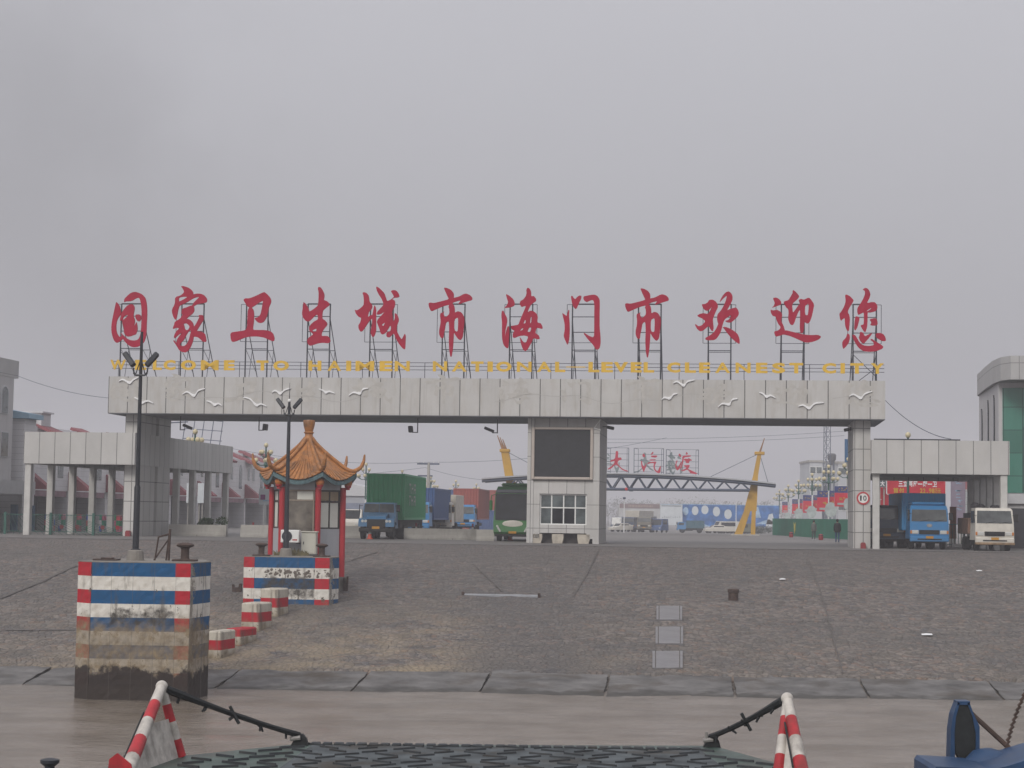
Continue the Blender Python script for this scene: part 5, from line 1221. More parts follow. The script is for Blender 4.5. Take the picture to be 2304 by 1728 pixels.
# farther lorries in the queue behind the barrier
lorry('container_lorry', 'blue lorry with a blue container directly behind the green one', 933, 1199, R(-5), 2.3, .7, 2.6, 1.9, P_MBLUE, (-1.15, 1.22, 2.2, 13, 1.2, 3.75, P_CBLUE, 'container'), Y=146, r=.5)
lorry('box_lorry', 'white lorry with a beige box, between the blue and the rust red containers', 986, 1199, R(-5), 2.3, .7, 2.7, 1.9, P_WHITE, (-1.1, 1.25, 2.1, 8, 1.0, 3.35, P_BEIGE, 'box'), Y=158, r=.48)
t = lorry('container_lorry', 'blue lorry with a rust red container, beside the green coach', 1041, 1199, R(-5), 2.3, .7, 2.62, 1.9, P_MBLUE, (-1.2, 1.22, 2.2, 13, 1.2, 4.2, P_RUSTRED, 'container'), Y=178, r=.5)

# small far traffic
def van(name, label, px, Y, rz, col, L=4.6, W=1.8, H=2.0, kind='van', group='small vehicles far across the square', py=1195):
    t = thing(name, label, kind, (at(px, py, Y).x, Y, gz(Y)), rz, group)
    if kind == 'car': pr = [(0, .35), (-.05, .7), (.9, .9), (1.6, H), (L-1.0, H), (L, .95), (L, .35)]
    else: pr = [(0, .35), (-.05, .9), (.5, 1.1), (1.0, H), (L-.1, H), (L, H-.3), (L, .35)]
    n_ = len(pr); c = MB(); c.add([(-W/2+(.1 if z > 1.2 else 0), y, z) for y, z in pr]+[(W/2-(.1 if z > 1.2 else 0), y, z) for y, z in pr], [list(range(n_)), list(range(2*n_-1, n_-1, -1))]+[(i, (i+1) % n_, n_+(i+1) % n_, n_+i) for i in range(n_)]); c.build('body', col, t)
    y0, y1 = (.9, 1.6) if kind == 'car' else (.5, 1.0); z0_, z1_ = (.9, H) if kind == 'car' else (1.1, H)
    d = Vector((y1-y0, z1_-z0_)); nn = Vector((-d.y, d.x)).normalized()*.02
    a, b_ = Vector((y0, z0_))+d*.1+nn, Vector((y0, z0_))+d*.92+nn
    MB().prism([(a.x, a.y), (b_.x, b_.y), (b_.x+.02, b_.y-.01), (a.x+.02, a.y-.01)], -W/2+.18, W/2-.18, 'x').build('windscreen', M_GLASSD, t)
    for s in (-1, 1):
        MB().box(s*(W/2-.05)-.02, s*(W/2-.05)+.02, 1.2 if kind != 'car' else 1.5, L-.9, H*.6, H*.9).build('side_window', M_GLASSD, t)
        MB().cbox(s*W*.36-.14, s*W*.36+.14, -.09, .05, .68, .82, .02).build('headlight', M_LAMP, t)
        for y in (.8, L-.9): wheel(t, s*(W/2-.12), y, .32, .2)
    return t
van('minivan', 'white minivan behind the left pillar of the kiosk, beside the green container lorry', 785, 150, R(-8), P_WHITE, H=1.95)
van('car', 'small white car low between the kiosk and the green container lorry', 803, 158, R(-8), P_WHITE, 4.2, 1.7, 1.45, 'car')
van('van', 'white van under the blue billboard, left of the yellow pylon', 1604, 322, R(-70), P_WHITE, 4.8, 1.8, 2.1)
van('van', 'olive van parked next to the white one below the blue billboard', 1632, 328, R(-75), paint('olive', (.1, .11, .07)), 4.8, 1.8, 1.8)
van('car', 'pale car in the far square below the blue container', 1584, 318, R(-80), P_WHITE, 4.2, 1.7, 1.4, 'car')
van('van', 'dark blue van between the far olive lorry and the white board', 1475, 300, R(-20), P_CBLUE, 4.6, 1.9, 2.2)
van('car', 'white car at the far left edge of the opening beside the booth', 1376, 300, R(-50), P_WHITE, 4.0, 1.6, 1.4, 'car')
van('van', 'dark van beside the booth edge in the far square', 1386, 320, R(-10), P_DBLUE, 5, 2.0, 2.6)
FAR = 'lorries far across the square'
lorry('box_lorry', 'pale lorry with a long white box seen far beyond the booth', 1412, 1192, R(-25), 2.3, .7, 2.5, 1.9, P_DBLUE, (-1.25, 1.25, 2.1, 9, 1.0, 3.6, P_BEIGE, 'box'), FAR, Y=310)
lorry('box_lorry', 'olive lorry with a tall grey box, far beyond the booth', 1449, 1192, R(-12), 2.3, .7, 2.5, 1.9, paint('olive_lorry', (.12, .11, .08)), (-1.15, 1.15, 2.0, 7, 1.0, 2.6, paint('grey_box', (.15, .15, .14)), 'box'), FAR, Y=300)
lorry('container_lorry', 'teal blue container lorry seen from the side in the far square', 1524, 1196, R(-97), 1.9, .6, 1.8, 1.4, P_MBLUE, (-1.0, 1.0, 1.5, 4.4, .8, 2.05, paint('teal_box', (.02, .1, .14)), 'container'), FAR, Y=305, wheels=(.8, 3.6))
# people
def person(loc, rz, h, label, coat, trousers, hair, arm=0.0):
    t = thing('person', label, 'person', loc, rz, None)
    s = h/1.72; me = bpy.data.meshes.new('body')
    V = [(0,0,.93),(0,0,1.1),(0,0,1.32),(0,.0,1.44),(0,-.01,1.52),(0,-.015,1.6),(0,-.01,1.69),
         (.18,0,1.39),(.23,.02,1.12),(.22,-.04,.88),(.22,-.06,.8),(-.18,0,1.39),(-.23,.02,1.12),(-.22,-.04,.88),(-.22,-.06,.8),
         (.09,0,.88),(.1,-.02,.48),(.1,.02,.09),(.1,-.13,.04),(-.09,0,.88),(-.1,.04,.48),(-.1,.09,.09),(-.1,-.06,.04)]
    E = [(0,1),(1,2),(2,3),(3,4),(4,5),(5,6),(2,7),(7,8),(8,9),(9,10),(2,11),(11,12),(12,13),(13,14),(0,15),(15,16),(16,17),(17,18),(0,19),(19,20),(20,21),(21,22)]
    rad = [.15,.16,.17,.07,.055,.09,.075,.075,.06,.048,.045,.075,.06,.048,.045,.11,.075,.055,.05,.11,.075,.055,.05]
    me.from_pydata([(x*s, y*s, z*s) for x, y, z in V], E, [])
    o = link('body', me, t); sk = o.modifiers.new('skin', 'SKIN'); o.modifiers.new('sub', 'SUBSURF').levels = 1
    o.modifiers['sub'].render_levels = 1
    for v, r_ in zip(me.skin_vertices[0].data, rad): v.radius = (r_*s, r_*s*.82)
    me.skin_vertices[0].data[0].use_root = True
    bpy.context.view_layer.update()
    m2 = bpy.data.meshes.new_from_object(o.evaluated_get(bpy.context.evaluated_depsgraph_get()))
    o.modifiers.clear(); o.data = m2; bpy.data.meshes.remove(me)
    m2.materials.clear()
    for m_ in (coat, trousers, SKIN, hair, SHOE): m2.materials.append(m_)
    for p_ in m2.polygons:
        z = p_.center.z/s; y = p_.center.y/s; x = abs(p_.center.x/s)
        p_.material_index = 2 if (z > 1.49 or (x > .17 and z < .86)) else 0 if (z > .86 or (x > .17 and z > .84)) else 4 if z < .1 else 1
        p_.use_smooth = True
    hd = MB(); hd.ball((0, .012*s, 1.64*s), .107*s, 10, 1.05); hd.build('hair', hair, t, True)
    ct = MB(); ct.lathe([(.2*s, .78*s), (.215*s, .86*s), (.205*s, 1.05*s), (.225*s, 1.28*s), (.19*s, 1.42*s), (.08*s, 1.47*s)], 14, M=Matrix.Scale(.78, 4, (0, 1, 0))); ct.build('coat', coat, t, True)
    return t
SKIN = mat('skin', (.32, .19, .13), var=.05); SHOE = mat('shoe', (.35, .36, .38), var=.1)
p = onz(1884, 1222); person(p, R(168), 1.72, 'person in a black jacket and blue jeans walking away beside the right gate pillar', mat('black_jacket', (.014, .014, .016), var=.3), mat('jeans', (.03, .06, .13), var=.2), mat('black_hair', (.012, .011, .011)))
p = onz(1831, 1216); person(p, R(20), 1.62, 'person in grey green clothes standing in front of the green hoarding', mat('grey_coat', (.09, .1, .09), var=.2), mat('grey_trousers', (.06, .065, .065), var=.2), bpy.data.materials['black_hair'])
# ================================================================ BEHIND AND BESIDE THE GATE
M_WCONC = mat('barrier_concrete', (.33, .315, .29), rough=.8, var=.15, scale=1.2, grime=.3, streak=.15)
def barrier(px0, px1, pyb, h, label, Y=None, dpt=.55):
    a, b_ = (onz(px0, pyb), onz(px1, pyb)) if Y is None else [Vector((at(q, pyb, Y).x, Y, ZP)) for q in (px0, px1)]
    c = (a+b_)/2; L = (b_-a).length/2
    t = thing('concrete_barrier', label, 'barrier', c, math.atan2(b_.y-a.y, b_.x-a.x), 'low concrete barriers in front of the square')
    MB().prism([(-dpt/2-.12, -.02), (-dpt/2-.12, .12), (-dpt/2, .3), (-dpt/2+.1, h), (dpt/2-.1, h), (dpt/2, .3), (dpt/2+.12, .12), (dpt/2+.12, -.02)], -L, L, 'x').build('wall', M_WCONC, t)
    n_ = max(1, round(L*2/1.9)); s = MB()
    for i in range(1, n_): s.box(-L+2*L*i/n_-.012, -L+2*L*i/n_+.012, -dpt/2-.124, dpt/2+.124, .0, .1)
    if n_ > 1: s.build('joint', SEAM, t)
barrier(909, 1073, 1209, .72, 'long low concrete barrier between the green container lorry and the coach', 121.5)
barrier(1072, 1112, 1212, .72, 'short concrete barrier in front of the coach wheel', 119.0)
barrier(380, 510, 1203, .75, 'low concrete barrier right of the left gate pillar, behind a traffic cone', 121)
barrier(542, 604, 1206, .8, 'low concrete barrier half hidden by the left side of the kiosk', 119)
barrier(776, 812, 1208, .8, 'low concrete barrier end showing right of the kiosk', 122)
M_ORANGE = mat('cone_orange', (.45, .06, .025), rough=.5, var=.1); M_CWHITE = mat('cone_white', (.6, .58, .55), var=.05)
def cone(px, py, h, label):
    p = onz(px, py); t = thing('traffic_cone', label, 'traffic cone', p, 0, 'orange traffic cones')
    MB().cbox(-.2, .2, -.2, .2, 0, .05, .01).build('base', M_ORANGE, t)
    body = MB().lathe([(.15, .05), (.045, h), (.02, h+.01)], 14).build('body', M_ORANGE, t, True)
    MB().lathe([(.15-.105*.42+.004, .05+(h-.05)*.42), (.15-.105*.7+.004, .05+(h-.05)*.7)], 14).build('reflective_band', M_CWHITE, body, True)
cone(832, 1213, .72, 'orange cone in front of the blue bonneted lorry'); cone(1004, 1214, .68, 'orange cone in front of the long concrete barrier')
cone(1148, 1216, .7, 'orange cone in front of the green coach, left of the booth'); cone(469, 1206, .66, 'orange cone in front of the barrier right of the left gate pillar')
def rw_post(px, py, h, label):
    p = onz(px, py); t = thing('marker_post', label, 'marker post', p, 0, 'red and white marker posts')
    MB().tube((0,0,0), (0,0,h*.55), .06, n=10).build('stem', M_DARK, t); MB().tube((0,0,h*.55), (0,0,h*.75), .07, n=10).build('white_band', M_CWHITE, t); MB().tube((0,0,h*.75), (0,0,h), .07, n=10).build('red_band', M_HYD, t); MB().tube((0,0,h*.4), (0,0,h*.55), .07, n=10).build('red_band', M_HYD, t)
rw_post(936, 1211, 1.05, 'red and white marker post standing at the left end of the long barrier'); rw_post(1063, 1212, 1.05, 'red and white marker post at the right end of the long barrier, by the coach')
rw_post(569, 1208, .95, 'red and white marker post in front of the barrier left of the kiosk'); rw_post(399, 1204, .7, 'short red marker post beside the left gate pillar')

# foliage helpers
def leaf_mat(name, col, var=.5):
    return mat(name, col, rough=.7, var=var, scale=.9)
def crown(n_, sx, sy, sz, cz, size, rr_, clumps=9):
    b = MB(); cs = [(rr_.gauss(0, .42)*sx, rr_.gauss(0, .42)*sy, cz+rr_.uniform(-.75, .8)*sz, rr_.uniform(.25, .5)) for _ in range(clumps)]
    for i in range(n_):
        c = rr_.choice(cs); d = Vector((rr_.gauss(0, 1), rr_.gauss(0, 1), rr_.gauss(0, 1))).normalized()*c[3]*rr_.uniform(.5, 1.05)
        p = Vector((c[0]+d.x*sx, c[1]+d.y*sy, c[2]+d.z*sz)); a = Vector((rr_.gauss(0,1), rr_.gauss(0,1), rr_.gauss(0,1))).normalized(); e = a.orthogonal().normalized(); s = size*rr_.uniform(.6, 1.4)
        b.add([p-a*s, p+e*s*.5, p+a*s, p-e*s*.5], [(0,1,2,3)])
    return b
rt2 = random.Random(21)
LEAFS = [leaf_mat('winter_leaf_a', (.07, .075, .04)), leaf_mat('winter_leaf_b', (.1, .085, .05)), leaf_mat('winter_leaf_c', (.05, .06, .035))]
M_BARK = mat('bark', (.07, .055, .045), var=.3, scale=3)
def tree(px, Y, h, wd, label, name='tree'):
    t = thing(name, label, 'tree', (at(px, 1190, Y).x, Y, gz(Y)-.05), rt2.uniform(0, 6), 'bare winter trees beyond the square')
    tk = MB(); tk.tube((0,0,0), (.05,0,h*.5), .16, .09, 7)
    for i in range(7):
        a = rt2.uniform(0, 6.3); z = h*rt2.uniform(.3, .55); e = Vector((math.cos(a)*wd*.5, math.sin(a)*wd*.5, h*rt2.uniform(.7, .98))); m_ = Vector((.05,0,z)).lerp(e, .5)+Vector((0,0,.3)); tk.path([(.04,0,z), m_, e], [.07, .04, .015], 5)
    tk.build('trunk', M_BARK, t)
    crown(420, wd*.75, wd*.75, h*.38, h*.66, .2, rt2, 11).build('crown', rt2.choice(LEAFS), t, recalc=False)
tps = [(1368,8.2,'tree'),(1388,9.2,''),(1408,7.4,''),(1432,8.8,''),(1453,8.0,''),(1474,9.4,''),(1497,8.4,''),(1520,9.6,''),(1541,8.2,''),(1563,9.2,''),(1586,8.5,''),(1610,9.5,''),(1634,8.7,''),(1657,8.2,''),(1700,9.4,''),(1722,8.4,''),(1745,7.8,''),(1780,7.5,''),(1345,7.6,'')]
place = ['just right of the booth', 'above the far pale lorry', 'above the left end of the shop roof', 'above the middle of the far shop roof', 'above the olive lorry', 'left of the white notice board', 'above the white notice board', 'above the left end of the blue billboard', 'above the first pale oval of the billboard', 'above the second pale oval of the billboard', 'above the third pale oval of the billboard', 'above the fourth pale oval of the billboard', 'just left of the yellow pylon', 'behind the yellow pylon', 'right of the yellow pylon', 'above the right end of the blue billboard', 'behind the farthest street lamp', 'behind the red banners', 'behind the booth edge']
for (px, h, _), pl_ in zip(tps, place): tree(px, 620+rt2.uniform(-30, 40), h*1.0, h*.85, f'hazy bare tree in the far row, {pl_}')
# evergreen bush between the two left barriers
p = onz(527, 1203); t = thing('bush', 'dark green bush growing between the two barriers left of the kiosk', 'bush', (p.x, 121.5, ZP))
crown(900, .95, .6, .62, .62, .1, rt2, 8).build('foliage', leaf_mat('bush_leaf', (.028, .055, .02)), t, recalc=False)
MB().tube((0,0,-.02), (0,0,.5), .04, n=6).build('stem', M_BARK, t)

# far cable stayed gate with the ferry's name
M_YEL = mat('pylon_yellow', (.45, .26, .04), rough=.5, var=.12, scale=1, streak=.2); M_TRUSS = mat('truss_blue', (.06, .08, .12), rough=.5, var=.15)
YT = 186.0
p0 = at(1412, 1205, YT)
tg = thing('truss_gate', 'far curved steel truss gate hung by cables between two leaning yellow pylons', 'truss gate', (p0.x, YT, ZP), RZ)
kT = YT/F
def tq(px, py, dy=0):
    d = ray(px, py); o_ = Vector((p0.x, YT, ZP))+ey*dy; k = (o_-EYE).dot(ey)/d.dot(ey); v = EYE+d*k-Vector((p0.x, YT, ZP)); return Vector((v.dot(ex), dy, v.z))
for side, pts in (('right', [(1660,1206,18),(1694,1206,10),(1688,1150,28),(1700,1070,11),(1709,1020,9),(1720,986,2)]), ('left', [(1192,1206,18),(1160,1206,10),(1168,1150,28),(1147,1077,19),(1136,1014,17),(1125,984,2)])):
    b = MB(); c = [tq(x, y) for x, y, w_ in pts]; wd = [w_*kT/2 for *_, w_ in pts]
    def taper(a, d, wa, wb, th=.28): b.add([(a.x-wa, -th, a.z), (a.x+wa, -th, a.z), (d.x+wb, -th, d.z), (d.x-wb, -th, d.z), (a.x-wa, th, a.z), (a.x+wa, th, a.z), (d.x+wb, th, d.z), (d.x-wb, th, d.z)], [(0,1,2,3),(7,6,5,4),(0,1,5,4),(1,2,6,5),(2,3,7,6),(3,0,4,7)])
    taper(c[0], c[2]+Vector((-.3 if side == 'right' else .3, 0, 0)), wd[0], wd[0]*.8); taper(c[1], c[2]+Vector((.35 if side == 'right' else -.35, 0, 0)), wd[1], wd[1]*.9)
    taper(c[2], c[3], wd[2], wd[3]); taper(c[3], c[4], wd[3], wd[4])
    py_ = b.build('pylon', M_YEL, tg)
    q = MB()
    for k in (-1, 0, 1):
        o_ = Vector((k*.27, 0, -.18*k)) if side == 'left' else Vector((0, k*.27, 0)); q.tube(c[4]+o_*.9, c[5]+o_+Vector((0, 0, 0)), .11, .04, 8)
    q.build('prong', mat('prong_brown', (.25, .13, .06)) if side == 'right' else bpy.data.materials['prong_brown'], py_)
    MB().cbox(c[4].x-.5, c[4].x+.5, -.4, .4, c[4].z-.16, c[4].z+.16, .05).build('collar', M_YEL, py_)
    MB().cbox(c[0].x-.7, c[1].x+.7, -.7, .7, -.05, .12, .05).build('footing', M_WCONC, py_) if side == 'right' else MB().cbox(c[1].x-.7, c[0].x+.7, -.7, .7, -.05, .12, .05).build('footing', M_WCONC, py_)
    q = MB()
    for x_, y_ in (((1596,1074),(1729,1089)) if side == 'right' else ((1250,1074),)): q.tube(c[4], tq(x_, y_), .025, n=4)
    q.build('stay_cable', M_TRUSS, py_)
xs = [1088+(1745-1088)*i/34 for i in range(35)]
topc = [tq(x, 1073+ (abs(x-1410)/330)**2*17 + (x-1410)*.0148-1.5) for x in xs]; botc = [tq(x, 1101+(x-1410)*.0148*.6) for x in xs]
for dy in (-1.2, 1.2):
    tb = MB(); o_ = Vector((0, dy, 0)); a0, a1 = 3, 32
    tb.path([q_+o_ for q_ in topc], .15, 6); tb.path([q_+o_ for q_ in botc[a0:a1]], .13, 6)
    for i in range(a0, a1-1):
        if topc[i].z-botc[i].z < .25: continue
        tb.tube((botc[i] if i % 2 else topc[i])+o_, (topc[i+1] if i % 2 else botc[i+1])+o_, .075, n=5)
    tb.build('truss', M_TRUSS, tg)
rf_ = MB()
for a, c in zip(topc, topc[1:]): rf_.add([a+Vector((0,-1.5,.16)), c+Vector((0,-1.5,.16)), c+Vector((0,1.5,.16)), a+Vector((0,1.5,.16)), a+Vector((0,-1.5,.3)), c+Vector((0,-1.5,.3)), c+Vector((0,1.5,.3)), a+Vector((0,1.5,.3))], [(0,1,2,3),(4,5,6,7),(0,1,5,4),(2,3,7,6)])
rf_.build('roof_sheet', mat('roof_sheet_grey', (.35, .36, .38), rough=.5, var=.08), tg)
q = MB(); q.cbox(-.2, .2, -.2, .2, -.25, .15, .03, Matrix.Translation(tq(1420, 1100))); q.build('signal_box', M_TRUSS, tg)
q = MB(); q.ball(tq(1411, 1101)+Vector((0,-1.4,0)), .16, 8); q.build('red_signal', mat('signal_red', (.5, .05, .05)), tg)
# red characters on the truss; a second set faces the other way behind them
K2 = 2212/220.0
FC = {'太': [[(275,160),(325,160),(330,220),(320,310),(390,300),(415,350),(330,375),(310,440),(380,520),(450,570),(555,605),(540,625),(430,590),(390,560),(300,470),(240,480),(180,550),(100,580),(90,560),(180,500),(240,430),(250,380),(160,405),(150,370),(255,340),(270,240)]],
 '汽': [[(870,270),(895,205),(940,260),(925,300),(890,295)], [(840,375),(870,385),(870,450),(900,510),(940,480),(955,420),(965,490),(930,570),(905,640),(870,560),(845,480)], [(1055,240),(1110,165),(1125,205),(1075,250)], [(1065,262),(1220,258),(1180,310),(1070,297)], [(1030,350),(1180,343),(1160,370),(1040,377)], [(990,415),(1120,398),(1195,395),(1150,490),(1155,560),(1215,620),(1270,490),(1290,500),(1275,650),(1220,662),(1140,592),(1118,500),(1138,432),(1060,432),(980,458)]],
 '渡': [[(1680,260),(1700,205),(1750,270),(1735,300)], [(1640,370),(1670,375),(1635,450),(1655,540),(1700,480),(1740,390),(1755,410),(1710,560),(1650,605),(1610,510),(1620,420)], [(1840,235),(1865,170),(1900,225),(1870,242)], [(1770,262),(1970,252),(1955,287),(1805,302),(1795,400),(1755,540),(1712,580),(1745,490),(1768,380)], [(1805,342),(1830,330),(1900,335),(1910,312),(2000,370),(1930,382),(1920,432),(1850,432),(1840,377),(1812,372)], [(1800,480),(1940,468),(1930,512),(1892,558),(1960,590),(2110,660),(2090,682),(1950,662),(1930,622),(1880,574),(1800,612),(1720,604),(1845,556),(1866,530),(1820,512)]]}
fars = [('太', (1365, 1416), '太', 'nearest the booth'), ('汽', (1428, 1494), '汽', 'middle one of three'), ('渡', (1500, 1572), '渡', 'rightmost of three')]
M_FRED = mat('far_sign_red', (.42, .03, .06), var=.1); M_FGREY = mat('sign_back_grey', (.2, .24, .24), var=.1)
origin = Vector((p0.x, YT, ZP))
backs = {'太': '汽', '汽': '太', '渡': '海'}
for key, (xa, xb), ch, wh in fars:
    cx = tq((xa+xb)/2, 1040); base = topc[min(range(35), key=lambda i: abs(topc[i].x-cx.x))]
    loc = origin+ex*cx.x+Vector((0, 0, base.z+.3))
    t = thing('sign_character', f'red character {ch} above the far truss, {wh}', 'sign character', loc, RZ, 'red characters above the far truss gate')
    L = [[(v.x-cx.x, v.z-base.z-.3) for v in (tq(1360+x/K2, 1000+y/K2) for x, y in smooth_poly(l))] for l in FC[key]]
    vs, fs = outline_mesh(L, .1); MB().add(vs, fs, Matrix.Translation((0, -1.25, 0))).build('character', M_FRED, t)
    if backs[key] in FC:
        src = FC[backs[key]]; off = {'太': (355-310+0, 25), '汽': (870-325-20, 25)}
        allx = [x for l in src for x, y in l]; mx = (min(allx)+max(allx))/2; shift = {'汽': 690+200-mx, '太': 60-mx+60}[key]
        L2 = [[(v.x-cx.x, v.z-base.z-.3) for v in (tq(1360+(2*mx-x+shift)/K2, 1000+(y+25)/K2, 1.25) for x, y in smooth_poly(l))] for l in src]
    else:
        src = CH['hai'][2]; L2 = [[(v.x-cx.x, v.z-base.z-.3) for v in (tq(1360+(1580-(x-720)*.42)/K2, 1000+(430+(y-820)*.35)/K2, 1.25) for x, y in smooth_poly(l))] for l in src]
    vs, fs = outline_mesh(L2, .1); MB().add(vs, fs, Matrix.Translation((0, 1.25, 0))).build('reverse_character', M_FGREY, t)
    f = MB(); wa = tq(xa, 1040).x-cx.x; wb = tq(xb, 1040).x-cx.x; hs = 2.5
    for x in (wa, wb): f.tube((x, -1.15, 0), (x, -1.15, hs), .03, n=4); f.tube((x+.3*(1 if x == wa else -1), 1.15, 0), (x+.3*(1 if x == wa else -1), 1.15, hs), .02, n=4)
    for z in (.15, .7, 1.3, 1.9, hs): f.tube((wa, -1.15, z), (wb, -1.15, z), .018, n=4)
    for x, s_ in ((wa, 1), (wb, -1)): f.tube((x, -1.15, .15), (x+.3*s_, 1.15, .15), .02, n=4).tube((x, -1.15, hs), (x+.3*s_, 1.15, hs), .02, n=4)
    f.build('support_grid', M_TRUSS, t)

# boards across the far square
def board(name, label, px0, px1, py0, py1, Y, m, cat='billboard', legs=True, group=None):
    a = at(px0, py0, Y); b_ = at(px1, py1, Y); W = b_.x-a.x; z0 = b_.z-gz(Y); z1 = a.z-gz(Y)
    t = thing(name, label, cat, ((a.x+b_.x)/2, Y, gz(Y)), 0, group)
    MB().box(-W/2, W/2, 0, .15, max(z0, .05), z1).build('panel', m, t)
    if legs:
        n_ = max(2, int(W/3))
        for i in range(n_): x = -W/2+W*(i+.5)/n_; MB().tube((x, .21, 0), (x, .21, z1), .06, n=5).build('leg', M_WCONC, t)
    return t, W, z0, z1
M_BBLUE = mat('billboard_blue', (.03, .12, .33), var=.6, scale=.7); M_PALEBLUE = mat('pale_blue', (.3, .42, .55), var=.3, scale=1.5); M_OFFW = mat('board_white', (.5, .53, .55), var=.08, scale=1)
YB = 345
t, W, z0, z1 = board('billboard', 'long blue billboard with a row of pale ovals across the far square', 1536, 1753, 1135, 1187, YB, M_BBLUE)
kB = YB/F; cx_ = (1536+1753)/2
for px, py, rx, ry, mm in ((1543,1150,6,9,M_PALEBLUE),(1564,1149,7.5,10,M_OFFW),(1586,1147,8,10,M_OFFW),(1612,1151,8,11,M_OFFW),(1638,1157,8.5,11,M_OFFW)):
    v = at(px, py, YB); MB().lathe([(1, 0), (1, .02)], 20, M=Matrix.Translation((v.x-t.location.x, -.01, v.z-gz(YB))) @ Matrix.Rotation(R(90), 4, 'X') @ Matrix.Diagonal((rx*kB, ry*kB, 1, 1))).build('oval_picture', mm, t)
for (px0, px1, py0, py1, mm) in ((1690,1712,1140,1165,M_PALEBLUE),(1722,1745,1155,1187,M_OFFW),(1545,1600,1176,1185,M_PALEBLUE),(1700,1750,1168,1180,M_PALEBLUE)):
    a = at(px0, py0, YB); b_ = at(px1, py1, YB); o_ = t.location; mx_ = (a.x+b_.x)/2-o_.x
    MB().prism([(a.x-o_.x, b_.z-gz(YB)), (b_.x-o_.x, b_.z-gz(YB)), (mx_+.4, a.z-gz(YB)), (mx_-.3, a.z-gz(YB)-.2)], -.02, -.005).build('picture', mm, t)
MB().box(-W/2, W/2, -.03, .16, z1, z1+.12).build('top_trim', M_PALEBLUE, t)
t, W, z0, z1 = board('notice_board', 'white notice board with a line of dark characters, left of the blue billboard', 1486, 1535, 1135, 1182, 343, M_OFFW)
f = MB(); f.box(-W*.45, W*.45, -.02, -.005, z1-.32, z1-.18)
rn = random.Random(9)
for i in range(9):
    x = -W*.44+W*.88*i/9
    for k in range(4): a = x+rn.uniform(0, .12); z_ = z0+1.35+rn.uniform(0, .28); f.box(a, a+rn.uniform(.06, .2), -.02, -.005, z_, z_+.05)
f.build('writing', mat('faded_ink', (.1, .12, .16)), t)
MB().box(-W/2, W/2, -.03, .16, z1, z1+.1).build('top_trim', M_PALEBLUE, t)
t, W, z0, z1 = board('shop', 'low far shop with a brown signboard along its roof', 1393, 1485, 1133, 1196, 360, mat('shop_pale', (.4, .4, .4), var=.15, scale=.5), 'shop', False)
MB().box(-W/2, W/2, .2, 6, .05, z1-.6).build('building', bpy.data.materials['shop_pale'], t)
MB().box(-W/2+.1, W/2-.1, -.06, -.003, z1-.85, z1).build('signboard', mat('brown_sign', (.2, .15, .15), var=.1), t)
f = MB()
for i in range(16): x = -W*.27+W*.6*i/16; f.box(x, x+.16, -.08, -.062, z1-.6, z1-.25)
f.build('sign_marks', mat('sign_tan', (.36, .28, .24)), t)
MB().box(-W/2+.2, W*.1, -.05, -.003, .3, 1.6).build('shop_window', M_GLASS, t)
t = thing('hedge', 'dark green hedge running along the foot of the blue billboard', 'hedge', (at(1700, 1190, 338).x, 338, gz(338)))
crown(1500, 6.6, .5, .7, .7, .18, rt2, 26).build('foliage', leaf_mat('hedge_leaf', (.03, .05, .035)), t, recalc=False)

# green hoarding
a, b_ = onz(1738, 1206), onz(1912, 1213)
a = Vector((at(1738, 1204, 197).x, 197, ZP)); b_ = Vector((at(1925, 1214, 158).x, 158, ZP)); d = b_-a
t = thing('hoarding', 'green sheet metal hoarding with a yellow emblem below the red banners', 'hoarding', a, math.atan2(d.y, d.x)); L = d.length
s = MB(); n_ = int(L/.5)
for i in range(n_): s.prism([(L*i/n_, 0), (L*(i+.5)/n_, -.05), (L*(i+1)/n_, 0), (L*(i+1)/n_, .04), (L*i/n_, .04)], 0, 1.75, 'z')
s.build('sheet', mat('hoarding_green', (.012, .12, .075), rough=.5, var=.15, scale=.7), t)
MB().prism([(L*.32-.5, 1.4), (L*.32, 1.15), (L*.32+.5, 1.4), (L*.32+.35, .6), (L*.32, .25), (L*.32-.35, .6)], -.075, -.056).build('emblem', mat('emblem_yellow', (.42, .36, .06)), t)
for px, py, lab in ((1847, 1214, 'red round bin in front of the green hoarding, between two people'), (1780, 1208, 'small red round bin at the far end of the green hoarding')):
    p = onz(px, py+1); t = thing('bin', lab, 'bin', p); MB().lathe([(.17, 0), (.2, .1), (.2, .36), (.15, .46), (.06, .49)], 14).build('body', M_HYD, t, True); MB().lathe([(.205, .33), (.21, .36), (.205, .39)], 14).build('rim', M_DARK, t)

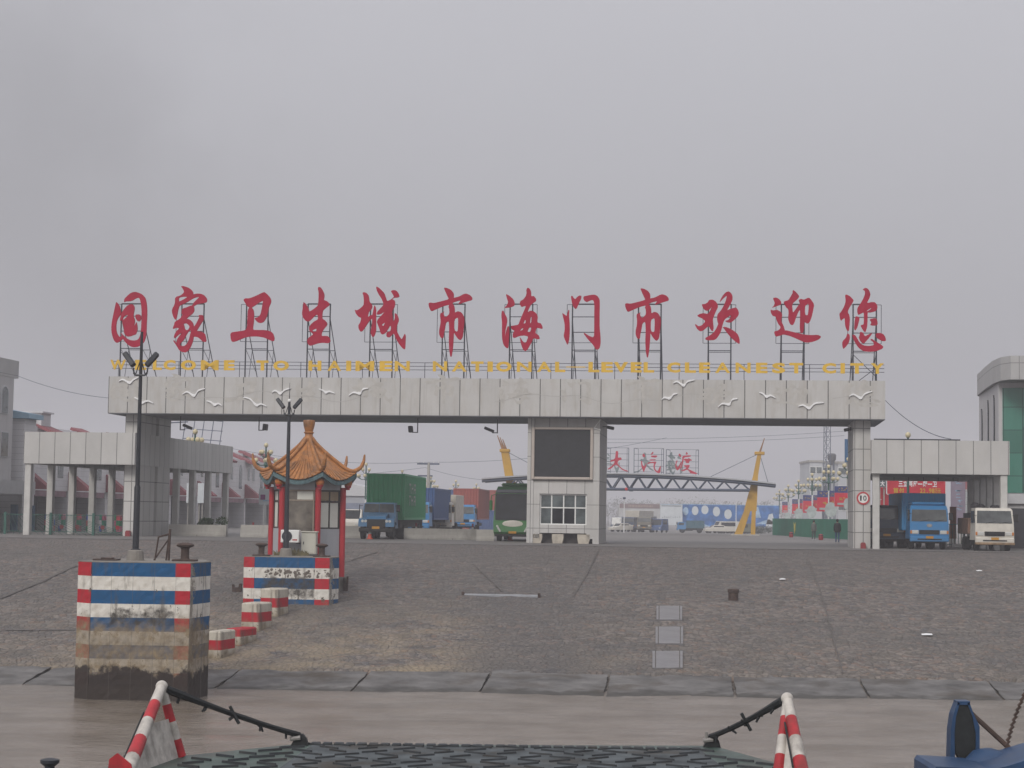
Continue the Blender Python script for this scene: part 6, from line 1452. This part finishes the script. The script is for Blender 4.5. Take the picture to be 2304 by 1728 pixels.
# street lamps with bunches of globes
M_GREENP = mat('lamp_green', (.03, .1, .08), rough=.5, var=.15); M_POLEW = mat('pole_white', (.6, .6, .6), var=.06); M_GLOBE = mat('lamp_globe', (.5, .44, .28), rough=.3, var=.12, scale=3)
def street_lamp(px, py_top, Y, label, proto=None):
    p = at(px, py_top, Y); H = p.z-gz(Y); loc = (p.x, Y, gz(Y))
    if proto:
        c = copy_tree(proto, label, loc, rt2.uniform(0, 1)); c.scale = (1, 1, H/proto['height']) if False else (H/7.4,)*3; return c
    t = thing('street_lamp', label, 'street lamp', loc, .3, 'street lamps with bunched globes')
    H = 7.4
    MB().lathe([(.16, 0), (.12, .4), (.085, .6), (.075, 3.3)], 12).build('lower_pole', M_POLEW, t, True)
    u = MB(); u.lathe([(.09, 3.3), (.08, 5.4), (.2, 5.55), (.1, 5.75), (.06, 7.0), (.1, 7.05)], 12)
    for tier, (z, n_, r_) in enumerate(((5.75, 6, .95), (6.45, 4, .5))):
        for i in range(n_):
            a_ = 2*math.pi*i/n_+tier*.4; e = Vector((math.cos(a_)*r_, math.sin(a_)*r_, z))
            u.path([(0, 0, z-.2), (e.x*.6, e.y*.6, z-.22), (e.x, e.y, z-.02)], .035, 5); u.lathe([(.03, -.05), (.1, .06)], 8, e)
    u.build('upper_pole', M_GREENP, t, True)
    for tier, (z, n_, r_) in enumerate(((5.75, 6, .95), (6.45, 4, .5), (7.03, 1, 0))):
        for i in range(n_):
            a_ = 2*math.pi*i/n_+tier*.4; MB().ball((math.cos(a_)*r_, math.sin(a_)*r_, z+.2), .19, 9, 1.05).build('globe', M_GLOBE, t, True)
    return t
lp = [(1909,1029,170,'tall globe lamp just left of the right gate pillar, nearest of the right row'),(1864.5,1046,194,'globe lamp in front of the lattice mast'),(1827.4,1064.6,230,'globe lamp left of the lattice mast'),(1797,1079.8,268,'globe lamp in the right row, third from the far end'),(1773.7,1090.8,310,'globe lamp in the right row, second from the far end'),(1753.7,1101.7,361,'smallest and farthest globe lamp of the right row, by the truss end'),
 (439.5,966,132,'globe lamp rising behind the left covered walk'),(599,997,156,'globe lamp behind the left roof corner of the kiosk'),(824,1041.5,213,'globe lamp above the left edge of the green container'),(905,1057,244,'globe lamp above the back edge of the green container'),(969.6,1070.6,279,'globe lamp beside the far power pole'),(1026,1080,310,'globe lamp above the rust red container'),(1072,1088,340,'small far globe lamp left of the green coach'),(2043,973,136,'single pale globe lamp showing over the right covered walk')]
proto = None
for px, py, Y, lab in lp:
    c = street_lamp(px, py, Y, lab, proto); proto = proto or c
proto.scale = ((at(1909, 1029, 170).z-gz(170))/7.4,)*3
# banners hung on the right row of lamps
M_BNAVY = mat('banner_navy', (.035, .05, .16), var=.2); M_BRED = mat('banner_red', (.48, .025, .045), var=.15, scale=1.2); M_BPALE = mat('banner_pale', (.33, .37, .36), var=.3, scale=1.5); M_BGOLD = mat('banner_gold', (.42, .27, .04), var=.3, scale=3)
def banner(px0, px1, py0, py1, Y, label, pole_px):
    a = at(px0, py0, Y); b_ = at(px1, py1, Y); W = b_.x-a.x; H = a.z-b_.z; o_ = Vector(((a.x+b_.x)/2, Y, b_.z))
    t = thing('lamp_banner', label, 'banner', o_, 0, 'red and navy banners on the right row of lamps')
    MB().box(-W/2, W/2, 0, .06, H*.68, H).build('navy_top', M_BNAVY, t); MB().box(-W/2, W/2, 0, .06, 0, H*.678).build('red_field', M_BRED, t)
    g = MB(); rg_ = random.Random(int(px0))
    for i in range(3):
        x = -W*.3+W*.26*i
        for k in range(4): q_ = rg_.uniform(0, .16*W); z_ = H*(.74+rg_.uniform(0, .17)); g.box(x+q_, x+q_+W*.08, -.02, -.004, z_, z_+H*.03)
    for k in range(5): q_ = rg_.uniform(-.2, .3)*W; z_ = H*rg_.uniform(.3, .42); g.box(q_, q_+W*.14, -.02, -.004, z_, z_+H*.05)
    g.build('gold_marks', M_BGOLD, t); MB().box(-W*.3, W*.4, -.02, -.004, H*.08, H*.18).build('pale_line', M_BPALE, t)
    pp = at(pole_px, 1150, Y).x-o_.x; f = MB()
    for z in (.03, H-.03): f.tube((-W/2, .03, z), (pp if pp > 0 else W/2, .03, z), .025, n=5)
    f.tube((pp, .03, -o_.z+gz(Y)), (pp, .03, H), .06, n=8); f.build('frame', M_POLEW, t)
bn = [(1878,1908,1094,1140,166,'nearest red and navy banner, beside the right gate pillar',1908.5),(1839,1863,1104,1151,190,'red and navy banner left of the lattice mast lamp, second nearest',1864),(1867,1877,1104,1146,191,'narrow strip of red banner right of the second nearest pole',1864.5),(1807,1826,1114,1154,226,'red and navy banner third along the row',1827),(1830,1839,1114,1150,227,'narrow strip of red banner right of the third pole',1828),(1782.5,1795.5,1123,1156,264,'small red and navy banner fourth along the row',1797),(1799.5,1806,1123,1150,265,'very small strip of red banner right of the fourth pole',1797.5),(1760,1772,1129,1153,306,'smallest farthest red and navy banner of the row',1773.5)]
for x0, x1, y0, y1, Y, lab, pp in bn: banner(x0, x1, y0, y1, Y, lab, pp)
def car_ad(px, py, w_, h_, Y, lab, pole):
    a = at(px, py, Y); k = Y/F; t = thing('round_advert', lab, 'advert', (a.x, Y, a.z), 0, 'pale pictures under the banners')
    MB().lathe([(1, 0), (1, .05)], 22, M=Matrix.Rotation(R(90), 4, 'X') @ Matrix.Diagonal((w_*k/2, h_*k/2, 1, 1))).build('disc', M_BPALE, t)
    MB().prism([(-.45, -.08), (-.3, .12), (-.1, .28), (.25, .28), (.4, .1), (.62, .02), (.62, -.12)], -.08, -.055, M=Matrix.Scale(w_*k/2.2, 4)).build('car_picture', mat('car_picture', (.16, .1, .12), var=.4, scale=3) if 'car_picture' not in bpy.data.materials else bpy.data.materials['car_picture'], t)
    q_ = at(pole, py, Y).x-a.x; MB().tube((q_, .06, -a.z+gz(Y)), (q_, .06, h_*k*.3), .06, n=8).build('pole', M_POLEW, t)
for d_ in ((1869,1147,27,34,189,'pale round car advert on the second nearest banner pole',1864),(1826,1152,22,28,225,'pale round car advert on the third banner pole',1827),(1797,1156,19,24,263,'pale round car advert on the fourth banner pole',1797),(1772,1162,14,18,305,'smallest pale round car advert, on the far banner pole',1773.5),(1905,1134,14,26,164,'pale advert half hidden by the right gate pillar',1908)): car_ad(*d_)
# stalls behind the hoarding
# lattice mast, hazy block, water tank, blue hoarding behind
t = thing('lattice_mast', 'tall hazy lattice mast rising behind the right part of the beam', 'mast', (at(1860, 1180, 330).x, 330, gz(330)), .2)
s = MB(); Hm = 26; 
for i in range(3):
    a_ = 2*math.pi*i/3; f0 = Vector((math.cos(a_)*.78, math.sin(a_)*.78, 0)); s.tube(f0, f0*.8+Vector((0, 0, Hm)), .07, n=5)
    for k in range(17):
        b2 = 2*math.pi*((i+1) % 3)/3; f1 = Vector((math.cos(b2)*.78, math.sin(b2)*.78, 0)); z = Hm*k/17; za = Hm*(k+1)/17
        s.tube(f0*(1-.2*k/17)+Vector((0,0,z)), f1*(1-.2*(k+1)/17)+Vector((0,0,za)), .04, n=4); s.tube(f0*(1-.2*k/17)+Vector((0,0,z)), f1*(1-.2*k/17)+Vector((0,0,z)), .03, n=4)
s.build('lattice', M_TRUSS, t)
def flats(label, px0, px1, py0, Y, cols, rows, depth=12, name='apartment_block'):
    a = at(px0, py0, Y); b_ = at(px1, py0, Y); W = b_.x-a.x; H = a.z-gz(Y); t = thing(name, label, 'building', ((a.x+b_.x)/2, Y, gz(Y)), 0)
    wl_ = MB().box(-W/2, W/2, 0, depth, 0, H).build('wall', mat('flat_wall', (.42, .43, .45), var=.06, scale=.3), t); MB().box(-W/2-.2, W/2+.2, -.2, depth, H, H+.4).build('roof', M_WCONC, t)
    for i in range(cols):
        for j in range(rows):
            x = -W/2+W*(i+.5)/cols; z = H*(j+.35)/rows; wn = MB().box(x-.6, x+.6, -.06, -.003, z, z+1.4).build('window', M_WHITE, wl_); MB().box(x-.5, x+.5, -.07, -.061, z+.1, z+1.3).build('pane', M_GLASS, wn)
    return t
flats('hazy pale apartment block behind the right row of lamps', 1822, 1850, 1040, 355, 2, 4); flats('hazy pale apartment block behind the lattice mast', 1851, 1890, 1042, 362, 3, 4); 
flats('grey hazy block with dark balconies just left of the right gate pillar', 1886, 1912, 1043, 345, 2, 4)
t = thing('water_tank', 'dark cone bottomed water tank in the haze beside the lattice mast', 'water tank', (at(1871, 1180, 335).x, 335, gz(335)))
zt_ = at(1871, 1030, 335).z-gz(335); s = MB(); s.lathe([(.1, zt_-1.3), (.75, zt_-.3), (.8, zt_+.5), (.6, zt_+.75), (.1, zt_+.8)], 14); s.build('tank', mat('tank_dark', (.1, .1, .11), var=.1), t, True)
s = MB()
for i in range(4): a_ = i*math.pi/2+.4; s.tube((math.cos(a_)*.8, math.sin(a_)*.8, 0), (math.cos(a_)*.5, math.sin(a_)*.5, zt_-.5), .07, n=5)
s.build('leg', M_TRUSS, t)
board('billboard', 'tall plain blue billboard peeping out behind the right gate pillar', 1901, 1925, 988, 1040, 200, mat('sky_blue_board', (.02, .09, .2), var=.3, scale=.5))
# estate agent's billboards seen under the right wing
t, W, z0, z1 = board('billboard', 'red billboard with white and yellow Chinese writing above the bright blue lorry', 1996, 2127, 1078, 1113, 150, M_BRED)
lw = MB(); put_text(lw, '三室两厅一厨一卫', -W*.31, W*.36, z1-.58, z1-.14, -.02, .015, .03); lw.build('white_writing', M_GULL, t)
lw = MB(); put_text(lw, '首付', -W*.4, -W*.2, z1-1.12, z1-.68, -.02, .015, .03); put_text(lw, '22.98万元', W*.06, W*.42, z1-1.1, z1-.7, -.02, .015, .03); lw.build('yellow_writing', mat('ad_yellow', (.5, .32, .03)), t)
f = MB(); f.box(-W/2-.06, -W/2, -.03, .15, z0, z1+.06); f.box(W/2, W/2+.06, -.03, .15, z0, z1+.06); f.box(-W/2, W/2, -.03, .15, z1, z1+.06); f.box(-W/2, W/2, -.03, .15, z0-.06, z0); f.build('frame', M_POLEW, t)
t, W, z0, z1 = board('billboard', 'smaller red board left of the writing, partly behind the pillar of the right walk', 1968, 2030, 1096, 1142, 154, M_BRED)
f = MB(); f.box(-W*.4, -W*.32, -.02, -.005, z0+.2, z1-.15); f.box(-W*.44, -W*.26, -.02, -.005, z0+.6, z0+.66); f.build('pale_marks', M_GULL, t)
t, W, z0, z1 = board('billboard', 'dark board with one white character left of the red billboard', 1976, 1995, 1080, 1096, 153, mat('dark_board', (.1, .12, .13), var=.2))
lw = MB(); put_text(lw, '大', -W*.3, W*.3, z0+.06, z1-.06, -.02, .015, .03); lw.build('character', M_GULL, t)
t, W, z0, z1 = board('wall_poster', 'faded pink poster column with pale vertical writing, right of the bright blue lorry', 2140, 2172, 1080, 1180, 142, mat('poster_lilac', (.26, .22, .28), var=.12, scale=1), 'poster')
f = MB(); rn = random.Random(3)
for i in range(4):
    for k in range(5): a_ = rn.uniform(-.25, .1); z_ = z1-.5-.62*i+rn.uniform(0, .4); f.box(a_, a_+rn.uniform(.1, .3), -.02, -.005, z_, z_+.06)
f.build('pale_writing', M_PALEBLUE, t)
board('wall_poster', 'faded pink red board beside the lilac poster column', 2160, 2194, 1080, 1120, 143.5, mat('poster_pink', (.34, .14, .15), var=.15, scale=1), 'poster')
board('wall_poster', 'pale grey board with ruled lines under the right covered walk', 2173, 2192, 1101, 1156, 141, panel_mat('ruled_board', (.42, .45, .46), pz=.5, wd=.04, line=.6), 'poster')
board('low_screen', 'orange brown sheet leaning beside the bright blue lorry', 2138, 2152, 1140, 1212, 125, mat('orange_sheet', (.26, .1, .05), var=.3, scale=1.5), 'screen')
t = thing('white_step', 'white painted low step under the right covered walk', 'step', (at(2160, 1225, 122).x, 122, ZP)); MB().cbox(-.4, .4, 0, .5, -.02, .2, .02).build('slab', M_CWHITE, t)
t = thing('green_railing', 'green railing between the bright blue lorry and the cream white lorry', 'railing', (at(2170, 1225, 124).x, 124, ZP)); s = MB()
for i in range(13): s.tube((-1.2+i*.2, 0, 0), (-1.2+i*.2, 0, 1.5), .02, n=4)
s.tube((-1.2, 0, 1.5), (1.2, 0, 1.5), .03, n=5).tube((-1.2, 0, .15), (1.2, 0, .15), .03, n=5); s.build('bars', M_GREENP, t); MB().tube((0, 0, 0), (0, 0, 1.7), .07, n=6).build('post', M_GREENP, t)

# ---------------------------------------------------------------- buildings at the sides
M_TILEW = panel_mat('white_tile', (.58, .57, .58), pz=.42, oz=0, wd=.03, line=.72, stain=.15, var=.03); M_AWN = mat('awning_red', (.2, .06, .07), rough=.7, var=.15, scale=.8, streak=.2); M_SHOPDK = mat('shop_dark', (.035, .035, .04), var=.5, scale=.6)
M_TRIMG = mat('shop_trim', (.45, .45, .46), var=.06)
SX, PITCH = -37.7, 8.6
posn = ['behind the first gap of the left walk', 'behind the middle gaps of the left walk', 'behind the last gap of the left walk', 'behind the left gate pillar', 'behind the pillar and the inner walk', 'behind the inner covered walk', 'under the empty steel roof grid', 'just left of the kiosk', 'behind the left edge of the kiosk', 'behind the kiosk']
for k in range(10):
    y0 = 18.2+PITCH*k
    t = thing('shop_house', f'white tiled shop with a sloping red awning, {posn[k]}', 'shop', site(SX, y0, 0), RZ, 'row of white tiled shops left of the gate')
    wb = MB(); wb.box(-9, 0, 0, PITCH-.004, 3.0, 7.0); wb.box(-9, -2.6, 0, PITCH-.004, -.1, 3.0); wb.box(-2.6, 0, 0, .55, -.1, 3.0); wb.build('wall', M_TILEW, t)
    MB().box(-2.58, -2.4, .56, PITCH-.01, 0, 2.99).build('shop_window', M_SHOPDK, t)
    MB().prism([(-.0, 3.05), (1.75, 3.05), (1.75, 3.13), (.0, 4.5)], .0, .9).build('awning', M_AWN, t)
    MB().prism([(-3.2, 8.15), (.75, 6.55), (.85, 6.75), (-3.1, 8.35)], .0, 2.6).build('roof_slope', M_AWN, t)
    MB().box(-9, -2.6, .0, PITCH-.01, 7.0, 8.0).build('parapet', M_TILEW, t)
    wn = MB(); arch = [(-.55, 0), (.55, 0), (.55, 1.5)]+[(.55*math.cos(a_), 1.5+1.0*math.sin(a_)) for a_ in [math.pi*i/10 for i in range(1, 10)]]+[(-.55, 1.5)]
    wn.prism([(y_+6.9, z_+4.0) for y_, z_ in arch], -.05, .03, 'x'); wn.build('arched_window', M_GLASS, t)
    for yy in (1.4, 3.4): w_ = MB().box(-.05, .03, yy-.5, yy+.5, 4.8, 6.3).build('window', M_WHITE, t); MB().box(.03, .045, yy-.42, yy+.42, 4.88, 6.22).build('pane', M_GLASS, w_)
    sg = MB(); sg.box(.02, .1, .7, PITCH-.6, 2.55, 2.98); sg.build('shop_sign', mat('shop_sign_%d' % 0, (.2, .12, .14), var=.5, scale=.4) if k == 0 else bpy.data.materials['shop_sign_0'], t)
# goods, posters and gates among the posts of the left walk
rg2 = random.Random(12)
goods = [('blue gate leaf', 66, 76, 1137, 1196, (.03, .09, .17), 'gate leaf', 130), ('blue gate leaf', 24, 38, 1135, 1195, (.03, .09, .17), 'gate leaf', 128)]
for nm, x0, x1, y0, y1, c_, cat, Y in goods:
    board('gate_leaf', f'tall blue gate leaf {"between the first two posts of the left walk" if x0 > 50 else "at the far left edge, before the first post of the walk"}', x0, x1, y0, y1+6, Y, mat('gate_blue', c_, var=.2), 'gate leaf', False)
spots = [(98,118,'stack of drink crates with red and green labels between the second and third posts'),(130,142,'green and red stacked goods between the third and fourth posts'),(163,178,'red round cans stacked on green crates between the fourth and fifth posts'),(192,208,'blue and pink boxes stacked between the fifth and sixth posts'),(222,234,'blue crates with pink labels right of the sixth post'),(250,270,'white and pink striped goods beside the left gate pillar')]
cols_ = [(.03, .2, .09), (.5, .07, .1), (.04, .09, .4), (.5, .5, .52), (.05, .25, .17), (.5, .12, .2)]
for i, (x0, x1, lab) in enumerate(spots):
    Y = 137.0; a = at(x0, 1200, Y); b_ = at(x1, 1200, Y); W = b_.x-a.x; t = thing('goods_stack', lab, 'goods', ((a.x+b_.x)/2, Y, ZP), RZ, 'goods stacked among the shops on the left')
    for r_ in range(3):
        for c_ in range(2):
            MB().cbox(-W/2+W*c_/2+.01, -W/2+W*(c_+1)/2-.01, 0, .5, .42*r_+.001, .42*r_+.41, .02).build('crate', mat('crate_%d' % ((i*2+r_+c_) % 6), cols_[(i*2+r_+c_) % 6], var=.5, scale=6) if 'crate_%d' % ((i*2+r_+c_) % 6) not in bpy.data.materials else bpy.data.materials['crate_%d' % ((i*2+r_+c_) % 6)], t)
    MB().lathe([(.16, 0), (.16, .05)], 14, M=Matrix.Translation((W*.22, -.01, .32)) @ Matrix.Rotation(R(90), 4, 'X')).build('round_label', M_BRED, t)
t = thing('green_railing', 'low green railing in front of the posts of the left covered walk', 'railing', (at(120, 1203, 117.5).x, 117.5, ZP), RZ); s = MB()
for i in range(23): s.tube((-3.4+i*.4, 0, 0), (-3.4+i*.2, 0, 1.25), .012, n=4)
s.tube((-3.4, 0, 1.25), (5.6, 0, 1.25), .025, n=5).tube((-3.4, 0, .2), (5.6, 0, .2), .02, n=5); s.build('bars', M_GREENP, t)
s = MB()
for x in (-3.2, -.2, 2.6, 5.4): s.box(x-.08, x+.08, -.05, .05, 0, 1.4)
s.build('post', M_GREENP, t)
for (x0, x1, y0, y1, Y, lab) in ((420,434,1087,1132,150,'white poster with a picture seen through the posts of the inner walk, left one'),(445,458,1087,1132,150,'white poster seen through the posts of the inner walk, right one')): board('poster', lab, x0, x1, y0, y1, Y, M_OFFW, 'poster')
t, W, z0, z1 = board('advert_sign', 'white advert sign on a white post left of the kiosk', 583, 606, 1099, 1136, 128, M_OFFW, 'sign', False)
f = MB().tube((W*.1, .07, 0), (W*.1, .07, z0), .09, n=8); f.build('post', M_POLEW, t); MB().box(-W*.35, W*.1, -.02, -.005, z0+.35, z0+.7).build('picture', mat('ad_purple', (.2, .05, .16), var=.3), t); MB().box(-W*.1, W*.45, -.02, -.005, z0+.25, z0+.33).build('line', M_PALEBLUE, t)
# roof sign frame and ladder on the shops
t = thing('roof_sign_frame', 'empty rusty steel grid standing on the shop roof left of the kiosk', 'sign frame', site(SX-3.3, 70.5, 7.95), RZ); s = MB()
for i in range(5): s.tube((-1.2+.75*i*1.3, 0, 0), (-1.0+.75*i*1.3, .6, 3.1), .045, n=5)
for z in (1.0, 2.0, 3.0): s.tube((-1.1, .2*z, z), (2.9, .2*z, z-.25), .04, n=5)
s.build('grid', M_TRUSS, t)
for i, (x_, z_) in enumerate(((-1.0, .5), (.6, .5))): pass
t = tag(MB().tube(site(SX-6, 58, 9.6), site(SX-3.9, 70.4, 10.6), .06, n=5).tube(site(SX-6, 58, 8.0), site(SX-6, 58, 9.62), .06, n=5).build('roof_pipe', M_TRUSS), 'thin steel boom running along the shop roof to the empty grid', 'pipe')

def corner_tower(label, pts, zt, zb, wall_pts, z_split, wins, glassx=None, low=None, name='corner_building'):
    t = thing(name, label, 'building', (0, 0, ZP))
    MB().prism([(p[0], p[1]) for p in pts], zb, zt, 'z').build('parapet', panel_mat('parapet_panel', (.36, .355, .35), px=1.3, pz=1.08, oz=zb, wd=.05, line=.5, stain=.15), t)
    MB().prism([(p[0], p[1]) for p in wall_pts], -.2, zb-.002, 'z').build('wall', mat('tower_wall', (.43, .42, .42), var=.05, scale=.4, streak=.15), t)
    return t
# right hand building with green curtain glass
Y0 = 121.0
def gx(px, Y): return at(px, 1000, Y).x
tp = [(gx(2199, 134), 134), (gx(2216, 127.5), 127.5), (gx(2234, 122.3), 122.3), (gx(2252, 119.6), 119.6), (gx(2275, 118.4), 118.4), (gx(2340, 117.5)+12, 116), (gx(2340, 117.5)+16, 140), (gx(2199, 134)+5, 146)]
zt = at(2250, 805, 120).z-ZP; zb = at(2250, 858, 120).z-ZP
wp = [(gx(2208, 133), 133.6), (gx(2247, 121.2), 121.2), (gx(2340, 118.7)+12, 117.2), (gx(2340, 118)+15, 140), (gx(2208, 133)+5, 145)]
t = corner_tower('grey corner building with green curtain glass and three slit windows at the right edge', tp, zt, zb, wp, 0, None)
a = Vector((wp[1][0], wp[1][1], 0)); b_ = Vector((wp[2][0], wp[2][1], 0)); d = (b_-a).normalized(); Mw = Matrix(((d.x, -d.y, 0, a.x), (d.y, d.x, 0, a.y), (0, 0, 1, 0), (0, 0, 0, 1))); L = (b_-a).length
M_GG = panel_mat('green_curtain_glass', (.045, .16, .12), px=1.15, pz=1.5, oz=.2, wd=.05, line=.4, rough=.12, stain=.25, var=.25); M_GG.node_tree.nodes['Principled BSDF'].inputs['Specular IOR Level'].default_value = .5
MB().box(.25, L, -.08, -.003, 3.6, zb-.35, Mw).build('curtain_glass', M_GG, t)
MB().box(1.55, L, -.1, -.081, 3.7, 7.9, Mw).build('dark_reflection', glass_mat('green_dark_reflection', (.02, .05, .045)), t)  # dark reflection in the curtain glass, put into the colour of a sheet
MB().box(-.4, L, -.25, -.005, 2.9, 3.55, Mw).build('string_course', M_TRIMG, t)
MB().box(.1, L, -.06, -.004, -.1, 2.6, Mw).build('shop_window', M_SHOPDK, t)
a = Vector((wp[0][0], wp[0][1], 0)); b_ = Vector((wp[1][0], wp[1][1], 0)); d = (b_-a).normalized(); L = (b_-a).length; Mw = Matrix(((d.x, -d.y, 0, a.x), (d.y, d.x, 0, a.y), (0, 0, 1, 0), (0, 0, 0, 1)))
for f_, dz in ((.17, -.35), (.5, 0), (.8, .1)):
    x = L*f_; ar = [(x-.32, zb-3.9+dz), (x+.32, zb-3.9+dz), (x+.32, zb-1.5+dz), (x+.2, zb-1.0+dz), (x, zb-.75+dz), (x-.2, zb-1.0+dz), (x-.32, zb-1.5+dz)]
    wn = MB().prism(ar, -.06, .02, M=Mw).build('slit_window', M_GLASSD, t); MB().prism([((p_[0]-x)*.7+x, p_[1]) for p_ in ar], -.075, -.061, M=Mw).build('pane', M_GLASSD, wn)
# left hand tower and its annexe with a light blue roof
def site_tower():
    def scoord(px, py, Y): v = at(px, py, Y)-G0; return Vector((v.dot(ex), v.dot(ey), v.z))
    c = scoord(43, 813, 128.5); x1 = c.x; zt = c.z; zb = scoord(43, 852, 128.5).z; yb = c.y
    t = thing('corner_building', 'grey corner building with arched windows at the left edge', 'building', G0, RZ)
    MB().box(x1-14, x1, yb-13, yb, zb, zt).build('parapet', bpy.data.materials['parapet_panel'], t)
    xw = scoord(30, 900, 127.8).x; yw = yb-.7
    MB().box(xw-13, xw, yb-12, yw, 2.9, zb-.002).build('wall', bpy.data.materials['tower_wall'], t)
    MB().box(xw-13, xw-1.2, yb-11.5, yw, -.1, 2.9).build('shop_wall', M_SHOPDK, t)
    MB().box(xw+.003, xw+1.2, yb-12, yw+1.5, 2.6, 3.5).build('canopy', M_TRIMG, t)
    def wnd(px0, px1, py0, py1, arch):
        a = sx_(px0, py1, xw); b_ = sx_(px1, py0, xw); y0, y1_ = a.y, b_.y; cy = (y0+y1_)/2; hw_ = (y1_-y0)/2
        pts = [(y0, a.z), (y1_, a.z), (y1_, b_.z)] + ([(cy+hw_*math.cos(q_), b_.z+hw_*.9*math.sin(q_)) for q_ in [math.pi*i/8 for i in range(1, 8)]] if arch else []) + [(y0, b_.z)]
        w_ = MB().prism([((p_[0]-cy)*1.2+cy, p_[1]-.05 if p_[1] < b_.z else p_[1]+.08) for p_ in pts], xw-.02, xw+.06, 'x').build('window', M_TRIMG, t); MB().prism(pts, xw+.061, xw+.075, 'x').build('pane', M_GLASS, w_)
    wnd(2, 17, 886, 928, True); wnd(0, 17, 974, 1026, False)
    ya = yb+1.0; xa = sp(55, 960, ya).x
    t2 = thing('annexe_building', 'pale tiled annexe with a light blue roof behind the left corner building', 'building', G0, RZ)
    za = sp(54, 942, ya).z
    MB().box(xw-6, xa, ya, ya+2.2, -.1, za).build('wall', M_TILEW, t2)
    MB().prism([(xw-6, za+.02), (xa+.45, za+.02), (xa+.45, za+.35), (xw-6, za+1.5)], ya-.3, ya+2.4).build('roof', mat('light_blue_roof', (.25, .38, .48), var=.08), t2)
    wn = MB().box(xw-3, xw-1.5, ya-.06, ya-.003, 4.6, 6.0).build('window', M_WHITE, t2); MB().box(xw-2.9, xw-1.6, ya-.07, ya-.061, 4.67, 5.93).build('pane', M_GLASS, wn)
site_tower()
t = thing('roof_hut', 'small pale tank hut on a shop roof, above the left covered walk', 'roof hut', site(SX-4, 27, 7.95), RZ); MB().box(-1.6, 1.6, 0, 2, 0, 1.1).build('wall', M_TRIMG, t); MB().box(-1.8, 1.8, -.2, 2.2, 1.1, 1.22).build('roof', M_TRIMG, t)
# far container stack and warehouse behind the queue
t = thing('container_stack', 'hazy stacked rust and blue containers behind the queue of lorries', 'containers', (at(1000, 1190, 240).x, 240, gz(242)), R(-5))
for i, (x, z, m_) in enumerate(((-6.2, 0, P_RUSTRED), (.1, 0, P_RUSTRED), (6.4, 0, P_CBLUE), (-6.2, 2.62, P_RUSTRED), (.1, 2.62, P_CBLUE), (6.4, 2.62, P_RUSTRED))): corrugated(x-3.05, x+3.05, 0, 2.4, z, z+2.6).build('container', m_, t)
t = thing('warehouse', 'grey hazy warehouse behind the white minivan and the kiosk', 'warehouse', (at(800, 1190, 260).x, 260, gz(270)), R(-5)); MB().box(-9, 6, 0, 14, 0, 4.6).build('wall', mat('warehouse_wall', (.3, .31, .34), var=.08, scale=.3), t); MB().prism([(-9.4, 4.6), (6.4, 4.6), (6.4, 4.9), (-1.5, 6.4), (-9.4, 4.9)], -.3, 14).build('roof', M_TRIMG, t); MB().box(-9, 6, -.04, -.003, 1.9, 3.6).build('blue_band', mat('band_slate', (.16, .18, .24)), t)
# power pole, wires
t = thing('power_pole', 'tall grey power pole with two crossarms behind the blue container', 'power pole', (at(962, 1190, 225).x, 225, gz(225))); h_ = at(962, 1037, 225).z-ZP
MB().tube((0,0,0), (0,0,h_), .3, .16, 10).build('pole', M_WCONC, t); MB().box(-1.4, 1.3, -.08, .08, h_-.25, h_-.05).build('crossarm', M_TRUSS, t); MB().box(-1.3, .5, -.08, .08, h_-1.7, h_-1.52).build('crossarm', M_TRUSS, t)
s = MB()
for x in (-1.3, -.6, .6, 1.2): s.tube((x, 0, h_-.05), (x, 0, h_+.22), .05, n=5)
s.build('insulator', M_WHITE, t)
t = thing('camera_mast', 'thin pale mast standing in the far square right of the booth', 'mast', (at(1404, 1190, 200).x, 200, ZP)); MB().tube((0,0,0), (0,0,3.6), .07, .05, 8).build('pole', M_POLEW, t); MB().cbox(-.15, .15, -.15, .15, 3.6, 3.8, .03).build('head', M_TRUSS, t)
t = thing('flag_mast', 'thin pale mast left of the right yellow pylon', 'mast', (at(1656, 1190, 205).x, 205, ZP)); MB().tube((0,0,0), (0,0,3.6), .06, .04, 8).build('pole', M_POLEW, t); MB().ball((0,0,3.6), .08, 6).build('finial', M_POLEW, t)
def wire(pts, label, r=.018, sag=.5):
    P = [Vector(q_) for q_ in pts]; Q = []
    for a, b_ in zip(P, P[1:]):
        for i in range(12): q_ = i/12; Q.append(a.lerp(b_, q_)-Vector((0, 0, sag*4*q_*(1-q_))))
    Q.append(P[-1]); tag(MB().path(Q, r, 4).build('wire', M_TRUSS), label, 'wire', 'wires in the sky')
wire([at(38, 845, 124), site(BX0, 4, 8.75)], 'thin wire from the left corner building to the left end of the beam', .015, .35)
wire([site(BX1, 3, 9.2), at(2140, 988, 118)], 'thin wire from the right end of the beam down to the right covered walk', .022, .5)
wire([at(500, 1005, 225), at(962, 1040, 225), at(1500, 985, 225)], 'faint wire over the power pole crossing the sky under the beam', .02, .8)
wire([at(560, 1075, 225), at(957, 1052, 225), at(1135, 1082, 225)], 'faint lower wire from the power pole towards the truss gate', .018, .4)
wire([at(1365, 988, 240), at(1900, 970, 240)], 'faint wire above the far truss gate, upper of two', .02, .3)
wire([at(1365, 996, 240), at(1900, 980, 240)], 'faint wire above the far truss gate, lower of two', .02, .3)
